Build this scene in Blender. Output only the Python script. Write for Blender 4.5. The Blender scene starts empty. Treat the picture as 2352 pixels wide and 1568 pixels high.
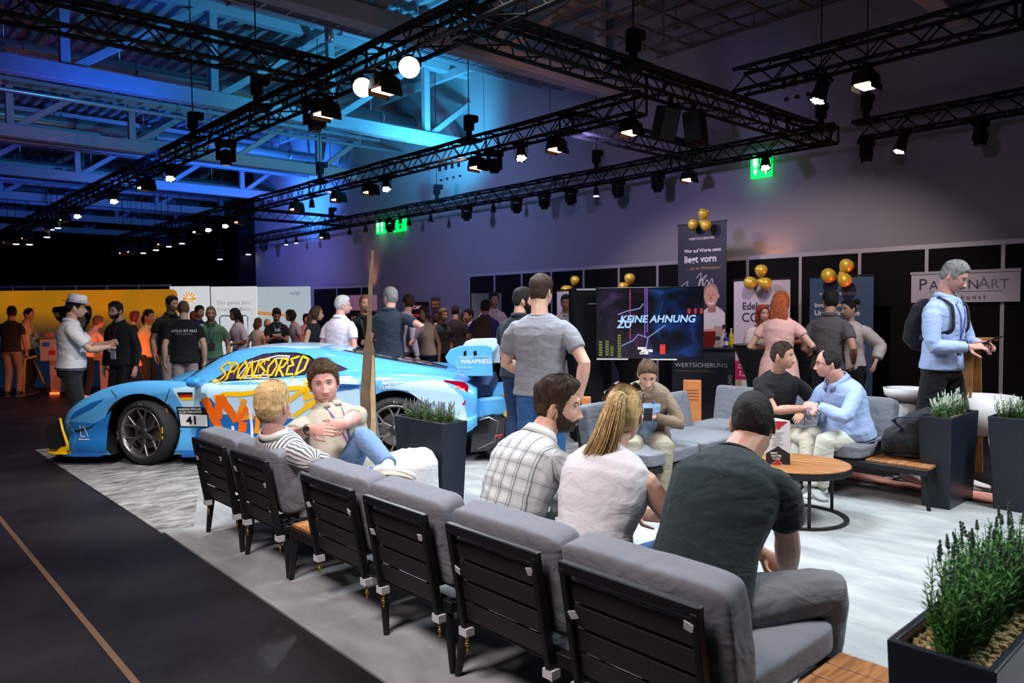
import bpy, bmesh, math, random
import numpy as np
from mathutils import Vector, Matrix, noise as mnoise
from mathutils.bvhtree import BVHTree
from mathutils.geometry import delaunay_2d_cdt
SC = bpy.context.scene
COL = SC.collection
# ---------------------------------------------------------------- camera
W_, H_ = 2352, 1568
VL = np.array([-385., 725.]); VR = np.array([3050., 690.]); CC = np.array([1176., 784.])
FPX = math.sqrt(-np.dot(VL - CC, VR - CC))
def _ray(u, v): return np.array([u - CC[0], -(v - CC[1]), -FPX])
def _n(a): return a / np.linalg.norm(a)
_Y = _n(_ray(*VL)); _X = _n(_ray(*VR)); _Z = _n(np.cross(_X, _Y)); _X = _n(np.cross(_Y, _Z))
RC = np.array([_X, _Y, _Z])            # world = RC @ cam
CAMH = 1.6
CP = np.array([0, 0, CAMH])
cam_data = bpy.data.cameras.new('camera'); cam = bpy.data.objects.new('camera', cam_data); COL.objects.link(cam)
cam_data.sensor_width = 36; cam_data.lens = FPX / W_ * 36; cam_data.clip_start = .05; cam_data.clip_end = 300
M4 = Matrix([list(RC[0]) + [0], list(RC[1]) + [0], list(RC[2]) + [CAMH], [0, 0, 0, 1]])
cam.matrix_world = M4
cam_data.dof.use_dof = True; cam_data.dof.focus_distance = 4.6; cam_data.dof.aperture_fstop = 4.0
SC.camera = cam
FWD = Vector((-RC[0][2], -RC[1][2], 0)).normalized()       # horizontal view direction
RGT = Vector((FWD.y, -FWD.x, 0))
def at(u, v, z=0.):
    d = RC @ _ray(u, v); return Vector(CP + d * ((z - CAMH) / d[2]))
def ax(u, v, x):
    d = RC @ _ray(u, v); return Vector(CP + d * (x / d[0]))
def ay(u, v, y):
    d = RC @ _ray(u, v); return Vector(CP + d * (y / d[1]))
def ds(u, v, s):
    'point seen at (u, v) where one metre spans s pixels'
    return Vector(CP + RC @ (_ray(u, v) * (1. / s)))
def gs(u, s):
    p = ds(u, 705, s); return Vector((p.x, p.y, 0))
# ---------------------------------------------------------------- world, exposure
w = bpy.data.worlds.new('world'); SC.world = w; w.use_nodes = True
w.node_tree.nodes['Background'].inputs[0].default_value = (.25, .3, .5, 1)
w.node_tree.nodes['Background'].inputs[1].default_value = .006
SC.view_settings.view_transform = 'Standard'; SC.view_settings.look = 'None'
SC.view_settings.exposure = 0.0; SC.view_settings.gamma = 1.0; SC.view_settings.use_curve_mapping = False
cy = SC.cycles; cy.max_bounces = 4; cy.diffuse_bounces = 2; cy.glossy_bounces = 3; cy.transmission_bounces = 4; cy.transparent_max_bounces = 8
cy.caustics_reflective = False; cy.caustics_refractive = False; cy.use_adaptive_sampling = True; cy.adaptive_threshold = .05; cy.use_denoising = True
# ---------------------------------------------------------------- lights of the hall
def spot(name, loc, aim, power, color, angle=60, blend=.6, rad=.12):
    l = bpy.data.lights.new(name, 'SPOT'); l.energy = power; l.color = color; l.spot_size = math.radians(angle)
    l.spot_blend = blend; l.shadow_soft_size = rad
    o = bpy.data.objects.new(name, l); COL.objects.link(o); o.location = loc
    o.rotation_euler = (Vector(aim) - Vector(loc)).to_track_quat('-Z', 'Y').to_euler(); return o
def area(name, loc, aim, power, color, sx, sy=None, spread=110):
    l = bpy.data.lights.new(name, 'AREA'); l.energy = power; l.color = color; l.size = sx
    if sy: l.shape = 'RECTANGLE'; l.size_y = sy
    l.spread = math.radians(spread)
    o = bpy.data.objects.new(name, l); COL.objects.link(o); o.location = loc
    o.rotation_euler = (Vector(aim) - Vector(loc)).to_track_quat('-Z', 'Y').to_euler(); return o
WHT = (1, .97, .94); COOL = (.82, .92, 1.)
area('rig_wash', (4.2, 4.2, 4.6), (4.2, 3.6, 0), 190, COOL, 2.6, 1.4)
area('rig_wash', (6.0, -.6, 5.2), (4.4, 2.4, 0), 200, (.84, .94, 1), 2.0, 1.2)
area('rig_wash', (-.6, 2.2, 4.8), (2.4, 3.6, .3), 120, (1, .88, .88), 1.6, 1.2)
spot('rig_spot', (5.6, 8.3, 4.3), (4.6, 3.2, .5), 650, COOL, 60)
spot('rig_spot', (1.6, 5.6, 5.0), (3.3, 7.6, .4), 800, WHT, 70)
spot('rig_spot', (6.5, 6.0, 4.4), (4.6, 8.0, .8), 800, (.9, .96, 1), 75)
spot('rig_spot', (8.0, 10.0, 4.3), (7.6, 12.6, .8), 500, (1, .82, .82), 80)
spot('rig_spot', (4.5, 11.5, 4.3), (4.4, 13.8, .9), 260, (1, .85, .8), 80)
spot('booth_spot', (8.6, 4.6, 4.3), (11.3, 5.6, 1.2), 330, (1, .8, .78), 85)
spot('booth_spot', (8.4, 8.5, 4.3), (11.3, 8.4, 1.2), 260, (1, .84, .84), 80)
spot('booth_spot', (8.0, .8, 4.4), (8.2, 2.6, 1.2), 260, (.95, .9, 1), 60)
# coloured washes on roof and wall
spot('cyan_wash', (9.6, 11.2, 4.4), (8.6, 15.4, 7.4), 1300, (.05, .5, 1), 105, .9)
spot('cyan_wash', (10.6, 13.5, 4.4), (11.8, 17.5, 7.6), 1000, (.06, .55, 1), 100, .9)
spot('blue_wash', (10.2, 22.0, 4.4), (9.6, 27.0, 6.8), 1900, (.02, .16, 1), 110, .9)
spot('blue_wash', (4.2, 13.8, 4.4), (3.4, 18.4, 7.2), 380, (.01, .12, 1), 110, .9)
spot('blue_wash', (0.2, 21.0, 4.2), (-.4, 27.5, 6.4), 600, (.05, .03, 1), 100, .9)
spot('violet_wash', (8.6, 24.0, 4.3), (12.6, 25.0, 3.6), 560, (.22, .2, 1), 120, .9)
spot('wall_wash', (8.0, 14.6, 4.2), (12.6, 15.5, 3.4), 520, (.34, .38, 1), 130, .9)
spot('wall_wash', (8.2, 7.4, 4.1), (12.6, 10.2, 3.2), 270, (.46, .36, 1), 130, .9)
spot('wall_wash', (8.4, 3.0, 4.0), (12.6, 5.4, 2.6), 40, (.6, .35, .7), 120, .9)
spot('warm_uplight', (12.35, 20.2, 2.1), (12.6, 20.25, 3.9), 50, (1, .35, .12), 60, 1., .1)
spot('warm_uplight', (12.3, 6.75, 2.2), (12.6, 6.7, 3.2), 18, (1, .35, .14), 110, .95, .05)
spot('orange_booth_light', (3.6, 13.0, .35), (2.6, 15.2, 1.0), 260, (1, .2, .05), 120, .9)
spot('orange_booth_light', (9.2, 12.4, 1.6), (9.0, 14.4, 1.3), 260, (1, .16, .05), 120, .9)
spot('orange_booth_light', (11.4, 3.9, .5), (10.6, 4.6, 1.6), 130, (1, .16, .06), 120, .9)
spot('amber_beam_light', (7.4, 7.0, 4.9), (10.2, 9.6, 6.0), 70, (1, .5, .36), 70, .9)
spot('blue_wash', (10.2, 24.0, 4.6), (12.6, 24.0, 5.8), 1900, (.02, .22, 1), 90, .9)
spot('cyan_wash', (10.6, 14.6, 4.8), (12.6, 16.4, 6.8), 420, (.05, .5, 1), 90, .9)
spot('red_uplight', (-3.0, 33.0, 2.4), (-2.6, 34.0, 3.4), 30, (1, .02, .02), 70, .9)
# ---------------------------------------------------------------- materials
def _nt(name):
    m = bpy.data.materials.new(name); m.use_nodes = True; nt = m.node_tree
    return m, nt, nt.nodes['Principled BSDF']
def N(nt, t, **kw):
    n = nt.nodes.new(t)
    for k, v in kw.items():
        if k.startswith('i_'): n.inputs[k[2:].replace('_', ' ')].default_value = v
        else: setattr(n, k, v)
    return n
def srgb(r, g, b):
    return tuple((c / 255 / 12.92) if c / 255 <= .04045 else ((c / 255 + .055) / 1.055) ** 2.4 for c in (r, g, b)) + (1,)
_mc = {}
def mat(name, col, rough=.5, metal=0., emit=0., bump=0., bscale=40., var=0., vscale=6., coat=0., spec=.5, emcol=None, stretch=None, alpha=1., trans=0.):
    key = (name,)
    if key in _mc: return _mc[key]
    m, nt, b = _nt(name)
    if len(col) == 3: col = tuple(col) + (1,)
    b.inputs['Base Color'].default_value = col; b.inputs['Roughness'].default_value = rough
    b.inputs['Metallic'].default_value = metal; b.inputs['Specular IOR Level'].default_value = spec
    if coat: b.inputs['Coat Weight'].default_value = coat; b.inputs['Coat Roughness'].default_value = .04
    if emit:
        b.inputs['Emission Color'].default_value = emcol or col; b.inputs['Emission Strength'].default_value = emit
        m.cycles.emission_sampling = 'NONE' if emit < 40 else 'AUTO'
    if alpha < 1: b.inputs['Alpha'].default_value = alpha
    if trans: b.inputs['Transmission Weight'].default_value = trans
    if bump or var:
        tc = N(nt, 'ShaderNodeTexCoord'); mp = N(nt, 'ShaderNodeMapping'); nt.links.new(tc.outputs['Object'], mp.inputs[0])
        if stretch: mp.inputs['Scale'].default_value = stretch
        if bump:
            no = N(nt, 'ShaderNodeTexNoise', i_Scale=bscale, i_Detail=4.); nt.links.new(mp.outputs[0], no.inputs['Vector'])
            bm_ = N(nt, 'ShaderNodeBump', i_Strength=min(1., bump), i_Distance=.01 * max(1, bump)); nt.links.new(no.outputs['Fac'], bm_.inputs['Height'])
            nt.links.new(bm_.outputs[0], b.inputs['Normal'])
        if var:
            no = N(nt, 'ShaderNodeTexNoise', i_Scale=vscale, i_Detail=5.); nt.links.new(mp.outputs[0], no.inputs['Vector'])
            hs = N(nt, 'ShaderNodeMapRange'); hs.inputs[1].default_value = .3; hs.inputs[2].default_value = .7; hs.inputs[3].default_value = 1 - var; hs.inputs[4].default_value = 1 + var * .6
            nt.links.new(no.outputs['Fac'], hs.inputs[0])
            mx = N(nt, 'ShaderNodeVectorMath', operation='SCALE'); mx.inputs[0].default_value = col[:3]
            nt.links.new(hs.outputs[0], mx.inputs['Scale']); nt.links.new(mx.outputs[0], b.inputs['Base Color'])
    _mc[key] = m
    return m
def fabric(name, col, rough=.85, fold=.22, fscale=7.):
    'cloth: fine weave plus broad soft creases'
    if ('f' + name,) in _mc: return _mc[('f' + name,)]
    m, nt, b = _nt(name)
    if len(col) == 3: col = tuple(col) + (1,)
    b.inputs['Base Color'].default_value = col; b.inputs['Roughness'].default_value = rough; b.inputs['Specular IOR Level'].default_value = .25
    try: b.inputs['Sheen Weight'].default_value = .08
    except Exception: pass
    tc = N(nt, 'ShaderNodeTexCoord')
    mp = N(nt, 'ShaderNodeMapping'); mp.inputs['Scale'].default_value = (1, 1, 1.8); nt.links.new(tc.outputs['Object'], mp.inputs[0])
    a = N(nt, 'ShaderNodeTexNoise', i_Scale=fscale, i_Detail=2., i_Distortion=1.2); nt.links.new(mp.outputs[0], a.inputs['Vector'])
    c = N(nt, 'ShaderNodeTexNoise', i_Scale=260., i_Detail=1.); nt.links.new(tc.outputs['Object'], c.inputs['Vector'])
    b1 = N(nt, 'ShaderNodeBump', i_Strength=fold, i_Distance=.05); nt.links.new(a.outputs['Fac'], b1.inputs['Height'])
    b2 = N(nt, 'ShaderNodeBump', i_Strength=.25, i_Distance=.002); nt.links.new(c.outputs['Fac'], b2.inputs['Height']); nt.links.new(b1.outputs[0], b2.inputs['Normal'])
    nt.links.new(b2.outputs[0], b.inputs['Normal'])
    _mc[('f' + name,)] = m
    return m
# ---------------------------------------------------------------- tags
def tag(o, label=None, cat=None, group=None, kind=None):
    if label: o['label'] = label
    if cat: o['category'] = cat
    if group: o['group'] = group
    if kind: o['kind'] = kind
    return o
def empty(name, loc=(0, 0, 0), rz=0., label=None, cat=None, group=None, kind=None):
    o = bpy.data.objects.new(name, None); COL.objects.link(o); o.location = loc; o.rotation_euler = (0, 0, rz)
    o.empty_display_size = .1
    return tag(o, label, cat, group, kind)
def copy_tree(o, parent=None):
    c = o.copy(); COL.objects.link(c)
    if parent is not None: c.parent = parent
    for ch in o.children: copy_tree(ch, c)
    return c
# ---------------------------------------------------------------- mesh builder
def basis(z, up=Vector((0, 0, 1))):
    z = Vector(z).normalized(); x = Vector(up).cross(z)
    if x.length < 1e-4: x = Vector((0, 1, 0)).cross(z)
    x.normalize(); return x, z.cross(x), z
class MB:
    def __init__(s): s.v = []; s.f = []; s.m = []
    def add(s, vs, fs, mi=0):
        o = len(s.v); s.v += [tuple(p) for p in vs]; s.f += [tuple(o + i for i in f) for f in fs]; s.m += [mi] * len(fs); return s
    def box(s, c, d, M=None, mi=0, taper=1.):
        hx, hy, hz = d[0] / 2, d[1] / 2, d[2] / 2
        vs = []
        for z in (-1, 1):
            t = taper if z < 0 else 1.
            for x, y in ((-1, -1), (1, -1), (1, 1), (-1, 1)):
                p = Vector((c[0] + x * hx * t, c[1] + y * hy * t, c[2] + z * hz)); vs.append(M @ p if M else p)
        return s.add(vs, [(3, 2, 1, 0), (4, 5, 6, 7), (0, 1, 5, 4), (1, 2, 6, 5), (2, 3, 7, 6), (3, 0, 4, 7)], mi)
    def beam(s, p0, p1, wd, hg, mi=0, up=(0, 0, 1)):
        p0 = Vector(p0); p1 = Vector(p1); x, y, z = basis(p1 - p0, up)
        vs = [p + x * a * wd / 2 + y * b * hg / 2 for p in (p0, p1) for a, b in ((-1, -1), (1, -1), (1, 1), (-1, 1))]
        return s.add(vs, [(3, 2, 1, 0), (4, 5, 6, 7), (0, 1, 5, 4), (1, 2, 6, 5), (2, 3, 7, 6), (3, 0, 4, 7)], mi)
    def cyl(s, p0, p1, r0, r1=None, n=12, mi=0, cap=True):
        r1 = r0 if r1 is None else r1; p0 = Vector(p0); p1 = Vector(p1); x, y, z = basis(p1 - p0)
        vs = [p + (x * math.cos(2 * math.pi * i / n) + y * math.sin(2 * math.pi * i / n)) * r for p, r in ((p0, r0), (p1, r1)) for i in range(n)]
        fs = [(i, (i + 1) % n, n + (i + 1) % n, n + i) for i in range(n)]
        if cap: fs += [tuple(range(n - 1, -1, -1)), tuple(range(n, 2 * n))]
        return s.add(vs, fs, mi)
    def tube(s, pts, r, n=8, mi=0, flat=1., cap=True, up=(0, 0, 1)):
        pts = [Vector(p) for p in pts]; k = len(pts); rs = r if isinstance(r, (list, tuple)) else [r] * k
        vs = []
        for i, p in enumerate(pts):
            d = pts[min(i + 1, k - 1)] - pts[max(i - 1, 0)]
            x, y, z = basis(d, up)
            vs += [p + x * math.cos(2 * math.pi * j / n) * rs[i] + y * math.sin(2 * math.pi * j / n) * rs[i] * flat for j in range(n)]
        fs = [(i * n + j, i * n + (j + 1) % n, (i + 1) * n + (j + 1) % n, (i + 1) * n + j) for i in range(k - 1) for j in range(n)]
        if cap: fs += [tuple(range(n - 1, -1, -1)), tuple(range((k - 1) * n, k * n))]
        return s.add(vs, fs, mi)
    def lathe(s, prof, M=None, n=24, mi=0, close=True):
        'prof: (radius, height) list about local z'
        vs = []
        for r, h in prof:
            for i in range(n):
                p = Vector((r * math.cos(2 * math.pi * i / n), r * math.sin(2 * math.pi * i / n), h)); vs.append(M @ p if M else p)
        fs = [(i * n + j, i * n + (j + 1) % n, (i + 1) * n + (j + 1) % n, (i + 1) * n + j) for i in range(len(prof) - 1) for j in range(n)]
        if close:
            if prof[0][0] > 1e-5: fs.append(tuple(range(n - 1, -1, -1)))
            if prof[-1][0] > 1e-5: fs.append(tuple(range((len(prof) - 1) * n, len(prof) * n)))
        return s.add(vs, fs, mi)
    def ball(s, c, r, n=12, mi=0, M=None):
        rx, ry, rz = (r, r, r) if not isinstance(r, (tuple, list)) else r
        vs = []; k = n // 2 + 1
        for i in range(k + 1):
            a = math.pi * i / k
            for j in range(n):
                b = 2 * math.pi * j / n; q = Vector((rx * math.sin(a) * math.cos(b), ry * math.sin(a) * math.sin(b), rz * math.cos(a)))
                if M: q = M @ q
                vs.append(Vector(c) + q)
        fs = [(i * n + (j + 1) % n, i * n + j, (i + 1) * n + j, (i + 1) * n + (j + 1) % n) for i in range(k) for j in range(n)]
        return s.add(vs, fs, mi)
    def prism(s, poly, o, ex, ey, th, mi=0):
        'extrude 2D polygon (counter-clockwise in ex, ey) along ex x ey by th'
        ex = Vector(ex); ey = Vector(ey); nz = ex.cross(ey).normalized(); o = Vector(o); n = len(poly)
        vs = [o + ex * a + ey * b for a, b in poly] + [o + ex * a + ey * b + nz * th for a, b in poly]
        fs = [tuple(range(n - 1, -1, -1)), tuple(range(n, 2 * n))] + [(i, (i + 1) % n, n + (i + 1) % n, n + i) for i in range(n)]
        return s.add(vs, fs, mi)
    def build(s, name, mats, parent=None, smooth=False, bevel=0., seg=2, **tg):
        me = bpy.data.meshes.new(name); me.from_pydata(s.v, [], s.f)
        if not isinstance(mats, (list, tuple)): mats = [mats]
        for m in mats: me.materials.append(m)
        if len(mats) > 1: me.polygons.foreach_set('material_index', s.m)
        if smooth: me.polygons.foreach_set('use_smooth', [True] * len(me.polygons))
        me.update()
        o = bpy.data.objects.new(name, me); COL.objects.link(o)
        if parent is not None: o.parent = parent
        if bevel:
            b = o.modifiers.new('bevel', 'BEVEL'); b.width = bevel; b.segments = seg; b.limit_method = 'ANGLE'; b.angle_limit = math.radians(40)
        if smooth == 'auto':
            pass
        return tag(o, **tg) if tg else o
def smooth_by_angle(o, ang=40):
    me = o.data; bm = bmesh.new(); bm.from_mesh(me)
    for e in bm.edges:
        if len(e.link_faces) == 2 and e.calc_face_angle(0) > math.radians(ang): e.smooth = False
    for f in bm.faces: f.smooth = True
    bm.to_mesh(me); bm.free(); return o
def cushion(name, m, size, parent, M=None, puff=.03, wr=.006, seed=0, piping=None):
    'soft rectangular cushion with rounded edges, bulge and wrinkles; size (x, y, z)'
    sx, sy, sz = size; n = (max(10, int(sx / .035)), max(10, int(sy / .035)), 5)
    bm = bmesh.new(); bmesh.ops.create_cube(bm, size=2.0)
    bmesh.ops.subdivide_edges(bm, edges=bm.edges[:], cuts=11, use_grid_fill=True)
    vs = []
    for v in bm.verts:
        p = v.co; x, y, z = p
        p4 = 13.
        r = (abs(x) ** p4 + abs(y) ** p4 + abs(z) ** p4) ** (1 / p4)
        q = Vector((x / r, y / r, z / r))
        mid = [0, 0, 0]
        small = min(range(3), key=lambda i: size[i])
        others = [i for i in range(3) if i != small]
        f = (1 - q[others[0]] ** 2) * (1 - q[others[1]] ** 2)
        f = max(0, f) ** .5
        c = Vector((q.x * sx / 2, q.y * sy / 2, q.z * sz / 2))
        c[small] *= (1 - puff / sz) + 2 * puff / sz * f
        nv = mnoise.noise(Vector((c.x * 9 + seed * 7.1, c.y * 9, c.z * 9 + seed))) + .6 * mnoise.noise(Vector((c.x * 23, c.y * 23 + seed * 3.3, c.z * 19)))
        c += q.normalized() * nv * wr
        v.co = c
    me = bpy.data.meshes.new(name)
    if M is not None: bm.transform(M)
    bm.to_mesh(me); bm.free(); me.materials.append(m)
    me.polygons.foreach_set('use_smooth', [True] * len(me.polygons))
    o = bpy.data.objects.new(name, me); COL.objects.link(o)
    if parent is not None: o.parent = parent
    ss = o.modifiers.new('subsurf', 'SUBSURF'); ss.levels = 1; ss.render_levels = 1
    return o
# ---------------------------------------------------------------- lettering
def text_geo(s, size=1., bold=0., shear=0., align='LEFT', spacing=1., ext=0.):
    cu = bpy.data.curves.new('txt', 'FONT'); cu.body = s; cu.size = size; cu.align_x = align; cu.offset = bold * size
    cu.shear = shear; cu.space_character = spacing; cu.extrude = ext; cu.resolution_u = 3
    o = bpy.data.objects.new('txt', cu); COL.objects.link(o)
    dg = bpy.context.evaluated_depsgraph_get(); e = o.evaluated_get(dg); me = e.to_mesh()
    vs = [tuple(v.co) for v in me.vertices]; fs = [tuple(p.vertices) for p in me.polygons]
    e.to_mesh_clear(); bpy.data.objects.remove(o); bpy.data.curves.remove(cu)
    return vs, fs
def text_on(mb, s, o, ex, ey, size, mi=0, off=.003, **kw):
    'write s with its origin at o; ex, ey are unit axes of the panel'
    vs, fs = text_geo(s, size, **kw); ex = Vector(ex); ey = Vector(ey); nz = ex.cross(ey).normalized(); o = Vector(o)
    mb.add([o + ex * v[0] + ey * v[1] + nz * (off + v[2]) for v in vs], fs, mi)
BLK = mat('black_metal', (.012, .012, .014), .45, .3)
BLKM = mat('matte_black', (.01, .01, .012), .8, spec=.15)
ALU = mat('aluminium', (.55, .55, .57), .35, .8)
WHITE = mat('white_plastic', (.8, .8, .8), .4)
CHROME = mat('chrome', (.8, .8, .82), .12, 1.)
# ================================================================ SETTING
def struct(o): o['kind'] = 'structure'; return o
m, nt, b = _nt('dark_hall_floor')
tc = N(nt, 'ShaderNodeTexCoord'); no = N(nt, 'ShaderNodeTexNoise', i_Scale=.7, i_Detail=6.); no2 = N(nt, 'ShaderNodeTexNoise', i_Scale=28., i_Detail=8.)
nt.links.new(tc.outputs['Object'], no.inputs['Vector']); nt.links.new(tc.outputs['Object'], no2.inputs['Vector'])
cr = N(nt, 'ShaderNodeValToRGB'); cr.color_ramp.elements[0].position = .35; cr.color_ramp.elements[0].color = (.006, .005, .0055, 1)
cr.color_ramp.elements[1].position = .75; cr.color_ramp.elements[1].color = (.03, .026, .028, 1); nt.links.new(no.outputs['Fac'], cr.inputs[0])
nt.links.new(cr.outputs[0], b.inputs['Base Color'])
rr = N(nt, 'ShaderNodeMapRange'); b.inputs['Specular IOR Level'].default_value = .2; rr.inputs[3].default_value = .3; rr.inputs[4].default_value = .62; nt.links.new(no2.outputs['Fac'], rr.inputs[0]); nt.links.new(rr.outputs[0], b.inputs['Roughness'])
bp = N(nt, 'ShaderNodeBump', i_Strength=.12, i_Distance=.01); nt.links.new(no2.outputs['Fac'], bp.inputs['Height']); nt.links.new(bp.outputs[0], b.inputs['Normal'])
FLOORM = m
struct(MB().box((0, 25, -.05), (70, 90, .1)).build('floor', FLOORM))
# tape line on the floor
tg = MB(); a = at(0, 1190, .002); c = at(310, 1568, .002)
tg.add([(.895, 13, .002), (.925, 13, .002), (.925, -1, .002), (.895, -1, .002)], [(3, 2, 1, 0)])
tag(tg.build('floor_tape', mat('brown_tape', (.12, .06, .03), .6)), 'long straight brown tape line stuck on the dark floor at the left', 'tape')
# white carpet
m, nt, b = _nt('white_carpet')
tc = N(nt, 'ShaderNodeTexCoord'); mp = N(nt, 'ShaderNodeMapping'); mp.inputs['Scale'].default_value = (2.2, .8, 1); nt.links.new(tc.outputs['Object'], mp.inputs[0])
no = N(nt, 'ShaderNodeTexNoise', i_Scale=2.6, i_Detail=8., i_Distortion=.5); nt.links.new(mp.outputs[0], no.inputs['Vector'])
cr = N(nt, 'ShaderNodeValToRGB'); cr.color_ramp.elements[0].position = .3; cr.color_ramp.elements[0].color = (.235, .24, .25, 1)
cr.color_ramp.elements[1].position = .7; cr.color_ramp.elements[1].color = (.385, .39, .385, 1); nt.links.new(no.outputs['Fac'], cr.inputs[0]); nt.links.new(cr.outputs[0], b.inputs['Base Color'])
b.inputs['Roughness'].default_value = .95; b.inputs['Specular IOR Level'].default_value = .1
n3 = N(nt, 'ShaderNodeTexNoise', i_Scale=300., i_Detail=2.); nt.links.new(tc.outputs['Object'], n3.inputs['Vector'])
bp = N(nt, 'ShaderNodeBump', i_Strength=.5, i_Distance=.005); nt.links.new(n3.outputs['Fac'], bp.inputs['Height']); nt.links.new(bp.outputs[0], b.inputs['Normal'])
cp = MB().prism([(1.66, -.6), (7.05, -.6), (6.72, 1.9), (6.8, 3.1), (6.7, 4.6), (4.6, 6.0), (2.45, 7.0), (1.92, 5.62), (1.72, 5.64)], (0, 0, 0), (1, 0, 0), (0, 1, 0), .012)
tag(cp.build('carpet', m), 'large white carpet laid under the lounge sofas and round table', 'carpet')
# marbled grey rug under the car
m, nt, b = _nt('marbled_rug')
tc = N(nt, 'ShaderNodeTexCoord'); mp = N(nt, 'ShaderNodeMapping'); mp.inputs['Rotation'].default_value = (0, 0, math.radians(44)); mp.inputs['Scale'].default_value = (1, 3.2, 1); nt.links.new(tc.outputs['Object'], mp.inputs[0])
no = N(nt, 'ShaderNodeTexNoise', i_Scale=3.4, i_Detail=9., i_Distortion=.9, i_Roughness=.68); nt.links.new(mp.outputs[0], no.inputs['Vector'])
cr = N(nt, 'ShaderNodeValToRGB'); e = cr.color_ramp.elements; e[0].position = .36; e[0].color = (.06, .057, .055, 1); e[1].position = .62; e[1].color = (.36, .35, .34, 1)
nt.links.new(no.outputs['Fac'], cr.inputs[0]); nt.links.new(cr.outputs[0], b.inputs['Base Color']); b.inputs['Roughness'].default_value = .95
rg = MB().prism([(1.70, 5.64), (1.92, 5.62), (2.45, 7.0), (4.6, 6.0), (6.7, 4.6), (9.2, 6.0), (6.0, 9.6), (2.01, 10.2), (1.69, 10.15)], (0, 0, 0), (1, 0, 0), (0, 1, 0), .01)
tag(rg.build('rug', m), 'grey marbled display rug beneath the blue race car', 'rug')
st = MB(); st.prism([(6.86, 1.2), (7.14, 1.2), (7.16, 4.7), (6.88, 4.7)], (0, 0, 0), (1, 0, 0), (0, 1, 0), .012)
tag(st.build('orange_light_strip', mat('orange_light_paint', (.62, .26, .2), .9)), 'narrow salmon pink carpet strip on the dark floor behind the far sofa', 'carpet')  # added strip; the reddish light on the floor is put into its colour
# hall walls and roof
WALLM = mat('painted_concrete', (.30, .30, .32), .9, bump=.05, bscale=60, var=.06, vscale=.6)
struct(MB().box((12.75, 10.6, 4.5), (.3, 36.8, 9)).build('wall_right', WALLM))
gm = MB()
for yy in np.arange(10, 29, 2.4): gm.box((12.595, yy, 6.9), (.01, .02, 3.6))
struct(gm.build('trim_1', mat('panel_joint', (.16, .16, .18), .9)))
DARKW = mat('black_wall', (.006, .006, .007), .9, spec=.1)
struct(MB().box((0, 62, 4.5), (70, .3, 9)).build('wall_back', DARKW))
struct(MB().box((-14, 25, 4.5), (.3, 90, 9)).build('wall_left', DARKW))
struct(MB().box((24, 29.2, 4.5), (24, .3, 9)).build('wall_far_right', DARKW))
# corrugated roof deck: ribs run along Y
DECK = mat('roof_deck', (.34, .36, .38), .7)
dk = MB()
vs = []; fs = []; k = 0; x = -14.
prof = []
while x < 12.9:
    prof += [(x, 8.05), (x + .13, 8.05), (x + .16, 7.97), (x + .27, 7.97)]; x += .3
y0, y1 = -6., 62.
for (px_, pz_) in prof: vs += [(px_, y0, pz_), (px_, y1, pz_)]
for i in range(len(prof) - 1): fs.append((2 * i, 2 * i + 1, 2 * i + 3, 2 * i + 2))
dk.add(vs, fs)
struct(dk.build('ceiling', DECK))
# roof girders along X, with posts and diagonals
STEEL = mat('white_steel', (.36, .38, .40), .5, var=.06, vscale=2)
gir = [(3.8, 5.9), (9.65, 5.9), (15.4, 5.9), (21., 5.9), (26.8, 5.9), (32.4, 5.9), (38.2, 5.9), (44., 5.9)]
for gi, (gy, gz) in enumerate(gir):
    t = MB(); x1 = 12.6 if gy < 29 else 14.
    if gy < 5: x0_ = 5.
    else: x0_ = -14.
    t.beam((x0_, gy, gz), (x1, gy, gz), .26, .3); t.beam((x0_, gy, 7.75), (x1, gy, 7.75), .24, .2)
    xs = np.arange(x1 - 1.4, x0_, -2.65)
    for xx in xs:
        t.beam((xx, gy, gz), (xx, gy, 7.75), .16, .16)
        t.beam((xx + .1, gy, gz + .1), (xx + 2.45 if xx + 2.5 < x1 else x1, gy, 7.7 if xx + 2.5 < x1 else 7.0), .14, .14)
    struct(t.build('roof_girder', STEEL, bevel=.01, seg=1))
# secondary purlins along Y
pu = MB()
for xx in (-9.5, -5, -.6, 3.6, 8.0, 11.9): pu.beam((xx, -4, 7.6), (xx, 60, 7.6), .12, .2)
struct(pu.build('roof_purlins', STEEL))
# services: pipes, ducts and cable trays running along X
random.seed(5)
DUCT = mat('galvanised_duct', (.5, .55, .6), .3, .7)
for k, (yy, zz, r) in enumerate([(12.6, 6.9, .14), (13.2, 7.3, .06), (17.8, 6.9, .16), (18.4, 6.2, .05), (23.4, 6.8, .16), (24.2, 6.3, .05), (29.4, 6.6, .14), (30.4, 6.2, .05), (34.8, 6.5, .14), (40.6, 6.4, .14)]):
    t = MB(); t.cyl((-13.8, yy, zz), (12.5, yy, zz), r, n=12)
    for xx in np.arange(-12, 12, 2.1):
        t.cyl((xx, yy, zz), (xx, yy, 7.95), .015, n=5)
        if r > .1: t.cyl((xx + .3, yy, zz), (xx + .36, yy, zz), r * 1.12, n=12)
    if r > .1:
        for xx in np.arange(-10, 11, 4.2):
            t.tube([(xx, yy, zz), (xx, yy - .3, zz - .1), (xx, yy - .36, zz - .45)], r * .6, 8)
    struct(t.build('ventilation_pipe', DUCT, smooth=True))
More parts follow.
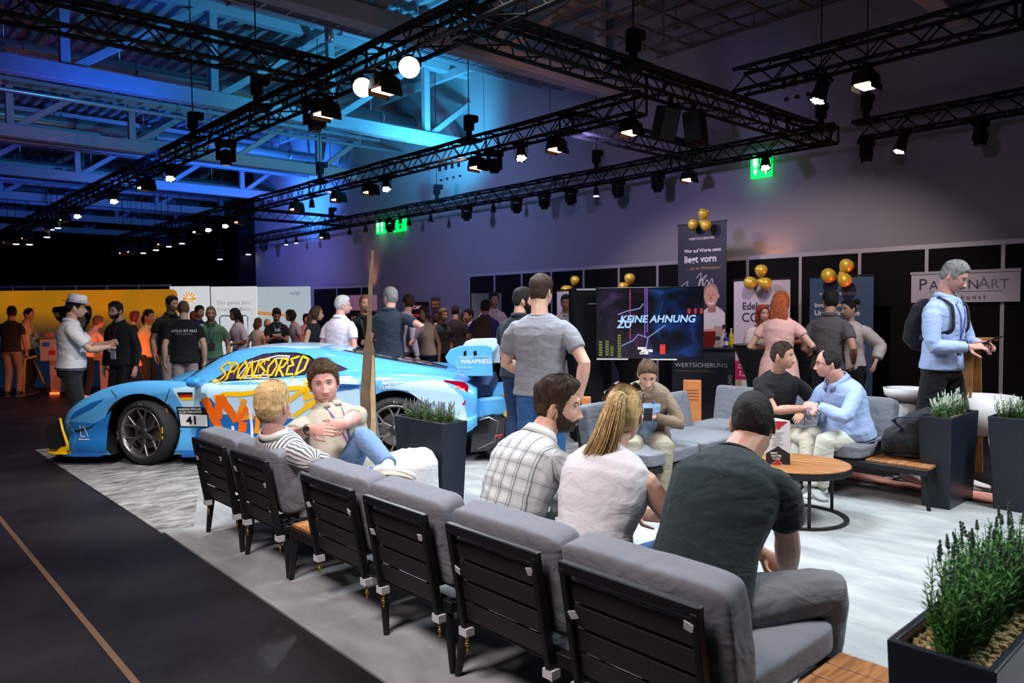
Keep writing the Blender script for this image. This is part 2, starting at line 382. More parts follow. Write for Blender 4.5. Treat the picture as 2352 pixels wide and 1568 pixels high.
for k, (yy, zz) in enumerate([(11.6, 6.55), (16.7, 6.35), (19.6, 6.7), (22.2, 6.3), (25.3, 6.5), (28.2, 6.3), (31.6, 6.3), (36.4, 6.2)]):
    t = MB()
    for dy in (-.2, .2): t.beam((-13.8, yy + dy, zz), (12.4, yy + dy, zz), .02, .09)
    for xx in np.arange(-13.6, 12.3, .45): t.beam((xx, yy - .2, zz - .03), (xx, yy + .2, zz - .03), .03, .015)
    for dy in np.arange(-.12, .16, .08): t.cyl((-13.8, yy + dy, zz), (12.4, yy + dy, zz), .016, n=5)
    struct(t.build('cable_tray', mat('tray_steel', (.4, .45, .5), .35, .6)))
# dark service grid above the right foreground
t = MB()
for xx in np.arange(7.6, 12.5, .6): t.beam((xx, 4.2, 6.6), (xx, 9.2, 6.6), .04, .04)
for yy in np.arange(4.2, 9.4, .6): t.beam((7.6, yy, 6.62), (12.4, yy, 6.62), .04, .04)
for (xx, yy) in ((8.2, 5.), (11.8, 5.), (8.2, 8.6), (11.8, 8.6)): t.cyl((xx, yy, 6.6), (xx, yy, 7.95), .02, n=5)
struct(t.build('service_grid', mat('dark_steel', (.12, .11, .11), .6)))
for (xx, w2) in ((9.3, .7), (11.2, .5)):
    struct(MB().box((xx, 1.5, 7.1), (w2, 11, .5)).build('air_duct', mat('dark_duct', (.1, .1, .12), .6)))
# ================================================================ PEOPLE
_tmpo = None
def remesh(vs, fs, voxel, it=4, fac=.5):
    'fuse overlapping closed shapes into one continuous skin'
    me = bpy.data.meshes.new('tmp'); me.from_pydata([tuple(v) for v in vs], [], fs); me.update()
    o = bpy.data.objects.new('tmp', me); COL.objects.link(o)
    m = o.modifiers.new('r', 'REMESH'); m.mode = 'VOXEL'; m.voxel_size = voxel; m.adaptivity = 0
    if it: s = o.modifiers.new('s', 'SMOOTH'); s.factor = fac; s.iterations = it
    dg = bpy.context.evaluated_depsgraph_get(); e = o.evaluated_get(dg); em = e.to_mesh()
    n = len(em.vertices); V = np.empty(n * 3, 'f'); em.vertices.foreach_get('co', V); V = V.reshape(-1, 3)
    NN = np.empty(n * 3, 'f'); em.vertex_normals.foreach_get('vector', NN); NN = NN.reshape(-1, 3)
    F = [tuple(p.vertices) for p in em.polygons]
    e.to_mesh_clear(); bpy.data.objects.remove(o); bpy.data.meshes.remove(me)
    return V, F, NN
def mkmesh(name, V, F, mats, parent, mi=None, smooth=True, attr=None):
    me = bpy.data.meshes.new(name); me.from_pydata([tuple(map(float, v)) for v in V], [], F)
    for m in (mats if isinstance(mats, (list, tuple)) else [mats]): me.materials.append(m)
    if mi is not None: me.polygons.foreach_set('material_index', mi)
    if smooth: me.polygons.foreach_set('use_smooth', [True] * len(me.polygons))
    if attr is not None:
        a = me.attributes.new('pat', 'FLOAT_VECTOR', 'POINT'); a.data.foreach_set('vector', np.asarray(attr, 'f').ravel())
    me.update(); o = bpy.data.objects.new(name, me); COL.objects.link(o); o.parent = parent; return o
class Solid:
    'collects closed elliptical lofts'
    def __init__(s): s.v = []; s.f = []
    def loft(s, rings, n=14, cap=.5):
        'rings: (centre, ux, uy, a, b) ; rounded ends'
        R = []
        c0, x0, y0, a0, b0 = rings[0]; c1 = rings[1][0]; d = (Vector(c0) - Vector(c1)); L = min(a0, b0) * cap; d = d.normalized() if d.length > 0 else d
        if cap: R.append((Vector(c0) + d * L, x0, y0, a0 * .35, b0 * .35)); R.append((Vector(c0) + d * L * .7, x0, y0, a0 * .75, b0 * .75))
        R += [tuple(r) for r in rings]
        c0, x0, y0, a0, b0 = rings[-1]; c1 = rings[-2][0]; d = (Vector(c0) - Vector(c1)); L = min(a0, b0) * cap; d = d.normalized() if d.length > 0 else d
        if cap: R.append((Vector(c0) + d * L * .7, x0, y0, a0 * .75, b0 * .75)); R.append((Vector(c0) + d * L, x0, y0, a0 * .35, b0 * .35))
        o = len(s.v)
        for c, x, y, a, b in R:
            for i in range(n):
                t = 2 * math.pi * i / n; p = Vector(c) + Vector(x) * (a * math.cos(t)) + Vector(y) * (b * math.sin(t)); s.v.append(tuple(p))
        k = len(R)
        zz = (Vector(R[-1][0]) - Vector(R[0][0])); flip = Vector(R[0][1]).cross(Vector(R[0][2])).dot(zz) < 0
        for i in range(k - 1):
            for j in range(n):
                q = (o + i * n + j, o + i * n + (j + 1) % n, o + (i + 1) * n + (j + 1) % n, o + (i + 1) * n + j); s.f.append(q[::-1] if flip else q)
        a = tuple(range(o + n - 1, o - 1, -1)); b = tuple(range(o + (k - 1) * n, o + k * n))
        s.f += [a[::-1], b[::-1]] if flip else [a, b]
        return s
    def limb(s, pts, rad, up=Vector((0, 0, 1)), flat=1., n=12, cap=.6):
        pts = [Vector(p) for p in pts]; k = len(pts); rings = []
        px_ = None
        for i, p in enumerate(pts):
            d = (pts[min(i + 1, k - 1)] - pts[max(i - 1, 0)])
            if px_ is None: x, y, z = basis(d, up)
            else:
                z = d.normalized(); x = px_ - z * px_.dot(z); x.normalize(); y = z.cross(x)
            px_ = x; r = rad[i]; a, b = r if isinstance(r, tuple) else (r, r * flat)
            rings.append((p, x, y, a, b))
        return s.loft(rings, n, cap)
    def ball(s, c, r, M=None, n=12):
        m = MB(); m.ball((0, 0, 0), r, n); o = len(s.v)
        for v in m.v:
            p = Vector(v); p = (M @ p if M else p) + Vector(c); s.v.append(tuple(p))
        s.f += [tuple(o + i for i in reversed(f)) for f in m.f]; return s
def bez(pts, n):
    'Catmull-Rom through points'
    P = [Vector(p) for p in pts]; P = [P[0] * 2 - P[1]] + P + [P[-1] * 2 - P[-2]]; out = []
    for i in range(1, len(P) - 2):
        for k in range(n):
            t = k / n; a, b, c, d = P[i - 1], P[i], P[i + 1], P[i + 2]
            out.append(.5 * ((2 * b) + (-a + c) * t + (2 * a - 5 * b + 4 * c - d) * t * t + (-a + 3 * b - 3 * c + d) * t ** 3))
    out.append(P[-2]); return out
def ik(a, c, la, lb, pole):
    a = Vector(a); c = Vector(c); d = c - a; L = d.length
    if L > (la + lb) * .999: c = a + d.normalized() * (la + lb) * .999; d = c - a; L = d.length
    x = (la * la - lb * lb + L * L) / (2 * L); h = math.sqrt(max(0, la * la - x * x)); z = d.normalized()
    p = Vector(pole); p = p - z * p.dot(z)
    if p.length < 1e-5: p = Vector((0, -1, 0))
    return a + z * x + p.normalized() * h, c
# ---- head ---------------------------------------------------------
def head_grid(nr, nc):
    'unit head, metres, origin between the eyes inside the skull; +y is the face'
    ph = np.linspace(0, np.pi, nr + 1)[:, None]; t = np.linspace(-1, 1, nc, endpoint=False)[None, :]
    th = np.pi * np.sign(t) * np.abs(t) ** 1.25
    dz = np.cos(ph) * np.ones_like(th); p = np.where(dz < 0, 2.7, 2.15)
    rr = (1 - np.abs(dz) ** p) ** (1 / p)
    tt = np.clip(-dz, 0, 1); A = .0765 * (1 - .22 * tt ** 1.6); st = np.sin(th) * np.ones_like(ph); ct = np.cos(th) * np.ones_like(ph)
    x = A * rr * np.sign(st) * np.abs(st) ** .92
    B = np.where(ct > 0, .092, .104 * (1 - .42 * tt)); y = B * rr * np.sign(ct) * np.abs(ct) ** .92
    z = np.where(dz < 0, .116 * dz, .120 * dz)
    y = y + np.where(ct > 0, .014 * tt ** 1.5 * ct, 0)
    front = np.clip(ct * 1.6, 0, 1)
    g = lambda u, s: np.exp(-(u / s) ** 2)
    ax_ = np.abs(x)
    nz = np.clip((.008 - z) / .052, 0, 1) * (1 / (1 + np.exp((-.054 - z) / .0018)))
    nw = .0085 + .008 * np.clip((.0 - z) / .05, 0, 1) ** 2
    y += front * .026 * nz * g(x, nw)
    y += front * .006 * g(ax_ - .013, .006) * g(z + .047, .007)
    y -= front * .0115 * g(ax_ - .031, .017) * g(z - .001, .0125)
    y += front * .0045 * g(ax_ - .028, .022) * g(z - .021, .007)
    y += front * .004 * g(ax_ - .045, .018) * g(z + .035, .02)
    y += front * .0055 * g(x, .022) * g(z + .0665, .0055) + front * .0055 * g(x, .018) * g(z + .079, .006)
    y -= front * .0055 * g(x, .025) * g(z + .0725, .0022)
    y -= front * .004 * g(x, .03) * g(z + .091, .006)
    y += front * .007 * g(x, .022) * g(z + .106, .013)
    return x, y, z, th * np.ones_like(ph)
_hg = {}
def hg(nr, nc):
    if (nr, nc) not in _hg: _hg[(nr, nc)] = head_grid(nr, nc)
    return _hg[(nr, nc)]
def grid_faces(nr, nc):
    return [(i * nc + (j + 1) % nc, i * nc + j, (i + 1) * nc + j, (i + 1) * nc + (j + 1) % nc) for i in range(nr) for j in range(nc)]
def pw(th, kn):
    a = np.abs(th) * 180 / np.pi; return np.interp(a, [k[0] for k in kn], [k[1] for k in kn])
HL = {
 'short': [(0, .066), (25, .064), (45, .052), (60, .035), (72, -.012), (82, -.02), (90, .004), (105, .002), (118, -.04), (140, -.062), (180, -.066)],
 'receding': [(0, .092), (20, .1), (35, .1), (50, .07), (62, .05), (74, .0), (84, -.012), (92, .004), (105, .0), (118, -.04), (180, -.062)],
 'long': [(0, .072), (25, .062), (45, .03), (60, -.03), (75, -.08), (90, -.09), (120, -.09), (180, -.1)],
 'tied': [(0, .07), (25, .064), (45, .05), (60, .034), (72, .0), (82, -.005), (90, .01), (105, .008), (120, -.04), (150, -.06), (180, -.062)],
 'bald': [(0, .3), (90, .02), (105, .0), (120, -.03), (180, -.05)],
}
def patch(hd, mask, thick, mats, name, parent, M, nz=0., seed=0, nscale=60.):
    'surface lying thick above the head where mask > 0'
    nr, nc = hd; x, y, z, th = hg(nr, nc)
    P = np.stack([x, y, z], -1); c = np.array([0, -.005, .01]); D = P - c; D /= np.linalg.norm(D, axis=-1, keepdims=True)
    t = thick(x, y, z, th) if callable(thick) else thick
    k = np.clip(mask / .008, -1, 1); k = np.where(k > 0, k ** .6, k)
    off = np.where(k > 0, t * k, .003 * k)
    if nz:
        nn = np.array([mnoise.noise(Vector((a * nscale + seed, b * nscale, c_ * nscale))) for a, b, c_ in P.reshape(-1, 3)]).reshape(nr + 1, nc)
        off = off + np.where(k > 0, nn * nz * np.clip(k, 0, 1), 0)
    Q = P + D * off[..., None]
    fs = [f for f in grid_faces(nr, nc) if max(mask.ravel()[i] for i in f) > 0]
    used = sorted({i for f in fs for i in f}); ix = {a: b for b, a in enumerate(used)}
    V = Q.reshape(-1, 3)[used]; V = V @ np.array(M.to_3x3()).T + np.array(M.translation)
    return mkmesh(name, V, [tuple(ix[i] for i in f) for f in fs], mats, parent), Q, k
SKIN = {}
def skin(tone):
    cols = {'fair': (.62, .36, .27), 'mid': (.5, .27, .19), 'tan': (.4, .2, .13), 'pink': (.64, .33, .27), 'dark': (.22, .11, .07)}
    m = mat('skin_' + tone, cols[tone], .48, bump=.08, bscale=180, var=.08, vscale=30, spec=.35)
    b = m.node_tree.nodes['Principled BSDF']; b.inputs['Subsurface Weight'].default_value = .0
    return m
LIP = mat('lips', (.42, .16, .13), .4); EYEW = mat('eye_white', (.72, .7, .68), .2); IRIS = mat('iris', (.03, .025, .02), .1); LASH = mat('lash', (.02, .013, .01), .7)
def lipm(t):
    c = skin(t).node_tree.nodes['Principled BSDF'].inputs['Base Color'].default_value; return mat('lips_' + t, (c[0] * .82, c[1] * .6, c[2] * .62), .45)
def hairm(c):
    cols = {'brown': (.055, .03, .018), 'dark': (.014, .01, .009), 'blond': (.80, .54, .25), 'dblond': (.2, .12, .06), 'grey': (.28, .27, .26), 'ginger': (.2, .08, .035), 'red': (.32, .045, .02), 'white': (.6, .58, .56), 'lbrown': (.12, .065, .035), 'orange': (.5, .1, .03)}
    return mat('hair_' + c, cols[c], .62, bump=1., bscale=230, var=.30 if c in ('blond', 'white', 'grey') else .55, vscale=130, stretch=(1, 1, .16), spec=.3)
def strands(name, roots, dirs, L, wd, m, parent, rnd, grav=.0, lift=.35, seg=3):
    'thin tapering locks; roots/dirs in local space'
    v = []; f = []
    for p, (d, nrm) in zip(roots, dirs):
        l = L * rnd.uniform(.6, 1.2); s_ = d.cross(nrm)
        if s_.length < 1e-4: continue
        s_.normalize(); o = len(v); q = Vector(p); dd = (d + nrm * lift * rnd.uniform(.3, 1.2) + s_ * rnd.uniform(-.35, .35)).normalized()
        for k in range(seg + 1):
            w_ = wd * (1 - k / seg) + .0001; v.append(tuple(q - s_ * w_)); v.append(tuple(q + s_ * w_)); v.append(tuple(q + nrm * w_ * .8))
            q = q + dd * (l / seg); dd = (dd + Vector((0, 0, -1)) * grav).normalized()
        for k in range(seg):
            a = o + 3 * k
            f += [(a, a + 1, a + 4, a + 3), (a + 1, a + 2, a + 5, a + 4), (a + 2, a, a + 3, a + 5)]
    return mkmesh(name, v, f, m, parent)
def add_head(root, S, M, kh, near):
    'M: head frame (origin between the eyes, y = gaze); returns vertices for the body mesh'
    hd = (84, 96) if near == 2 else ((44, 52) if near == 1 else (30, 36)); nr, nc = hd
    Mh = M @ Matrix.Diagonal((kh, kh, kh, 1)); x, y, z, th = hg(nr, nc)
    P = np.stack([x, y, z], -1).reshape(-1, 3); A = np.array(Mh.to_3x3()).T; T = np.array(Mh.translation)
    V = P @ A + T; F = grid_faces(nr, nc); c = np.array([P[list(f)].mean(0) for f in F])
    mi = 0 * ((np.abs(c[:, 0]) < .023) & (c[:, 1] > .05) & (((c[:, 2] > -.085) & (c[:, 2] < -.0635)) if near else ((c[:, 2] > -.08) & (c[:, 2] < -.068)))
          & (((c[:, 0] / .0235) ** 2 + ((c[:, 2] + .0735) / .0115) ** 2) < 1)).astype(int)
    ears = Solid()
    for s_ in (-1, 1):
        Me = Matrix.Rotation(s_ * .35, 4, 'Z') @ Matrix.Rotation(-.15, 4, 'X')
        m = MB(); n = 12
        for i in range(7):
            a = math.pi * i / 6
            for j in range(n):
                b = 2 * math.pi * j / n; q = Vector((.009 * math.sin(a) * math.cos(b), .018 * math.sin(a) * math.sin(b) * (1.1 if math.cos(a) > 0 else .8), .033 * math.cos(a)))
                if q.x * s_ > 0: q.x -= s_ * .006 * math.exp(-((q.y - .003) / .009) ** 2 - ((q.z - .004) / .016) ** 2) * 1.6
                m.v.append(tuple(Me @ q + Vector((s_ * .077, -.012, -.008))))
        for i in range(6):
            for j in range(n): m.f.append((i * n + j, i * n + (j + 1) % n, (i + 1) * n + (j + 1) % n, (i + 1) * n + j))
        o = len(ears.v); ears.v += m.v; ears.f += [tuple(o + i for i in f) for f in m.f]
    EV = np.array(ears.v) @ A + T
    fx = [(V, F, mi), (EV, ears.f, np.zeros(len(ears.f), int))]
    # eyes
    e = MB()
    if near:
        for s_ in (-1, 1):
            e.ball((s_ * .031, .0715, .0005), (.0135, .0125, .0072), 16, 0); e.ball((s_ * .031, .0790, .0005), (.0058, .0056, .0058), 12, 1)
        e.v = [tuple(Mh @ Vector(v)) for v in e.v]
        e.build('eyes', [EYEW, IRIS], root, smooth=True)
        l = MB()
        for s_ in (-1, 1):
            l.tube([(s_ * (.031 + .0150 * q), .0835 - .0035 * q * q + (-.004 * q), .0005 + .0078 * (1 - q * q)) for q in (-1, -.6, -.2, .2, .6, 1)], [.0007, .0014, .0017, .0017, .0015, .0008], 6)
        l.v = [tuple(Mh @ Vector(v)) for v in l.v]; l.build('eyelashes', LASH, root, smooth=True)
    else:
        for s_ in (-1, 1): e.ball((s_ * .031, .0735, .0005), (.011, .01, .006), 8, 0)
        e.v = [tuple(Mh @ Vector(v)) for v in e.v]; e.build('eyes', IRIS, root, smooth=True)
    hm = hairm(S.get('hair', 'brown'))
    # brows
    xx = (np.abs(x) - .031) / .018; mask = np.minimum(.0035 * (1 - .5 * np.clip(xx, 0, 1)) - np.abs(z - (.0235 - .0035 * xx * xx)), .017 - np.abs(np.abs(x) - .031)); mask = np.where(y > 0, mask, -1)
    patch(hd, mask, .0014, hairm(S.get('brow', S.get('hair', 'brown'))), 'eyebrows', root, Mh)
    if near:
        rad = np.sqrt((x * .40) ** 2 + (z + .0735) ** 2); mask = np.where(y > .05, .0078 - rad, -1); mask = np.maximum(mask, -1)
        patch(hd, mask, .0007, lipm(S.get('skin', 'fair')), 'lips', root, Mh)
    if S.get('beard'):
        bz = np.interp(np.abs(th) * 180 / np.pi, [0, 20, 40, 65, 80, 95, 180], [-.052, -.058, -.062, -.04, .0, -.08, -.2])
        mask = np.minimum(bz - z, z + .125); mouth = (np.abs(x) / .021) ** 2 + ((z + .0735) / .009) ** 2; mask = np.where((y > 0) & (mouth < 1), -1, mask); mask = np.where(np.abs(th) > 1.6, -1, mask)
        patch(hd, mask, S.get('bt', .004), hairm(S.get('bc', S.get('hair', 'brown'))), 'beard', root, Mh, nz=.0015, nscale=120)
    st = S.get('cut', 'short')
    if st != 'none':
        hz = pw(th, HL[st]); mask = z - hz
        mask = mask + S.get('mn', .005) * np.array([mnoise.noise(Vector((a * 60, b_ * 60, c_ * 60 + S.get('seed', 1)))) for a, b_, c_ in P]).reshape(nr + 1, nc)
        if st == 'receding': mask = np.where((np.abs(th) < .7), np.minimum(mask, .02 - (y - .0)), mask); 
        if S.get('bare_top'): mask = np.minimum(mask, .07 - z + np.clip(-y - .03, 0, 1) * .6)
        tt, ts = S.get('ht', .022), S.get('hs', .007)
        qf = S.get('quiff', 0)
        def thick(x, y, z, th):
            k = np.clip((z - .02) / .06, 0, 1); t = ts + (tt - ts) * k ** 1.2
            return t + qf * k * np.clip(y / .07, 0, 1)
        ho, Q, kk = patch(hd, mask, thick, hm, 'hair', root, Mh, nz=S.get('hn', .004), nscale=S.get('hns', 45.), seed=S.get('seed', 1))
        if near == 2 and S.get('strands', True):
            rnd = random.Random(S.get('seed', 1)); R = []; D = []; idx = np.argwhere(kk > .3); cc = Vector((0, -.035, .125))
            for _ in range(S.get('ns', 2600)):
                i, j = idx[rnd.randrange(len(idx))]; i = min(i, nr - 1); a = Q[i, j]; b_ = Q[i, (j + 1) % nc]; c_ = Q[i + 1, j]; u_, v_ = rnd.random(), rnd.random()
                p = Vector(a) * (1 - u_ - v_) + Vector(b_) * u_ + Vector(c_) * v_ if u_ + v_ < 1 else Vector(b_) * (1 - v_) + Vector(c_) * (1 - u_) + Vector(a) * (u_ + v_ - 1)
                nrm = (p - Vector((0, -.005, .01))).normalized()
                if S.get('comb') == 'back': d = Vector((0, -1, -.15))
                elif S.get('comb') == 'tail': d = Vector(S['tail_at']) - p
                elif S.get('comb') == 'side': d = Vector((.9, -.5, 0)) if p.z > .05 else Vector((0, -.5, -1))
                elif S.get('comb') == 'curl': d = Vector((rnd.uniform(-1, 1), rnd.uniform(-1, 1), rnd.uniform(-1, 1)))
                else: d = p - cc
                d = d - nrm * d.dot(nrm); 
                if d.length < 1e-4: continue
                R.append(Mh @ (p - nrm * .002)); D.append((Mh.to_3x3() @ d.normalized(), (Mh.to_3x3() @ nrm).normalized()))
            strands('hair_locks', R, D, S.get('sl', .022), S.get('sw', .0007), hm, root, rnd, S.get('sg', 0), S.get('slift', .14))
    # long hair masses
    for hk in S.get('mass', []):
        so = Solid(); so.limb([Mh @ Vector(p) for p in hk['p']], hk['r'], up=(Mh.to_3x3() @ Vector((0, 1, 0))), n=16)
        V2, F2, N2 = remesh(so.v, so.f, .006 if near == 2 else .012, 3)
        nn = np.array([mnoise.noise(Vector((v[0] * 55, v[1] * 55, v[2] * 7))) for v in V2]); V2 = V2 + N2 * (nn[:, None] * (.006 if near == 2 else .005))
        mkmesh(hk.get('n', 'long_hair'), V2, F2, hm, root)
        if near == 2:
            rnd = random.Random(3); R = []; D = []
            pts = [Mh @ Vector(p) for p in bez(hk['p'], 6)]; rr_ = [r if isinstance(r, tuple) else (r, r) for r in hk['r']]
            n_ = len(pts)
            v = MB()
            for _ in range(hk.get('ns', 420)):
                a = rnd.uniform(0, 2 * math.pi); i0 = rnd.randrange(0, n_ // 2); path = []
                w0 = rnd.uniform(.8, 1.06); fly = rnd.uniform(0, .03) * (1 if rnd.random() < .3 else .2)
                for i in range(i0, n_):
                    f_ = i / (n_ - 1) * (len(rr_) - 1); k0 = int(min(f_, len(rr_) - 2)); fr = f_ - k0
                    ra = rr_[k0][0] * (1 - fr) + rr_[k0 + 1][0] * fr; rb = rr_[k0][1] * (1 - fr) + rr_[k0 + 1][1] * fr
                    z_ = (pts[min(i + 1, n_ - 1)] - pts[max(i - 1, 0)]); X_, Y_, Z_ = basis(z_, Mh.to_3x3() @ Vector((0, 1, 0)))
                    path.append(pts[i] + (X_ * math.cos(a) * (ra * w0 + fly * i / n_) + Y_ * math.sin(a) * (rb * w0 + fly * i / n_)))
                if len(path) > 3:
                    path.append(path[-1] * 2 - path[-2]); v.tube(path, [.0016 * (1 - .7 * q / len(path)) for q in range(len(path))], 3)
            v.build('loose_strands', hm, root, smooth=True)
    g = S.get('glasses')
    if g:
        gl = MB(); fr = mat('glasses_' + g, (.015, .012, .012) if g == 'black' else (.25, .2, .15), .3, .2)
        for s_ in (-1, 1):
            gl.tube([(s_ * .034 + .023 * math.cos(a), .098 - .006 * abs(math.cos(a)) , -.002 + .017 * math.sin(a)) for a in np.linspace(0, 2 * math.pi, 17)], .0016, 6, cap=False)
            gl.tube([(s_ * .057, .092, .004), (s_ * .078, .03, .004), (s_ * .079, -.02, -.0)], .0016, 6)
        gl.tube([(-.011, .099, .002), (.011, .099, .002)], .0016, 6)
        gl.v = [tuple(Mh @ Vector(v)) for v in gl.v]; gl.build('glasses', fr, root, smooth=True)
    return fx, Mh
# ---- hand ---------------------------------------------------------
def add_hand(so, wr, d, nrm, side, k=1., curl=.35, spread=1., fat=1., thumb=.5, fc=None):
    'wr wrist, d pointing direction, nrm back-of-hand normal, side +1 right hand'
    d = Vector(d).normalized(); nrm = Vector(nrm); nrm = (nrm - d * nrm.dot(d)).normalized(); lat = nrm.cross(d) * side  # towards little finger for right... thumb on -lat
    th = -lat
    P = lambda a, b, c: wr + d * a * k + th * b * k + nrm * c * k
    so.loft([(P(-.02, 0, 0), th, nrm, .027 * k, .020 * k), (P(.015, 0, 0), th, nrm, .031 * k, .018 * k), (P(.055, .0, 0), th, nrm, .040 * k, .015 * k), (P(.088, .0, 0), th, nrm, .041 * k, .012 * k)], 14, .4)
    for i, (b, L) in enumerate(((.030, .072), (.010, .080), (-.011, .074), (-.031, .058))):
        c = (fc[i] if fc else curl) * (1 + .08 * i); a = 0; p = P(.082, b, 0); pts = [P(.06, b * .9, 0), p]; lens = (L * .45, L * .3, L * .25)
        sp = b * .35 * spread
        for j, l in enumerate(lens):
            a += c * (1. if j else .9); dd = (d * math.cos(a) - nrm * math.sin(a) + th * sp).normalized(); p = p + dd * l * k; pts.append(p)
        r = .0088 * fat * k * (1 if i < 3 else .88); so.limb(pts, [r, r * 1.02, r * .96, r * .92, r * .78], n=8, cap=.7)
    p0 = P(.005, .018, -.004); dd = (d * .55 + th * .8 - nrm * .35 * (1 + curl)).normalized(); p1 = p0 + dd * .045 * k
    dd2 = (d * (.9) + th * .35 * (1 - thumb) - nrm * (.25 + curl * .7)).normalized(); p2 = p1 + dd2 * .032 * k; p3 = p2 + (dd2 - nrm * .1).normalized() * .026 * k
    so.limb([p0, p1, p2, p3], [.014 * fat * k, .0125 * fat * k, .0105 * fat * k, .0085 * fat * k], n=8, cap=.7)
# ---- figure -------------------------------------------------------
TOR = [(-.14, .174, .120), (0, .172, .118), (.2, .159, .109), (.38, .153, .108), (.58, .166, .117), (.76, .176, .120), (.87, .168, .104), (.94, .135, .086), (1.0, .098, .074), (1.06, .066, .062)]
def person(S):
    k = S.get('h', 1.75) / 1.75; near = S.get('near', 0); fem = S.get('fem', 0); bw = S.get('bw', 1.) * (.92 if fem else 1.); belly = S.get('belly', 0)
    root = empty('person', S['loc'], S['rz'], S['label'], 'person', S.get('group'))
    sit = S.get('sit'); pz = (sit + .09 * k) if sit is not None else .93 * k * S.get('pz', 1.)
    px0 = S.get('px', 0.); py0 = S.get('py', 0.)
    up = Vector((0, 0, 1)); lf = S.get('lean', .05 if sit is None else .12); lsd = S.get('side', 0.); cv = S.get('curve', .35)
    S0 = Vector((px0, py0, pz)); Ls = .53 * k; sp = [S0]
    for i in range(4):
        a = lf * (1 - cv + 2 * cv * (i + .5) / 4.); b = lsd * (1 - cv + 2 * cv * (i + .5) / 4.)
        sp.append(sp[-1] + Vector((math.sin(b), math.sin(a) * math.cos(b), math.cos(a) * math.cos(b))) * (Ls / 4))
    tw = S.get('twist', 0.); pt = S.get('ptwist', 0.)
    cr = bez(sp, 6)
    def spine(t):
        f_ = t * (len(cr) - 1); i = int(max(0, min(len(cr) - 2, math.floor(f_)))); return cr[i].lerp(cr[i + 1], f_ - i)
    def frame(t):
        z = (spine(min(1.1, t + .06)) - spine(t - .06)).normalized(); a = pt + (tw - pt) * max(0, min(1, t)); x = Vector((math.cos(a), math.sin(a), 0)); x = (x - z * x.dot(z)).normalized(); return x, z.cross(x), z
    def ring(t, a, b, inf=0., fwd=0.):
        x, y, z = frame(t)
        bl = belly * math.exp(-((t - .22) / .25) ** 2); bust = fem * .035 * math.exp(-((t - .66) / .12) ** 2)
        hip = fem * .018 * math.exp(-((t + .02) / .15) ** 2) - fem * .018 * math.exp(-((t - .36) / .14) ** 2)
        return (spine(t) + y * (bl * .55 + bust * .5 + fwd), x, y, ((a + hip) * bw + bl * .45) * k + inf, (b * (.5 + .5 * bw) + bl * .6 + bust * .55) * k + inf)
    shw = S.get('shw', .182 if not fem else .16) * k * (.5 + .5 * bw); X, Y, Z = frame(.9)
    shr = S.get('shrug', 0.)
    sh = {s_: spine(.9) + X * s_ * shw + Z * (shr - .028) for s_ in (-1, 1)}
    hx, hy, hz_ = frame(0.); hips = {s_: S0 + hx * s_ * .084 * k * (1 + .12 * fem) - Vector((0, 0, .02)) for s_ in (-1, 1)}
    body = Solid(); vb = .0045 if near == 2 else (.007 if near == 1 else .0095)
    # arms
    arms = {}
    for s_, key in ((-1, 'L'), (1, 'R')):
        tgt = S.get('hand' + key); 
        if tgt is None: tgt = (s_ * .27 * k, .04 + py0, pz - .08 * k)
        pole = S.get('elb' + key, (s_ * .6, -1, -.2)); el, wr = ik(sh[s_], Vector(tgt), .295 * k, .255 * k, pole)
        fd = (wr - el).normalized(); hd_ = Vector(S.get('hd' + key, tuple(fd))); hn_ = Vector(S.get('hn' + key, (s_, .2, .0)))
        arms[s_] = (sh[s_], el, wr, hd_, hn_)
        am = S.get('arm', 1.) * (.88 if fem else 1.) * k
        body.limb([sh[s_] - X * s_ * .03, sh[s_].lerp(el, .15), sh[s_].lerp(el, .45), sh[s_].lerp(el, .8), el, el.lerp(wr, .2), el.lerp(wr, .45), el.lerp(wr, .8), wr],
                  [.050 * am, .053 * am, .049 * am, .042 * am, .041 * am, .044 * am, .042 * am, .031 * am, .0265 * am], flat=.95, n=12)
        if not S.get('nohand' + key):
            fatf = 1. if near == 2 else 1.15
            add_hand(body, wr, hd_, hn_, s_, k * (.92 if fem else 1.), S.get('curl' + key, S.get('curl', .35)), fat=fatf, thumb=S.get('thumb', .5), fc=S.get('fc' + key))
    # slim torso under the clothes, neck
    body.loft([ring(t, a * .84, b * .80) for t, a, b in TOR[1:]], 16, .3)
    hp = spine(1.0); hyw = S.get('yaw', 0.); hpi = S.get('pitch', 0.); hro = S.get('roll', 0.)
    nk = (frame(1.)[2] + Vector((0, .25, .25))).normalized(); hd0 = hp + nk * .165 * k + Vector((0, 0, .005))
    MH = Matrix.Translation(hd0) @ Matrix.Rotation(hyw, 4, 'Z') @ Matrix.Rotation(hpi, 4, 'X') @ Matrix.Rotation(hro, 4, 'Y')
    MH.translation = hd0 + MH.to_3x3() @ Vector((0, .018 * k, .012 * k))
    nb = MH @ Vector((0, -.028, -.06)); nr_ = (.050 if fem else .060) * k * (1 + .25 * (bw - 1)) * S.get('neck', 1.)
    body.limb([spine(.93), spine(1.01), (hp * .5 + nb * .5) - Y * .004, nb, nb.lerp(MH.translation, .4)], [nr_ * 1.2, nr_ * 1.08, nr_, nr_ * .98, nr_ * .9], n=14)
    legs = {}
    kn_def = Vector((0, 1, .15))
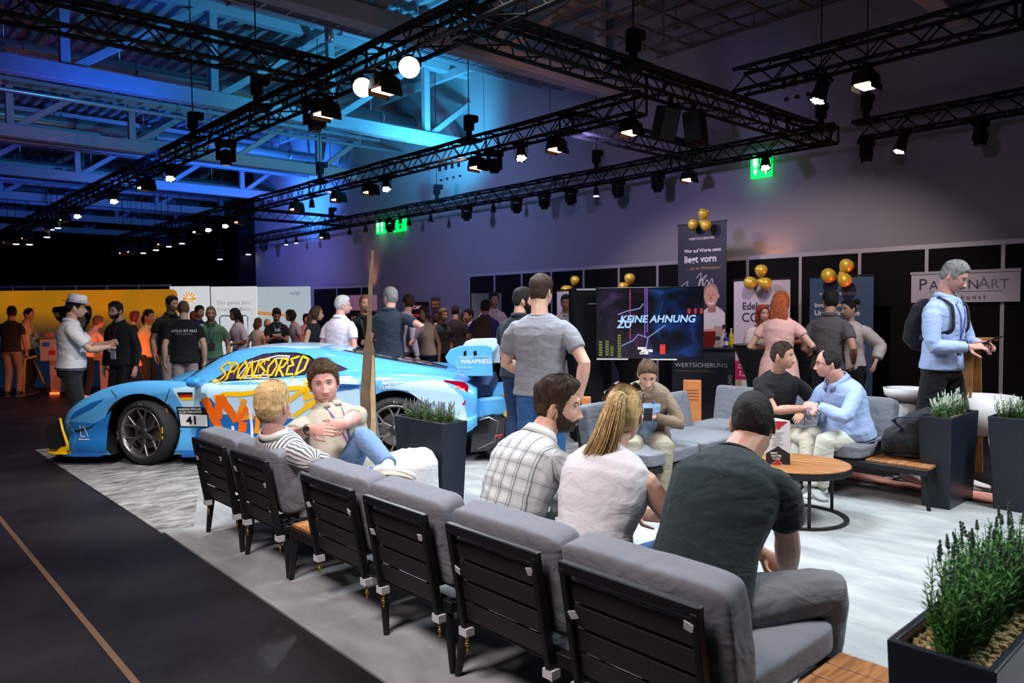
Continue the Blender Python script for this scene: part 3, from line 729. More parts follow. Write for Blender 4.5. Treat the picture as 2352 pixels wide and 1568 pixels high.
    for s_, key in ((-1, 'L'), (1, 'R')):
        ft = S.get('foot' + key)
        if ft is None: ft = (s_ * .11 * k, .0 + py0, 0) if sit is None else (s_ * .14 * k, .47 * k + py0, 0)
        an = Vector(ft) + Vector((0, 0, .085 * k)) ; kn, an = ik(hips[s_], an, .43 * k, .41 * k, S.get('knee' + key, (s_ * .12, 1, .3)))
        legs[s_] = (hips[s_], kn, an)
        if S.get('bareleg'):
            body.limb([hips[s_], hips[s_].lerp(kn, .5), kn, kn.lerp(an, .35), an], [.08 * k, .065 * k, .05 * k, .052 * k, .035 * k], n=12)
    V, F, _n1 = remesh(body.v, body.f, vb, 3 if near == 2 else 2, .5)
    fx, Mh = add_head(root, S, MH, (.97 if fem else 1.0) * k ** .5 * S.get('hk', 1.), near)
    MI = [np.zeros(len(F), int)]; allF = list(F); AV = [V]; off = len(V)
    for v_, f_, m_ in fx: AV.append(v_); allF += [tuple(off + i for i in q) for q in f_]; MI.append(m_); off += len(v_)
    mkmesh('body', np.concatenate(AV), allF, [skin(S.get('skin', 'fair')), LIP], root, np.concatenate(MI))
    # ---- clothes
    vc = .008 if near == 2 else (.012 if near == 1 else .017)
    def cloth(nm, so, m, wr_=.0, patt=False, vox=None, it=4):
        V, F, NN = remesh(so.v, so.f, vox or vc, it, .5)
        if wr_ and near:
            sd = S.get('seed', 1) * 3.7
            nn = np.array([mnoise.noise(Vector((v[0] * 5 + v[2] * 3 + sd, v[1] * 5, v[2] * 10))) + .3 * mnoise.noise(Vector((v[0] * 13, v[1] * 13 + sd, v[2] * 20))) for v in V])
            rg = 1 - np.abs(nn) * 2.2; V = V + NN * (np.clip(rg, -1, 1)[:, None] * wr_)
        at_ = None
        if patt:
            at_ = np.zeros((len(V), 3)); segs = []
            for s_ in (-1, 1):
                a_, e_, w_ = [np.array(q) for q in arms[s_][:3]]; segs += [(a_ + (e_ - a_) * .12, e_, s_), (e_, w_, s_)]
            best = np.full(len(V), 1e9); T0 = np.array(spine(.0)); T1 = np.array(spine(.85)); x_, y_, z_ = frame(.5); x_ = np.array(x_); y_ = np.array(y_)
            ab = T1 - T0; t_ = np.clip(((V - T0) @ ab) / (ab @ ab), -.3, 1.1); c_ = T0 + t_[:, None] * ab; dv = V - c_; best = np.maximum(0, np.sqrt(((dv @ x_) / 1.45) ** 2 + (dv @ y_) ** 2) - .0) * .78
            at_[:, 0] = dv @ x_; at_[:, 1] = t_ * np.linalg.norm(ab); at_[:, 2] = 0
            for a_, b_, s_ in segs:
                ab = b_ - a_; L_ = np.linalg.norm(ab); t_ = np.clip(((V - a_) @ ab) / (ab @ ab), 0, 1); c_ = a_ + t_[:, None] * ab; dv = V - c_; dd = np.linalg.norm(dv, axis=1)
                u1, u2, u3 = basis(Vector(ab)); an_ = np.arctan2(dv @ np.array(u2), dv @ np.array(u1)); k_ = dd < best
                at_[k_, 0] = (an_ * .055)[k_]; at_[k_, 1] = (t_ * L_)[k_] + .33; best = np.where(k_, dd, best)
        return mkmesh(nm, V, F, m, root, attr=at_)
    top = S.get('top', ('tshirt', 'cl', (.02, .02, .02)))
    kind, cn, cc = top[:3]; cm = top[3] if len(top) > 3 else fabric(cn, cc)
    fit = S.get('fit', .012)
    hem = S.get('hem', -.10 if kind in ('tshirt', 'polo', 'jacket', 'blouse') else -.02)
    so = Solid(); inf = fit + (.008 if kind == 'jacket' else 0)
    rr_ = [ring(hem, .174, .122, inf + .005)] + [ring(t, a, b, inf) for t, a, b in TOR if t > hem + .04 and t < 1.01]; rr_ += [ring(1.035, .078, .066, inf * .3)]
    so.loft(rr_, 20, .12)
    sl = S.get('sleeve', {'tshirt': .62, 'polo': .62, 'shirt': 1.92, 'jacket': 1.94, 'blouse': 1.9, 'dress': .5, 'none': .0}[kind])
    sm = S.get('arm', 1.) * (.9 if fem else 1.) * k
    for s_ in (-1, 1):
        a_, e_, w_ = arms[s_][:3]
        so.ball(a_ - X * s_ * .02, (.055 * k, .058 * k, .055 * k)) if sl > 0 else so.ball(a_ - X * s_ * .055, (.05 * k, .052 * k, .05 * k))
        if sl <= 0: continue
        P1 = []; R1 = []
        for t in np.linspace(0, sl, max(4, int(sl * 6) + 1)):
            p = a_.lerp(e_, t) if t <= 1 else e_.lerp(w_, t - 1); base = np.interp(t, [0, .2, .3, .8, 1, 1.3, 1.9], [.046, .052, .053, .047, .046, .046, .033])
            loose = S.get('sloose', .012 if sl < 1 else .009) * (1.15 if sl < 1 and t > .3 else 1.)
            P1.append(p - (X * s_ * .03 if t == 0 else Vector())); R1.append(base * sm + loose)
        so.limb(P1, R1, flat=.97, n=14, cap=.08)
    nm = {'tshirt': 'tshirt', 'polo': 'polo_shirt', 'shirt': 'shirt', 'jacket': 'jacket', 'blouse': 'blouse', 'dress': 'dress', 'none': 'sleeveless_top'}[kind]
    if kind == 'dress':
        so.loft([ring(.34, .15, .105, .01), ring(.1, .17, .13, .02), ring(-.2, .19, .16, .03), (S0 + Vector((0, .0, -.45 * k)), Vector((1, 0, 0)), Vector((0, 1, 0)), .25 * k, .21 * k), (S0 + Vector((0, 0, -.68 * k)), Vector((1, 0, 0)), Vector((0, 1, 0)), .28 * k, .24 * k)], 20, .05)
    cloth(nm, so, cm, S.get('wrk', .0035), S.get('patt', False))
    if S.get('inner'):        # shirt visible in the opening of a jacket
        ic = fabric(*S['inner']); so = Solid(); so.loft([ring(t, a * (.50 + .1 * t), b, inf + .010 + .012 * (t > .3), .010) for t, a, b in TOR if -.05 < t < .93], 16, .2)
        cloth('inner_shirt', so, ic, .0)
    if kind in ('shirt', 'polo', 'jacket') and not S.get('nocollar'):
        co = MB(); z_ = frame(1.)[2]; x_, y_, _z = frame(.99)
        for i, (rr1, h0, h1) in enumerate(((nr_ * 1.17, -.012, .030), )):
            n = 24; vs = []
            for j in range(n + 1):
                a = -math.pi / 2 + .16 + (2 * math.pi - .32) * j / n + math.pi
                dirv = x_ * math.cos(a - math.pi / 2 + math.pi / 2) + y_ * math.sin(a)
                fr = max(0, math.sin(a)); drop = .030 * fr
                b0 = spine(1.04) + Y * .004 * (1 - fr) - z_ * drop
                vs += [b0 + dirv * rr1 * 1.0 + z_ * (h1), b0 + dirv * rr1 * 1.12 + z_ * (h1 + .002), b0 + dirv * (rr1 * 1.38 + .012 * fr) + z_ * (h0 - .020 * fr), b0 + dirv * (rr1 * 1.25) + z_ * (h0)]
            fs = [(4 * j + q, 4 * (j + 1) + q, 4 * (j + 1) + (q + 1) % 4, 4 * j + (q + 1) % 4) for j in range(n) for q in range(4)]
            co.add(vs, fs)
        cmm = S.get('collar_mat') or cm
        co.build('collar', cmm, root, smooth=True)
    elif kind in ('tshirt', 'none', 'blouse', 'dress'):
        n = 28; x_, y_, z_ = frame(.98); pts = []
        for j in range(n):
            a = 2 * math.pi * j / n; fr = max(0, math.sin(a)); pts.append(spine(1.04) + x_ * math.cos(a) * nr_ * 1.3 + y_ * math.sin(a) * nr_ * (1.22 + .25 * fr) - z_ * (.006 + .022 * fr))
        c_ = MB(); c_.tube(pts + [pts[0]], .0075, 8, cap=False); c_.build('neckband', cm, root, smooth=True)
    bot = S.get('bottom', ('trousers', 'tr', (.01, .01, .012)))
    if bot[0] == 'trousers' and not S.get('nolegs'):
        so = Solid(); tm = bot[3] if len(bot) > 3 else fabric(bot[1], bot[2]); lw = S.get('legw', 1.) * (1 + .05 * fem)
        so.loft([ring(.12, .150, .108, .008), ring(.0, .168, .118, .006), ring(-.13, .165, .115, .004)], 18, .35)
        cuff = S.get('cuff', .97)
        for s_ in (-1, 1):
            a_, e_, w_ = legs[s_]; so.ball(a_ - Vector((0, .015 if sit is not None else .01, 0)), (.088 * k * lw, .105 * k, .095 * k))
            P1 = []; R1 = []
            for t in (0, .3, .6, .9, 1.0, 1.1, 1.35, 1.65, 1 + cuff):
                P1.append(a_.lerp(e_, t) if t <= 1 else e_.lerp(w_, t - 1)); R1.append(float(np.interp(t, [0, .3, .6, .9, 1.1, 1.35, 1.65, 2], [.088, .085, .076, .066, .063, .062, .054, .050])) * k * lw + .006)
            so.limb(P1, R1, n=14, cap=.08)
        cloth('trousers', so, tm, S.get('twrk', .004), False)
    elif bot[0] == 'skirt':
        so = Solid(); so.loft([ring(.3, .145, .105, .008), ring(.0, .172, .122, .01), (S0 + Vector((0, 0, -.5 * k)), Vector((1, 0, 0)), Vector((0, 1, 0)), .26 * k, .22 * k), (S0 + Vector((0, 0, -.8 * k)), Vector((1, 0, 0)), Vector((0, 1, 0)), .3 * k, .26 * k)], 20, .05); cloth('skirt', so, fabric(bot[1], bot[2]), .006)
    shoe = S.get('shoes', (.02, .02, .02))
    if not S.get('nolegs'):
        smm = mat('shoe_%d' % int(sum(shoe) * 1000), shoe, .55); sole = mat('sole_%d' % int(sum(shoe) * 1000), tuple(min(.75, c * 1.1 + .1) for c in shoe) if S.get('sole') is None else S['sole'], .7)
        for s_, key in ((-1, 'L'), (1, 'R')):
            a_, e_, w_ = legs[s_]; fd = Vector(S.get('fdir' + key, (s_ * .22, 1, 0))).normalized(); fu = Vector(S.get('fup' + key, (0, 0, 1))); fu = (fu - fd * fu.dot(fd)).normalized(); sx_ = fd.cross(fu)
            G = w_ - fu * .085 * k; q = lambda f_, u_: G + fd * f_ * k + fu * u_ * k
            so = Solid(); so.loft([(q(-.075, .042), sx_, fu, .026 * k, .030 * k), (q(-.05, .048), sx_, fu, .036 * k, .042 * k), (q(0, .052), sx_, fu, .040 * k, .046 * k), (q(.06, .044), sx_, fu, .041 * k, .036 * k), (q(.12, .034), sx_, fu, .047 * k, .026 * k), (q(.17, .028), sx_, fu, .042 * k, .021 * k), (q(.2, .025), sx_, fu, .028 * k, .016 * k)], 14, .5)
            so.limb([q(-.005, .05), q(-.01, .10)], [(.040 * k, .043 * k), (.037 * k, .042 * k)], up=sx_)
            V, F, NN = remesh(so.v, so.f, max(.006, vc * .7), 3)
            sh_ = mkmesh('shoe', V, F, smm, root)
            sp_ = MB(); n = 20; out = []
            for j in range(n):
                a = 2 * math.pi * j / n; f_ = .062 + .142 * math.cos(a); w2 = (.040 + .009 * math.cos(a)) * math.sin(a); out.append((f_, w2))
            sp_.prism([(f_ * k, w2 * k) for f_, w2 in out], G + fu * .0, fd, fu.cross(fd), .026 * k)
            so2 = sp_.build('sole', sole, sh_, smooth=False, bevel=.004)
    # accessories
    def surf(t, xx, push=.0):
        c_, x_, y_, a_, b_ = ring(t, *[float(np.interp(t, [q[0] for q in TOR], [q[i] for q in TOR])) for i in (1, 2)], inf + push); 
        return c_ + x_ * xx + y_ * b_ * math.sqrt(max(0, 1 - (xx / a_) ** 2))
    if S.get('lanyard'):
        lc = S['lanyard']; lm = mat('lanyard_%d' % int(1000 * sum(c * (i + 1) for i, c in enumerate(lc))), lc, .5); l = MB(); tb = S.get('lt', .42)
        x_, y_, z_ = frame(1.)
        for s_ in (-1, 1):
            pts = [spine(1.0) - y_ * nr_ * 1.3 + z_ * .012, spine(1.0) + x_ * s_ * nr_ * 1.25 + z_ * .010, surf(.93, s_ * .055, .006)] + [surf(.93 + (tb - .93) * q, s_ * .055 * (1 - q), .008) for q in (.25, .5, .75, 1)]
            l.tube(pts, .007, 6, flat=.25, up=(0, 1, 0))
        la_ = l.build('lanyard', lm, root)
        if S.get('badge', True):
            p = surf(tb - .1, 0, .012); x_, y_, z_ = frame(tb - .1); b = MB(); b.box((0, 0, 0), (.09, .006, .12), Matrix.Translation(p) @ Matrix((tuple(x_) + (0,), tuple(y_) + (0,), tuple(z_) + (0,), (0, 0, 0, 1))).transposed()); bc_ = S.get('badgec', (.6, .6, .65)); b.build('badge', mat('badge_card_%d' % int(999 * sum(bc_)), bc_, .35), la_)
    if S.get('watch'):
        for s_ in ((-1, 1) if S['watch'] == 2 else (S['watch'],)):
            if s_ == 2: continue
            a_, e_, w_ = arms[s_][:3]; p = e_.lerp(w_, .93); z_ = (w_ - e_).normalized(); x_, y_, z_ = basis(z_); wm = MB(); c_ = S.get('watchc', (.015, .015, .015))
            wm.tube([p + (x_ * math.cos(a) + y_ * math.sin(a)) * .032 * k for a in np.linspace(0, 2 * math.pi, 17)], .005, 6, cap=False)
            wm.cyl(p + arms[s_][4].normalized() * .028 * k, p + arms[s_][4].normalized() * .040 * k, .018, n=14); wm.build('wristwatch', mat('watch_%d' % int(1000 * sum(c_)), c_, .35, .4), root, smooth=False)
    if S.get('belt'):
        b = MB(); x_, y_, z_ = frame(.03); r_ = ring(.03, .168, .118, .016)
        b.tube([r_[0] + x_ * math.cos(a) * r_[3] + y_ * math.sin(a) * r_[4] for a in np.linspace(0, 2 * math.pi, 29)], .018, 6, flat=.35, cap=False, up=(0, 0, 1)); b.build('belt', mat('belt', (.02, .015, .012), .5), root, smooth=True)
    S['_'] = dict(root=root, Mh=Mh, arms=arms, legs=legs, spine=spine, frame=frame, ring=ring, surf=surf, k=k, sh=sh, inf=inf)
    return S['_']
def face(loc, deg):
    'rotation so that +y faces: 0 the camera, 90 picture right, 180 away, -90 picture left'
    d = -Vector((loc[0], loc[1], 0)).normalized(); r = Vector((-d.y, d.x, 0)) ; a = math.radians(deg)
    f = d * math.cos(a) + r * math.sin(a); return math.atan2(-f.x, f.y)
def lpos(P, rz, loc):
    'world point to figure-local'
    return Matrix.Rotation(-rz, 3, 'Z') @ (Vector(P) - Vector(loc))
# ---------------------------------------------------------------- patterned cloth
def pattern_mat(name, kind):
    m, nt, b = _nt(name); b.inputs['Roughness'].default_value = .85; b.inputs['Specular IOR Level'].default_value = .2
    a = N(nt, 'ShaderNodeAttribute', attribute_name='pat'); sx = N(nt, 'ShaderNodeSeparateXYZ'); nt.links.new(a.outputs['Vector'], sx.inputs[0])
    no = N(nt, 'ShaderNodeTexNoise', i_Scale=5.); nt.links.new(a.outputs['Vector'], no.inputs['Vector'])
    def line(src, per, duty, soft=.12):
        d = N(nt, 'ShaderNodeMath', operation='DIVIDE'); nt.links.new(src, d.inputs[0]); d.inputs[1].default_value = per
        f = N(nt, 'ShaderNodeMath', operation='FRACT'); nt.links.new(d.outputs[0], f.inputs[0])
        s_ = N(nt, 'ShaderNodeMath', operation='SUBTRACT'); nt.links.new(f.outputs[0], s_.inputs[0]); s_.inputs[1].default_value = .5
        ab = N(nt, 'ShaderNodeMath', operation='ABSOLUTE'); nt.links.new(s_.outputs[0], ab.inputs[0])
        r = N(nt, 'ShaderNodeMapRange'); r.inputs[1].default_value = duty / 2 + soft / 2; r.inputs[2].default_value = duty / 2 - soft / 2; nt.links.new(ab.outputs[0], r.inputs[0]); return r.outputs[0]
    def off(src, v):
        d = N(nt, 'ShaderNodeMath', operation='ADD'); nt.links.new(src, d.inputs[0]); d.inputs[1].default_value = v; return d.outputs[0]
    def mix(fac, c1, c2, k=1.):
        if k != 1.:
            q = N(nt, 'ShaderNodeMath', operation='MULTIPLY'); nt.links.new(fac, q.inputs[0]); q.inputs[1].default_value = k; fac = q.outputs[0]
        x = N(nt, 'ShaderNodeMix', data_type='RGBA'); nt.links.new(fac, x.inputs[0])
        for i, c in ((6, c1), (7, c2)):
            if isinstance(c, tuple): x.inputs[i].default_value = c + (1,)
            else: nt.links.new(c, x.inputs[i])
        return x.outputs[2]
    X_, Y_ = sx.outputs[0], sx.outputs[1]
    if kind == 'stripe':
        wv = N(nt, 'ShaderNodeMath', operation='MULTIPLY_ADD'); nt.links.new(no.outputs['Fac'], wv.inputs[0]); wv.inputs[1].default_value = .03; nt.links.new(X_, wv.inputs[2])
        c = mix(line(wv.outputs[0], .019, .46), (.62, .6, .57), (.11, .115, .14))
    elif kind == 'fine':
        c = mix(line(X_, .011, .4), (.5, .42, .5), (.3, .24, .34))
    else:
        base = (.62, .65, .63)
        c = mix(line(X_, .062, .46), base, (.46, .49, .49), .55); c = mix(line(Y_, .062, .46), c, (.42, .46, .47), .55)
        c = mix(line(X_, .062, .07, .05), c, (.05, .055, .08), .85); c = mix(line(off(X_, .013), .062, .05, .04), c, (.08, .09, .12), .7)
        c = mix(line(Y_, .062, .06, .05), c, (.1, .1, .13), .6)
    nt.links.new(c, b.inputs['Base Color'])
    n2 = N(nt, 'ShaderNodeTexNoise', i_Scale=260.); tc = N(nt, 'ShaderNodeTexCoord'); nt.links.new(tc.outputs['Object'], n2.inputs['Vector'])
    bp = N(nt, 'ShaderNodeBump', i_Strength=.3, i_Distance=.002); nt.links.new(n2.outputs['Fac'], bp.inputs['Height']); nt.links.new(bp.outputs[0], b.inputs['Normal'])
    return m
STRIPE = pattern_mat('striped_cotton', 'stripe'); PLAID = pattern_mat('plaid_cotton', 'plaid'); FINE = pattern_mat('fine_striped_cotton', 'fine')
def print_on(R_, s, t, size, col, back=True, x0=0., push=.006, **kw):
    vs, fs = text_geo(s, size, align='CENTER', **kw); out = []
    for v in vs:
        tt = t + v[1] / (.53 * R_['k']); c, x, y, a, b = R_['ring'](tt, *[float(np.interp(tt, [q[0] for q in TOR], [q[i] for q in TOR])) for i in (1, 2)], R_['inf'])
        xx = v[0] + x0; sg = -1 if back else 1
        out.append(c + x * (xx * (1 if back else -1)) + y * sg * (b * math.sqrt(max(0, 1 - (xx / a) ** 2)) + push))
    mb = MB(); mb.add(out, fs); return mb.build('shirt_print', mat('print_%d' % int(sum(col) * 999), col, .6), R_['root'])
def phone(p, M3, label, col=(.02, .02, .025), grp=None):
    m = Matrix.Translation(p) @ M3.to_4x4(); b = MB(); b.box((0, 0, 0), (.072, .148, .008)); o = b.build('smartphone', mat('phone_case_%d' % int(sum(col) * 99), col, .3), None, bevel=.003)
    o.matrix_world = m; s_ = MB(); s_.box((0, 0, .0045), (.066, .14, .0012)); s_.build('screen', mat('phone_glass', (.02, .02, .03), .05), o); return tag(o, label, 'phone', grp)
def hand_mid(R_, s_, d=.07):
    a = R_['arms'][s_]; r = R_['root']; p = a[2] + Vector(a[3]).normalized() * d * R_['k']
    return Matrix.Translation(r.location) @ Matrix.Rotation(r.rotation_euler.z, 4, 'Z') @ p
def wpt(R_, p): r = R_['root']; return Matrix.Translation(r.location) @ Matrix.Rotation(r.rotation_euler.z, 4, 'Z') @ Vector(p)
TC = {}
# ================================================================ seated people, near row
SEAT = .44
# man in plaid shirt
person(dict(loc=(2.19, 2.49, 0), rz=-math.pi / 2 + .05, near=2, h=1.80, sit=.40, lean=.44, curve=.5, side=.04, twist=-.1, yaw=-.95, pitch=-.02, label='person with a beard in a white and grey plaid shirt on the front sofa',
            top=('shirt', 'plaid', (1, 1, 1), PLAID), patt=True, fit=.02, sloose=.016, bottom=('trousers', 'dark_jeans_a', (.012, .013, .02)), handL=(-.1, .62, .58), handR=(.08, .6, .6), elbL=(-1, -.4, -.3), elbR=(1, -.3, -.4),
            hair='brown', hs=.003, ht=.03, quiff=.012, hn=.006, comb='side', sl=.03, beard=1, bt=.003, bc='brown', skin='fair', seed=3, wrk=.005, hk=1.03, shoes=(.3, .3, .3)))
# woman with blond ponytail
pt0 = (.0, -.115, .07)
R1 = person(dict(loc=(2.31, 2.07, 0), rz=-math.pi / 2 + .15, near=2, h=1.74, fem=1, sit=.39, lean=.38, curve=.5, yaw=.38, pitch=-.05, label='person with a long blond ponytail in a white sleeveless top, sitting on the front sofa',
            top=('none', 'white_blouse', (.66, .64, .66)), fit=.03, bw=1.12, arm=1.2, bottom=('trousers', 'blue_jeans_b', (.02, .07, .2)), handL=(-.05, .5, .62), handR=(.16, .48, .60), elbR=(1, -.3, -.8), elbL=(-1, -.3, -.8),
            hair='blond', cut='tied', ht=.012, hs=.006, hn=.002, comb='tail', tail_at=pt0, sl=.05, slift=.02, sw=.0008, ns=3600, skin='fair', seed=5, wrk=.0025, hk=1.05,
            mass=[dict(n='ponytail', p=[(0, -.09, .085), (-.005, -.155, .075), (-.02, -.185, .0), (-.045, -.20, -.09), (-.085, -.195, -.17), (-.125, -.17, -.235), (-.15, -.15, -.27)], r=[(.022, .022), (.034, .028), (.046, .032), (.05, .03), (.05, .024), (.04, .016), (.02, .008)], ns=700)]))
Mh = R1['Mh']; g = MB()
for s_ in (-1, 1):
    g.tube([(s_ * .036 + .03 * math.cos(a), .062 + .012 * math.sin(a), .128 - .012 * abs(math.cos(a)) + .014 * math.sin(a)) for a in np.linspace(0, 2 * math.pi, 17)], .0045, 6, cap=False)
    g.ball((s_ * .036, .062, .126), (.03, .008, .016), 12)
    g.tube([(s_ * .066, .058, .118), (s_ * .086, .02, .10), (s_ * .09, -.04, .06)], .003, 6)
g.tube([(-.01, .068, .132), (.01, .068, .132)], .003, 6); g.v = [tuple(Mh @ Vector(v)) for v in g.v]; g.build('sunglasses', mat('sunglasses_black', (.01, .01, .01), .15), R1['root'], smooth=True)
g = MB(); g.tube([(Mh @ Vector((.024 * math.cos(a), -.112 + .006 * math.sin(a), .084 + .024 * math.sin(a)))) for a in np.linspace(0, 2 * math.pi, 13)], .006, 6, cap=False); g.build('hair_tie', hairm('blond'), R1['root'], smooth=True)
# man in dark t-shirt
R2 = person(dict(loc=(2.33, 1.56, 0), rz=-math.pi / 2 - .05, near=2, h=1.88, sit=.42, lean=.60, curve=.45, side=-.06, yaw=.5, pitch=-.1, label='person in a dark green-grey tshirt and grey trousers, bending forward on the front sofa',
            top=('tshirt', 'teal_black', (.012, .022, .026)), fit=.018, bw=1.14, arm=1.12, hem=-.16, bottom=('trousers', 'grey_trousers', (.15, .155, .165)), legw=1.12, footR=(.24, .44, 0), footL=(-.2, .5, 0), kneeR=(.6, 1, .9), handR=(.02, .62, .42), handL=(-.1, .62, .52),
            elbR=(1, .3, -.3), elbL=(-1, .1, -.5), hair='dark', ht=.006, hs=.003, hn=.0015, sl=.008, slift=.25, ns=4200, skin='mid', neck=1.12, seed=8, wrk=.003, hk=1.03, sloose=.016, shoes=(.2, .2, .22)))
# man in striped shirt
def l3(P, loc, rz): v = lpos(P, rz, loc); return (v.x, v.y, v.z)
def ldir(D, rz): v = Matrix.Rotation(-rz, 3, 'Z') @ Vector(D); return (v.x, v.y, v.z)
L1 = Vector((2.24, 4.44, 0)); rz1 = -math.pi / 2 + .25
person(dict(loc=L1, rz=rz1, near=2, h=1.80, sit=.28, lean=-.54, curve=-.2, side=.06, twist=-.25, yaw=.35, pitch=.05, label='person with short blond hair in a grey and white striped shirt, slouching',
            top=('shirt', 'striped', (1, 1, 1), STRIPE), patt=True, fit=.024, sleeve=1.35, sloose=.024, bottom=('trousers', 'light_jeans', (.16, .25, .42)), handR=l3(ds(788, 1078, 385), L1, rz1), handL=(-.2, .35, .5), elbR=(1, -.6, .1), elbL=(-1, -.3, -.3), footL=(-.1, .55, 0), footR=(.15, .62, 0),
            hair='blond', ht=.016, hs=.003, comb='side', sl=.03, skin='pink', seed=9, neck=1.0, wrk=.005, hk=1.2, shoes=(.6, .58, .55)))
# man in beige polo, legs crossed
L0 = ds(800, 1060, 322); L0.z = 0
rz0 = face(L0, 30)
fo = Vector(l3(ds(893, 1072, 360), L0, rz0)) - Vector((0, 0, .085))
R3 = person(dict(loc=L0, rz=rz0, near=2, h=1.92, sit=.26, lean=-.50, curve=.2, twist=-.25, yaw=-.50, pitch=.04, roll=.10, label='person in a beige polo shirt reclining with hands folded and one leg crossed, curly hair',
            top=('polo', 'beige_knit', (.42, .37, .29)), fit=.024, bw=1.16, belly=.035, arm=1.16, bottom=('trousers', 'washed_jeans', (.13, .22, .38)), legw=.95,
            handL=l3(ds(785, 978, 350), L0, rz0), handR=l3(ds(712, 985, 352), L0, rz0), elbL=(1, -.05, -.5), elbR=(1, .0, -.5), hdL=ldir(-RGT * 1 + FWD * -.2, rz0), hdR=ldir(RGT * 1 - FWD * .2, rz0), hnL=ldir(-FWD + Vector((0, 0, .35)), rz0), hnR=ldir(-FWD + Vector((0, 0, .35)), rz0), curl=.30,
            kneeR=(-.2, .3, 1), footR=tuple(fo), fdirR=ldir(RGT * 1 - FWD * .45 + Vector((0, 0, .02)), rz0), fupR=ldir(FWD * .7 - RGT * -.2 + Vector((0, 0, .7)), rz0), kneeL=(-.3, 1, .5), footL=(-.12, .60, 0),
            hair='lbrown', ht=.028, hs=.012, hn=.012, hns=60, mn=.014, comb='curl', sl=.028, sw=.0011, slift=.6, ns=3800, skin='pink', seed=12, hk=1.20, neck=1.15, wrk=.004, lanyard=(.10, .03, .22), lt=.30, badge=False, watch=1, shoes=(.62, .6, .58), sole=(.5, .47, .38)))
# woman with phone in brown blazer
lw = Vector((5.14, 3.95, 0)); rzw = face(lw, 4)
R4 = person(dict(loc=lw, rz=rzw, near=2, h=1.68, fem=1, sit=.40, lean=.48, curve=.6, yaw=.02, pitch=-.50, label='person in a light brown blazer looking down at a phone on the far sofa',
            top=('jacket', 'taupe_blazer', (.20, .145, .10)), inner=('lightblue_shirt', (.28, .42, .62)), fit=.022, bw=1.16, belly=.03, bottom=('trousers', 'khaki', (.30, .27, .20)), legw=1.12, lanyard=(.02, .2, .35), lt=.35, badge=False,
            handR=(.06, .30, .70), handL=(-.06, .30, .70), elbR=(1, -.1, -.5), elbL=(-1, -.1, -.5), hdR=(-.7, .6, .1), hdL=(.7, .6, .1), hnR=(0, -.3, -1), hnL=(0, -.3, -1), curl=.5,
            footL=(-.1, .40, 0), footR=(.1, .40, 0), hair='lbrown', cut='tied', ht=.014, hs=.008, comb='back', sl=.03, slift=.04, skin='fair', seed=14, shoes=(.02, .02, .025), sole=(.6, .6, .6)))
phone(wpt(R4, (0, .40, .735)), (Matrix.Rotation(rzw, 3, 'Z') @ Matrix.Rotation(.9, 3, 'X')), 'dark smartphone held by the person in the brown blazer')
# seated man black t-shirt
lb = Vector((6.25, 3.36, 0))
R5 = person(dict(loc=lb, rz=face(lb, 22), near=2, h=1.72, sit=.40, lean=.20, twist=.05, yaw=.85, pitch=.0, label='person in a black tshirt on the far sofa, turned towards the light blue shirt',
            top=('tshirt', 'black_tee', (.010, .010, .012)), fit=.016, bw=1.05, bottom=('trousers', 'cream_trousers', (.52, .47, .38)), handR=(-.16, .32, .72), handL=(-.14, .30, .66), elbR=(1, -.2, -.6), elbL=(-1, -.2, -.4), hdR=(-.9, .4, .2), hdL=(.6, .6, -.1), hnR=(0, .6, .6), hnL=(0, .5, .8),
            kneeR=(.6, 1, .5), kneeL=(-.2, 1, .6), footR=(.25, .5, 0), footL=(-.1, .55, 0), hair='brown', ht=.012, hs=.005, comb='side', skin='mid', seed=15, watch=-1, watchc=(.5, .5, .52), shoes=(.3, .3, .3)))
# seated man light blue shirt
l2 = Vector((6.48, 2.74, 0))
R6 = person(dict(loc=l2, rz=face(l2, -48), near=2, h=1.68, sit=.39, lean=.34, yaw=-.45, pitch=-.02, label='balding person with glasses in a light blue shirt on the far sofa',
            top=('shirt', 'sky_shirt', (.33, .43, .68)), fit=.02, bw=1.22, belly=.12, arm=1.1, bottom=('trousers', 'offwhite_chinos', (.56, .55, .47)), legw=1.18, handR=(-.02, .40, .72), handL=(-.06, .42, .76), elbR=(1, -.3, -.5), elbL=(-1, -.3, -.5), hdR=(-.5, .8, .2), hdL=(.5, .8, .1), hnR=(.6, .3, .6), hnL=(-.6, .3, .6), curl=.6,
            kneeL=(-.2, 1, .6), kneeR=(.3, 1, .6), footL=(-.1, .42, 0), footR=(.16, .5, 0), hair='dark', cut='receding', ht=.006, hs=.008, ns=1800, sl=.012, glasses='black', skin='pink', seed=16, watch=-1, belt=1, neck=1.2, shoes=(.6, .6, .58)))
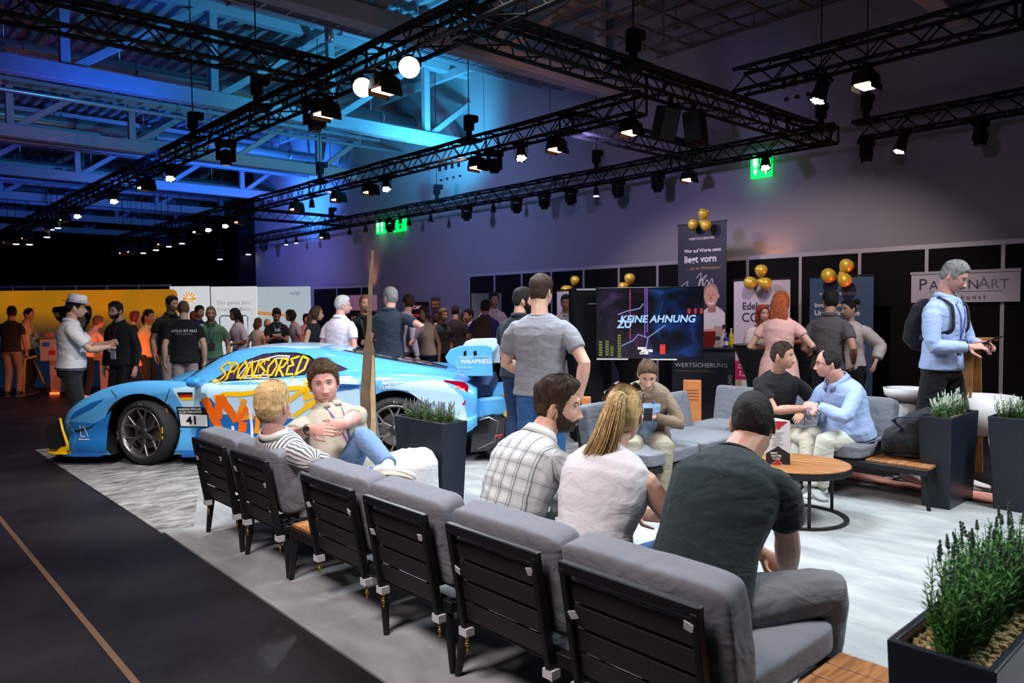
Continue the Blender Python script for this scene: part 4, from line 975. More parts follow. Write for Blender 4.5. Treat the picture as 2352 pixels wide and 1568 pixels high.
# ================================================================ standing people, right half
def stand(u, s, v, deg, lab, near=1, **kw):
    l = gs(u, s); top = ds(u, v, s); d = dict(loc=l, rz=face(l, deg), near=near, h=top.z - .005, label=lab); d.update(kw); return person(d)
R7 = stand(1240, 300, 634, 172, 'tall person in a grey tshirt and blue jeans standing with their back to the camera', near=2, lean=-.03, yaw=-.35, top=('tshirt', 'heather_grey', (.20, .20, .225)), fit=.018, bw=1.06, arm=1.15, hem=-.06,
           bottom=('trousers', 'blue_denim', (.03, .10, .26)), handR=(.30, -.04, .93), handL=(-.08, .22, 1.06), elbL=(-1, -.35, .0), elbR=(1, -.6, 0), hair='brown', ht=.022, hs=.003, sl=.02, skin='fair', lanyard=(.02, .2, .5), badge=False, seed=21, belt=None)
R8 = stand(1190, 226, 662, 150, 'bearded person in a dark navy polo standing left of the one in grey', near=1, yaw=-.9, top=('polo', 'dark_navy', (.010, .014, .022)), bottom=('trousers', 'dark_denim', (.012, .03, .09)), hair='dark', beard=1, bc='dark', bw=1.1, handL=(-.1, .3, 1.1), handR=(.26, .1, .95), skin='mid', lanyard=(.03, .1, .4), badge=False)
stand(1300, 140, 678, 0, 'person in a white shirt with dark moustache behind the television, facing the camera', near=1, hair='dark', top=('shirt', 'white_shirt_a', (.6, .55, .55)), skin='tan')
stand(1745, 172, 701, 28, 'smiling person with shoulder-length auburn hair in a white blouse behind the high table', near=1, fem=1, hair='red', cut='long', hs=.014, ht=.014, mass=[dict(p=[(-.075, -.02, .03), (-.085, 0, -.08), (-.07, .02, -.18)], r=[.02, .03, .015]), dict(p=[(.075, -.02, .03), (.085, 0, -.08), (.07, .02, -.18)], r=[.02, .03, .015])], top=('blouse', 'white_blouse_b', (.6, .5, .5)), handR=(.1, .3, 1.05), handL=(-.1, .3, 1.05), sleeve=1.7, sloose=.03)
stand(1790, 205, 669, 165, 'person with long bright red hair in a pale pink dress, back to the camera', near=1, fem=1, hair='orange', cut='long', hs=.012, ht=.014, mass=[dict(p=[(0, -.05, .08), (0, -.10, .0), (0, -.115, -.1), (.0, -.12, -.2), (0, -.13, -.32)], r=[(.07, .045), (.092, .05), (.10, .045), (.105, .035), (.08, .02)])],
      top=('dress', 'pink_pleats', (.72, .40, .36)), handL=(-.22, .22, 1.12), handR=(.3, .25, 1.1), bw=1.08, bottom=('trousers', 'tt', (.5, .3, .28)), shoes=(.5, .4, .4))
stand(1903, 205, 667, 160, 'person in a brown-grey polo with red-lit arms standing before the blue banner', near=1, hair='dark', top=('polo', 'brown_melange', (.09, .075, .08)), handL=(-.16, .18, 1.02), handR=(.24, .1, .96), skin='tan', bottom=('trousers', 'dark_tr', (.012, .014, .03)), yaw=.6)
stand(1957, 190, 688, -28, 'person with dark hair in a bun and white puffed blouse at the blue banner', near=1, fem=1, hair='dark', cut='tied', ht=.01, hs=.006, mass=[dict(p=[(0, -.10, .08), (0, -.14, .09), (0, -.17, .08)], r=[.03, .045, .03])], top=('blouse', 'white_blouse_c', (.62, .52, .5)), sleeve=1.75, sloose=.032, handL=(-.30, .02, .92), handR=(.12, .25, 1.0), yaw=-.3)
R9 = stand(2165, 262, 598, 62, 'standing person in a light blue shirt with a black backpack and phone', near=2, lean=.04, yaw=.25, pitch=-.42, top=('shirt', 'pale_blue_shirt', (.36, .46, .72)), fit=.022, bw=1.0, bottom=('trousers', 'black_trousers', (.010, .010, .014)), handL=(-.07, .27, 1.26), handR=(.06, .26, 1.24),
           elbL=(-1, -.6, -.6), elbR=(1, -.7, -.6), hdL=(.25, 1, .1), hdR=(-.25, 1, .1), hnL=(-.4, 0, .8), hnR=(.5, 0, .8), curl=.6, hair='grey', ht=.018, hs=.006, comb='back', glasses='brown', skin='pink', lanyard=(.08, .1, .5), badgec=(.1, .12, .4), seed=24, footL=(-.1, .12, 0), footR=(.1, -.22, 0), shoes=(.5, .42, .4), watch=1)
phone(wpt(R9, (0, .41, 1.30)), (Matrix.Rotation(R9['root'].rotation_euler.z, 3, 'Z') @ Matrix.Rotation(.45, 3, 'X')), 'smartphone held by the tall person with the backpack')
def backpack(R_, col, label, size=1.):
    rt = R_['root']; k = R_['k']; t = empty('backpack', rt.location, rt.rotation_euler.z, label, 'backpack')
    so = Solid(); c = R_['spine'](.62); x, y, z = R_['frame'](.62); b0 = .13 * k
    so.loft([(c - y * (b0 + .05) - z * .22, x, y, .13 * size, .06), (c - y * (b0 + .09) - z * .15, x, y, .155 * size, .095), (c - y * (b0 + .08), x, y, .15 * size, .09), (c - y * (b0 + .05) + z * .16, x, y, .125 * size, .06), (c - y * (b0 + .03) + z * .21, x, y, .08 * size, .03)], 18, .5)
    V, F, n_ = remesh(so.v, so.f, .014, 3); m = fabric('pack_%d' % int(sum(col) * 999), col); mkmesh('bag_body', V, F, m, t)
    st = MB()
    for s_ in (-1, 1):
        pts = [R_['spine'](.86) - y * (.11 * k) + x * s_ * .07 * k]; pts.append(R_['spine'](1.0) + x * s_ * .105 * k + z * .005)
        for q in (.93, .85, .72, .55): pts.append(R_['surf'](q, s_ * (.105 + .02 * (.93 - q)) * k, .012))
        pts.append(R_['spine'](.45) + x * s_ * .172 * k); pts.append(R_['spine'](.42) - y * .12 * k + x * s_ * .12)
        st.tube(bez(pts, 4), .026, 6, flat=.3, up=tuple(y))
    st.build('strap', m, t, smooth=True)
    mp = MB(); mp.box(c - y * (b0 + .165) - z * .08, (.001, .001, .001)); 
    return t
backpack(R9, (.012, .012, .016), 'black backpack worn by the tall person in the light blue shirt')
# ================================================================ standing people behind the car and at the booths
def far(u, s, v, deg, lab, **kw): return stand(u, s, v, deg, lab, near=0, **kw)
Rh = stand(155, 198, 681, 88, 'person in a white short-sleeved shirt, white hat and black trousers at the left', near=1, top=('shirt', 'white_short', (.55, .52, .54)), sleeve=.75, sloose=.02, bw=1.08, belly=.04, handL=(-.05, .42, 1.24), handR=(.05, .40, 1.2), elbR=(1, -.5, -.6), elbL=(-1, -.5, -.6), hair='dark', skin='mid', glasses='black', lanyard=(.02, .02, .06), badge=False, pitch=-.1, belt=1, hem=-.0, bottom=('trousers', 'black_trousers', (.01, .01, .014)))
Mh = Rh['Mh'] @ Matrix.Rotation(-.06, 4, 'X'); ht = MB(); ht.lathe([(.072, .045), (.092, .05), (.128, .058), (.130, .062), (.095, .062), (.088, .066)], Mh @ Matrix.Diagonal((1, 1.18, 1, 1)), 28, close=False)
ht.lathe([(.088, .062), (.086, .10), (.078, .142), (.06, .152), (.03, .146), (.0, .140)], Mh @ Matrix.Diagonal((1, 1.18, 1, 1)), 28, close=False)
hat = ht.build('hat', fabric('straw_white', (.6, .58, .6)), Rh['root'], smooth=True); hb = MB(); hb.lathe([(.0885, .064), (.0885, .085)], Mh @ Matrix.Diagonal((1, 1.18, 1, 1)), 28, close=False); hb.build('hat_band', fabric('hat_band_m', (.35, .33, .37)), hat, smooth=True)
far(22, 119, 704, 150, 'person in a dark top with a beige tote bag, at the far left edge', hair='dark', top=('tshirt', 'dark_a', (.02, .015, .015)), bottom=('trousers', 'beige_b', (.25, .18, .13)), skin='tan', yaw=.5)
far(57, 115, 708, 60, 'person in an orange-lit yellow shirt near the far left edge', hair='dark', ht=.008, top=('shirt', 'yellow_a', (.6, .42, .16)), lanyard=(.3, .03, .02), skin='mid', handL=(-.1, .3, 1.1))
far(194, 124, 722, 120, 'person in a pink shirt bending at the white counter behind the hat wearer', top=('tshirt', 'pink_a', (.7, .35, .28)), lean=.35, hair='ginger', handL=(-.1, .4, 1.05), handR=(.1, .4, 1.05), skin='mid', shoes=(.6, .6, .6), footR=(.12, -.1, 0))
Rj = far(276, 165, 694, -45, 'person in a black jacket with a white badge facing the hat wearer', hair='dark', ht=.02, top=('jacket', 'black_jacket', (.008, .008, .01)), beard=1, bt=.002, skin='mid', lanyard=(.3, .02, .05), lt=.3, badgec=(.6, .55, .65), bw=1.12)
far(332, 130, 712, 55, 'person in an orange-lit blouse with dark tied hair left of the two black shirts', fem=1, hair='dark', cut='tied', mass=[dict(p=[(0, -.1, .02), (0, -.13, -.06), (0, -.12, -.15)], r=[.03, .03, .015])], top=('blouse', 'orange_a', (.75, .38, .14)), lanyard=(.4, .02, .03), badge=False, bottom=('trousers', 'bk', (.01, .01, .012)), skin='tan')  # orange light on the blouse is put into its cloth colour
far(300, 118, 716, 90, 'person with reddish hair mostly hidden behind the black jacket', fem=1, hair='red', cut='long', top=('tshirt', 'dark_b', (.02, .01, .01)), bottom=('trousers', 'denim_far', (.02, .03, .06)))
far(389, 142, 680, 25, 'tall person in a black polo smiling at the black printed shirt', hair='dark', ht=.02, top=('polo', 'black_polo', (.01, .01, .012)), bottom=('trousers', 'grey_lt', (.35, .3, .32)), bw=1.1, skin='mid', yaw=.3)
Rp = stand(421, 156, 691, 178, 'person in a black tshirt with white lettering on the back and light trousers', near=1, hair='dblond', ht=.008, hs=.003, top=('tshirt', 'black_print', (.01, .01, .012)), bottom=('trousers', 'grey_lt', (.35, .3, .32)), bw=1.1, arm=1.1, hem=-.14)
print_on(Rp, 'UMFELD IST ALLES', .69, .052, (.7, .7, .7), bold=.02); print_on(Rp, 'GESTALTE DEIN UMFELD', .62, .02, (.5, .5, .5))
far(452, 118, 703, 35, 'person with an orange-lit face in a dark blue suit behind the printed black shirt', hair='dark', top=('jacket', 'navy_suit', (.01, .015, .05)), inner=('w2', (.5, .5, .55)), skin='tan')
far(440, 112, 716, 150, 'dark red haired person hidden behind the printed black shirt', fem=1, hair='red', cut='long', top=('tshirt', 'maroon', (.1, .02, .02)))
far(484, 141, 704, 0, 'person in a green polo with a dark badge, standing behind the bonnet of the car', hair='dblond', ht=.008, hs=.002, top=('polo', 'sage_green', (.10, .22, .13)), bottom=('trousers', 'grey_b', (.25, .22, .25)), lanyard=(.03, .1, .12), lt=.4, badgec=(.03, .03, .04), skin='mid')
far(548, 122, 709, -62, 'person with long black hair in a white tshirt facing left, beside the white illuminated wall', fem=1, hair='dark', cut='long', hs=.014, mass=[dict(p=[(0, -.06, .06), (0, -.11, -.05), (0, -.13, -.17), (0, -.13, -.3)], r=[(.05, .04), (.07, .05), (.06, .045), (.03, .03)])], top=('tshirt', 'white_a', (.55, .48, .55)), sleeve=.9, sloose=.02, bottom=('skirt', 'mauve', (.25, .17, .22)), handR=(.05, .32, 1.1), handL=(-.1, .2, 1.0), skin='dark')
far(588, 108, 732, 150, 'person with wavy brown hair in a cream top behind the car roof', fem=1, hair='lbrown', cut='long', mass=[dict(p=[(0, -.05, .06), (0, -.1, -.05), (0, -.1, -.14)], r=[(.05, .04), (.075, .045), (.05, .03)])], top=('tshirt', 'cream_a', (.6, .52, .45)), bottom=('trousers', 'navy_b', (.02, .03, .08)))
far(612, 104, 735, 10, 'small far blond person right of the cream top', fem=1, hair='blond', cut='long', top=('tshirt', 'cream_b', (.6, .45, .35)))
Rn = far(634, 122, 708, 5, 'person in a black tshirt with a white printed logo looking at a phone', hair='dark', top=('tshirt', 'black_c', (.01, .01, .016)), bottom=('trousers', 'nv', (.02, .03, .09)), handL=(-.05, .3, 1.12), handR=(.05, .3, 1.12), pitch=-.5, skin='tan', lanyard=(.02, .15, .3), badge=False)
print_on(Rn, 'AIR', .72, .07, (.75, .75, .78), back=False, bold=.02, shear=.2)
sw = MB(); sw.add([Vector(p) for p in ((0, 0, 0), (0, 0, 0), (0, 0, 0))], [])
def logo_swoosh(R_):
    pts = []; n = 12; f = []
    for i in range(n + 1):
        q = i / n; x = -.09 + .2 * q; zc = -.03 * math.sin(math.pi * min(1, q * 1.1)) + .045 * q; w2 = .018 * math.sin(math.pi * min(1., q * .9 + .12)) * (1 - q) + .001
        for sg in (1, -1):
            tt = .60 + (zc + sg * w2) / (.53 * R_['k']); c, X_, Y_, a, b = R_['ring'](tt, .168, .117, R_['inf']); pts.append(c - X_ * x + Y_ * (b * math.sqrt(max(0, 1 - (x / a) ** 2)) + .008))
    for i in range(n): f.append((2 * i, 2 * i + 1, 2 * i + 3, 2 * i + 2))
    MB().add(pts, f).build('shirt_print', mat('print_white', (.75, .75, .78), .6), R_['root'])
logo_swoosh(Rn)
far(682, 112, 712, -70, 'person with a black curly bun in a lilac top bending towards the phone user', fem=1, hair='dark', cut='long', ht=.03, hs=.025, hn=.012, top=('tshirt', 'lilac', (.5, .36, .45)), skin='tan', lean=.15)
far(700, 100, 722, 20, 'far person with dark curls peeking behind the lilac top', fem=1, hair='dark', cut='long', top=('tshirt', 'lilac2', (.5, .36, .4)))
stand(716, 150, 703, 62, 'person with long straight brown hair in a black strapped dress behind the car roof', near=1, fem=1, hair='lbrown', cut='long', hs=.012, ht=.012, mass=[dict(p=[(0, -.05, .06), (0, -.10, -.04), (-.02, -.12, -.16), (-.03, -.12, -.3), (-.03, -.12, -.4)], r=[(.055, .045), (.075, .055), (.07, .05), (.06, .035), (.03, .02)])], top=('none', 'black_dress', (.012, .012, .02)), skin='fair', yaw=.2)
stand(777, 174, 680, 140, 'person with white hair and glasses in a bright white polo, back to the camera', near=1, hair='white', ht=.02, hs=.008, glasses='brown', yaw=-.75, top=('polo', 'white_polo', (.75, .68, .78)), bw=1.15, belly=.04, arm=1.05, skin='pink', lanyard=(.05, .15, .45), badge=False, bottom=('trousers', 'bj', (.05, .07, .15)))
stand(838, 160, 677, 0, 'person in a black polo gesturing, facing the camera behind the leaning board', near=1, hair='ginger', ht=.008, hs=.003, top=('polo', 'black_polo2', (.012, .012, .016)), handL=(-.05, .3, 1.15), handR=(.18, .3, 1.1), skin='tan', lanyard=(.1, .2, .1), badge=False, yaw=.2)
stand(893, 168, 662, 152, 'tall person with glasses in a navy polo right of the leaning board', near=1, hair='grey', ht=.018, hs=.006, glasses='brown', yaw=1.05, top=('polo', 'navy_polo', (.022, .034, .055)), bw=1.14, arm=1.1, skin='pink', handR=(.34, .12, 1.22), elbR=(1, -.3, -.2), bottom=('trousers', 'nj', (.02, .03, .08)), hk=1.1)
stand(930, 150, 678, 120, 'person in a fine striped grey shirt partly behind the navy polo', near=1, hair='brown', ht=.02, hs=.005, yaw=1.3, top=('shirt', 'finestripe', (1, 1, 1), FINE), patt=True, skin='pink', bottom=('trousers', 'gj', (.06, .05, .06)))
stand(980, 141, 704, -35, 'smiling person with a headband, sleeveless cream top and brown shoulder bag', near=1, fem=1, hair='brown', cut='long', mass=[dict(p=[(0, -.08, .04), (0, -.12, -.05), (0, -.13, -.18)], r=[(.04, .035), (.05, .04), (.025, .02)])], top=('none', 'cream_top', (.62, .45, .36)), skin='tan', bottom=('trousers', 'dark_skirt', (.015, .02, .05)), handR=(.22, .12, .95), bw=1.08)
far(1011, 128, 710, 40, 'person with glasses and blond hair in a dark shirt, far behind the headband wearer', hair='dblond', glasses='black', top=('tshirt', 'dk1', (.03, .03, .04)), skin='tan')
far(1000, 118, 722, 150, 'person in a cream top just right of the headband wearer', hair='brown', top=('tshirt', 'cream_c', (.6, .4, .32)))
far(1045, 124, 701, 172, 'red-lit person with a shaved head in a dark tshirt, back to the camera', hair='dark', cut='bald', ht=.003, hs=.002, top=('tshirt', 'dk2', (.03, .018, .02)), skin='tan', handL=(-.2, .2, 1.05), bw=1.1)
far(1064, 112, 718, 20, 'small far person with brown hair between the dark shirt and the purple polo', fem=1, hair='brown', cut='long', top=('tshirt', 'dk3', (.04, .02, .02)), skin='tan')
far(1084, 118, 711, -60, 'person in a pink shirt left of the purple polo, face in profile', hair='dark', top=('shirt', 'pk', (.6, .4, .38)), skin='tan')
Rb = stand(1113, 137, 690, 168, 'person in a purple polo wearing a dark backpack, back to the camera', near=1, hair='dark', top=('polo', 'purple_polo', (.05, .03, .22)), skin='tan', bw=1.12)
backpack(Rb, (.05, .03, .02), 'dark brown backpack worn by the person in the purple polo', 1.05)
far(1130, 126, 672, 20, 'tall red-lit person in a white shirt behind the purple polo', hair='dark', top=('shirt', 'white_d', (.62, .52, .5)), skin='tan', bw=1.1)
# ================================================================ LOUNGE FURNITURE
GREYC = fabric('sofa_grey', (.17, .175, .20), .9, .25, 5); GREYP = fabric('piping_grey', (.05, .05, .06))
m, nt, b = _nt('teak'); TEAK = m
tc = N(nt, 'ShaderNodeTexCoord'); mp = N(nt, 'ShaderNodeMapping'); mp.inputs['Scale'].default_value = (30, 2.5, 2); nt.links.new(tc.outputs['Object'], mp.inputs[0])
no = N(nt, 'ShaderNodeTexNoise', i_Scale=1.6, i_Detail=6., i_Distortion=.7); nt.links.new(mp.outputs[0], no.inputs['Vector'])
cr = N(nt, 'ShaderNodeValToRGB'); e = cr.color_ramp.elements; e[0].position = .3; e[0].color = (.20, .075, .02, 1); e[1].position = .7; e[1].color = (.46, .20, .065, 1)
nt.links.new(no.outputs['Fac'], cr.inputs[0]); nt.links.new(cr.outputs[0], b.inputs['Base Color']); b.inputs['Roughness'].default_value = .45
TAPE = mat('white_tape', (.62, .62, .64), .6); BRASS = mat('brass_hook', (.55, .35, .1), .3, .9); FOAM = mat('foam_wrap', (.45, .46, .5), .7)
def leg(mb, x, y, sx, sy, z=.29): mb.cyl((x, y, z), (x + sx, y + sy, 0), .026, .015, 10)
def sofa(loc, rz, L, units, woods, legs_x, label, cat='sofa', group=None, D=.76, tags=True, seedo=0, nobk=()):
    t = empty('modular_sofa', loc, rz, label, cat, group)
    f = MB()
    for y in (.05, D - .03): f.beam((0.01, y, .305), (L - .01, y, .305), .045, .05)
    for x in (.03, L - .03): f.beam((x, .05, .305), (x, D - .03, .305), .045, .05)
    x = .3
    while x < L - .1: f.beam((x, .06, .30), (x, D - .04, .30), .03, .03); x += .32
    f.build('frame', BLK, t, bevel=.004, seg=1)
    for x in legs_x:
        for y, sy in ((.06, -.015), (D - .06, .015)):
            lg = MB(); leg(lg, x, y, -.05 if x < L / 2 else .05, sy); lg.build('leg', BLK, t, smooth=False)
    for a, c in woods:
        n = 4; wm = MB(); ww = (c - a) / n if (c - a) > .3 else (c - a) / 3; n = n if (c - a) > .3 else 3
        w2 = (D - .06) / 6
        for i in range(6): wm.box(((a + c) / 2, .04 + w2 * (i + .5), .342), (c - a - .01, w2 - .008, .022))
        o = wm.build('wooden_top', TEAK, t, bevel=.003, seg=1)
    for i, (a, c) in enumerate(units):
        wd = c - a; md = (a + c) / 2
        cushion('seat_cushion', GREYC, (wd - .01, D - .10, .125), t, Matrix.Translation((md, .11 + (D - .10) / 2, .395)), .02, .004, i + seedo)
        if i in nobk: continue
        bf = MB(); a2, c2 = a + .065, c - .065
        P = lambda x, q: Vector((x, .02 - .08 * q, .24 + .465 * q))
        for x in (a2, c2): bf.beam(P(x, 0), P(x, 1), .038, .028, up=(1, 0, 0))
        bf.beam(P(a2 - .018, 1), P(c2 + .018, 1), .032, .04)
        b_ = bf.build('back_frame', BLK, t, bevel=.004, seg=1)
        sl = MB()
        for q in (.22, .42, .62, .82): sl.beam(P(a2, q) + Vector((0, .012, 0)), P(c2, q) + Vector((0, .012, 0)), .012, .078, up=(0, -.17, 1))
        sl.build('slats', mat('dark_strap', (.02, .017, .019), .5), b_)
        if tags:
            rnd = random.Random(i * 7 + seedo)
            for (x, q, s_) in ((a2 + .03, .70 + rnd.uniform(-.1, .1), 1), (c2 - .02, .80 + rnd.uniform(-.08, .1), 1)):
                p = P(x, q) - Vector((0, .018, 0)); M = Matrix.Translation(p) @ Matrix.Rotation(rnd.uniform(-.5, .5), 4, 'Y') @ Matrix.Rotation(.3, 4, 'X')
                MB().box((0, 0, 0), (.034, .004, .03), M).build('tape_tag', TAPE, b_)
            for x in (a2, c2):
                MB().box(tuple(P(x, .02)), (.05, .045, .034), None).build('tape_wrap', TAPE, b_)
                hk = MB(); p = P(x, 0) - Vector((0, 0, .005))
                hk.cyl(p, p - Vector((0, 0, .04)), .007, n=8); hk.ball(p - Vector((0, 0, .045)), .011, 8); hk.cyl(p - Vector((0, 0, .05)), p - Vector((0, 0, .075)), .005, n=8)
                hk.build('hook', BRASS, b_, smooth=True)
        M = Matrix.Translation((md, .085, .585)) @ Matrix.Rotation(.19, 4, 'X')
        cushion('back_cushion', GREYC, (wd + .012, .15, .40), t, M, .035, .006, i * 3 + seedo)
    return t
X0 = 1.905
# row runs towards -Y from its far end; local x = (Yfar - Y)
def row(yfar, L, us, woods, lx, lab, **kw):
    sofa((X0, yfar, 0), -math.pi / 2, L, [(yfar - b_, yfar - a_) for a_, b_ in us], [(yfar - b_, yfar - a_) for a_, b_ in woods], lx, lab, **kw)
row(2.50, 1.98, [(1.845, 2.475), (1.165, 1.83)], [(.53, 1.16)], [.04, 1.0, 1.9], 'nearest grey modular sofa seen from behind, with a teak end shelf at the right', seedo=1)
row(4.09, 1.57, [(3.14, 3.76), (2.535, 3.12)], [(3.77, 4.08)], [.04, .97, 1.5], 'grey two-seat sofa in the middle of the row, with a small teak shelf', seedo=9)
row(4.735, .63, [(4.115, 4.72)], [], [.05, .56], 'single grey sofa seat with black frame under the person in the striped shirt', seedo=15)
row(5.42, .66, [(4.76, 5.40)], [], [.05, .56], 'single grey sofa seat at the far left end of the row', seedo=19)
sofa((3.32, 5.42, 0), math.pi, .66, [(.01, .65)], [], [.05, .6], 'single grey sofa seat turned towards the camera at the far corner of the row', seedo=23, tags=False)
sofa((2.62 + .62, 5.06, 0), math.pi - .25, .72, [(.01, .71)], [], [.05, .66], 'grey sofa seat under the person in the beige polo', seedo=25, tags=False, nobk=(0,))
# far L-shaped sofa
sofa((6.16, 4.30, 0), math.pi, 1.52, [(.02, .75), (.77, 1.50)], [], [.05, .76, 1.46], 'far grey sofa under the person in the brown blazer', seedo=31, tags=False)
sofa((6.90, 2.02, 0), math.pi / 2, 2.27, [(.50, 1.13), (1.14, 1.77), (1.78, 2.26)], [(.0, .49)], [.06, 1.2, 2.2], 'far grey sofa with a teak end shelf under the two talking people', seedo=37, tags=False, nobk=())
# round table
t = empty('round_table', (5.31, 2.66, 0), 0, 'round coffee table with teak plank top and black ring base', 'table')
pl = MB(); R = .375; n = 9; w2 = 2 * R / n
for i in range(n):
    x0 = -R + i * w2 + .003; x1 = x0 + w2 - .006; pts = []
    for k in range(9):
        x = x0 + (x1 - x0) * k / 8; pts.append((x, math.sqrt(max(0, R * R - x * x))))
    poly = [(x, -y) for x, y in pts] + [(x, y) for x, y in reversed(pts)]
    pl.prism(poly, (0, 0, .405), (1, 0, 0), (0, 1, 0), .018)
o = pl.build('tabletop', TEAK, t)
MB().lathe([(R - .02, .37), (R + .006, .37), (R + .006, .418), (R - .02, .418)], n=48).build('rim', BLK, t, smooth=False)
MB().lathe([(.335, 0), (.365, 0), (.365, .03), (.335, .03), (.335, 0)], n=48, close=False).build('base_ring', BLK, t, smooth=False)
for a in (-.35, 1.75, 3.85): MB().cyl((.35 * math.cos(a), .35 * math.sin(a), .01), (.35 * math.cos(a), .35 * math.sin(a), .39), .012, n=10).build('leg', BLK, t, smooth=True)
# folded card stand on the table
p = ad_ = ds(1803, 1062, 318); cx, cy_ = 5.18, 2.75
t = empty('table_card', (cx, cy_, .4235), face((cx, cy_, 0), 8), 'tall folded white, red and black advertising card on the round table', 'card')
c = MB(); hw = .085; H = .33
c.add([(-hw, .05, 0), (hw, .05, 0), (hw, .05, H), (-hw, .05, H), (0, -.09, 0), (0, -.09, H)], [(1, 0, 3, 2), (0, 4, 5, 3), (4, 1, 2, 5), (3, 5, 2), (0, 1, 4)])
c.build('card', mat('card_white', (.62, .6, .62), .5), t)
r = MB(); e_ = .0512
def cq(mb, pts): mb.add([(x, e_, z) for x, z in pts], [tuple(range(len(pts)))[::-1]])
cq(r, [(-.07, H - .005), (.07, H - .005), (0, H - .07)]); r.build('red_mark', mat('card_red', (.45, .02, .03), .5), t); r = MB(); cq(r, [(-.03, .0), (.045, .0), (0, .045), ]); r.build('red_mark', mat('card_red', (.45, .02, .03), .5), t)
k = MB(); cq(k, [(-hw, .004), (-.035, .004), (0, .048), (.05, .002), (hw, .004), (hw, .085), (0, .14), (-hw, .085)]); k.build('black_field', mat('card_black', (.012, .01, .012), .5), t)
tx = MB()
for i, (s_, sz) in enumerate((('IMMO', .020), ('MASTER', .020), ('CLASS', .020))): text_on(tx, s_, (.055 - .008 * i, e_, .082 - i * .02), (-1, 0, 0), (0, 0, 1), sz, off=.0012, bold=.02)
tx.build('lettering', WHITE, t)
ln = MB()
for i in range(8): ln.box((.01 * (i % 2), e_, H - .09 - i * .014), (.08 - .02 * (i % 3), .001, .003))
ln.build('small_print', mat('print_grey', (.2, .2, .22), .6), t)
# ---- planters with lavender
GRAV = mat('gravel', (.46, .34, .17), .9, bump=1., bscale=90, var=.4, vscale=50)
LEAF = mat('lavender_leaf', (.075, .16, .035), .6, var=.4, vscale=9); LEAF2 = mat('lavender_leaf_pale', (.12, .21, .09), .6, var=.35, vscale=9)
BLOOM = mat('lavender_bloom', (.16, .16, .2), .7); WBLOOM = mat('white_bloom', (.5, .55, .45), .7)
PLNT = mat('planter_navy', (.012, .017, .028), .35, spec=.4)
def planter(loc, lx, ly, H, label, near, seed, hgt, leafm, bloomm, nst=34):
    t = empty('planter', loc, 0, label, 'planter', 'dark tapered planters with lavender'); tp = .82; hx, hy = lx / 2, ly / 2; th = .022
    v = []; 
    for z, kx in ((0, tp), (H, 1.)):
        for x, y in ((-1, -1), (1, -1), (1, 1), (-1, 1)): v.append((x * hx * (kx if z == 0 else 1) if False else x * (hx - (0 if z else .045)), y * (hy - (0 if z else .02)), z))
    for x, y in ((-1, -1), (1, -1), (1, 1), (-1, 1)): v.append((x * (hx - th), y * (hy - th), H))
    for x, y in ((-1, -1), (1, -1), (1, 1), (-1, 1)): v.append((x * (hx - th), y * (hy - th), H - .06))
    f = [(3, 2, 1, 0)] + [(i, (i + 1) % 4, 4 + (i + 1) % 4, 4 + i) for i in range(4)] + [(4 + i, 4 + (i + 1) % 4, 8 + (i + 1) % 4, 8 + i) for i in range(4)] + [(8 + i, 8 + (i + 1) % 4, 12 + (i + 1) % 4, 12 + i) for i in range(4)] + [(12, 13, 14, 15)]
    MB().add(v, f).build('box', PLNT, t, bevel=.005)
    rnd = random.Random(seed); g = MB(); 
    for _ in range(900 if near else 320):
        x, y = rnd.uniform(-hx + th, hx - th), rnd.uniform(-hy + th, hy - th); r = rnd.uniform(.006, .011)
        g.ball((x, y, H - .045 + rnd.uniform(0, .015)), (r, r * 1.2, r * .8), 6)
    g.box((0, 0, H - .055), (lx - 2 * th - .004, ly - 2 * th - .004, .02)); o = g.build('gravel', GRAV, t, smooth=False); o['kind'] = 'stuff'
    ncl = 5
    for c_ in range(ncl):
        cx = (-hx + .09) + (lx - .18) * c_ / (ncl - 1) + rnd.uniform(-.02, .02); cy = rnd.uniform(-.02, .02); s_ = MB(); bl = MB()
        for _ in range(nst):
            a = rnd.uniform(0, 2 * math.pi); r0 = rnd.uniform(0, .05); tilt = rnd.uniform(.03, .55) ** 1.0; L = hgt * rnd.uniform(.55, 1.1) * (1 - .3 * tilt)
            p = Vector((cx + r0 * math.cos(a), cy + r0 * .7 * math.sin(a), H - .045)); d = Vector((math.cos(a) * tilt, math.sin(a) * tilt * .8, 1)).normalized(); pts = [p]
            for q in range(6): d = (d + Vector((rnd.uniform(-.06, .06), rnd.uniform(-.06, .06), .07))).normalized(); pts.append(pts[-1] + d * L / 6)
            s_.tube(pts, [.0022 - .0002 * q for q in range(7)], 4, cap=False)
            nl = 26 if near else 15
            for q in range(nl):
                f_ = (.08 + .86 * q / nl) * 6; i = int(f_); pp = pts[i].lerp(pts[min(6, i + 1)], f_ - i); b2 = a + q * 2.4 + rnd.uniform(-.5, .5); ll = rnd.uniform(.028, .05) * (1.1 - .5 * q / nl)
                dd = Vector((math.cos(b2), math.sin(b2), rnd.uniform(.35, 1.1))).normalized(); sd = dd.cross(Vector((0, 0, 1))).normalized() * .0026
                m1 = pp + dd * ll * .5 + Vector((0, 0, .002)); s_.add([pp, m1 + sd * 1.3, pp + dd * ll, m1 - sd * 1.3], [(0, 1, 2, 3)])
            if rnd.random() < (.3 if near else .55):
                q0 = pts[-1]; hh = rnd.uniform(.018, .035)
                for z in range(4): bl.ball(q0 + d * hh * z / 3, (.0065 - .001 * z, .0065 - .001 * z, .006), 6)
        o = s_.build('lavender_plant', leafm, t); bl.build('blossoms', bloomm, o, smooth=True)
    return t
def planter_y(loc, *a, **k):
    t = planter(loc, *a, **k); t.rotation_euler = (0, 0, math.pi / 2); return t
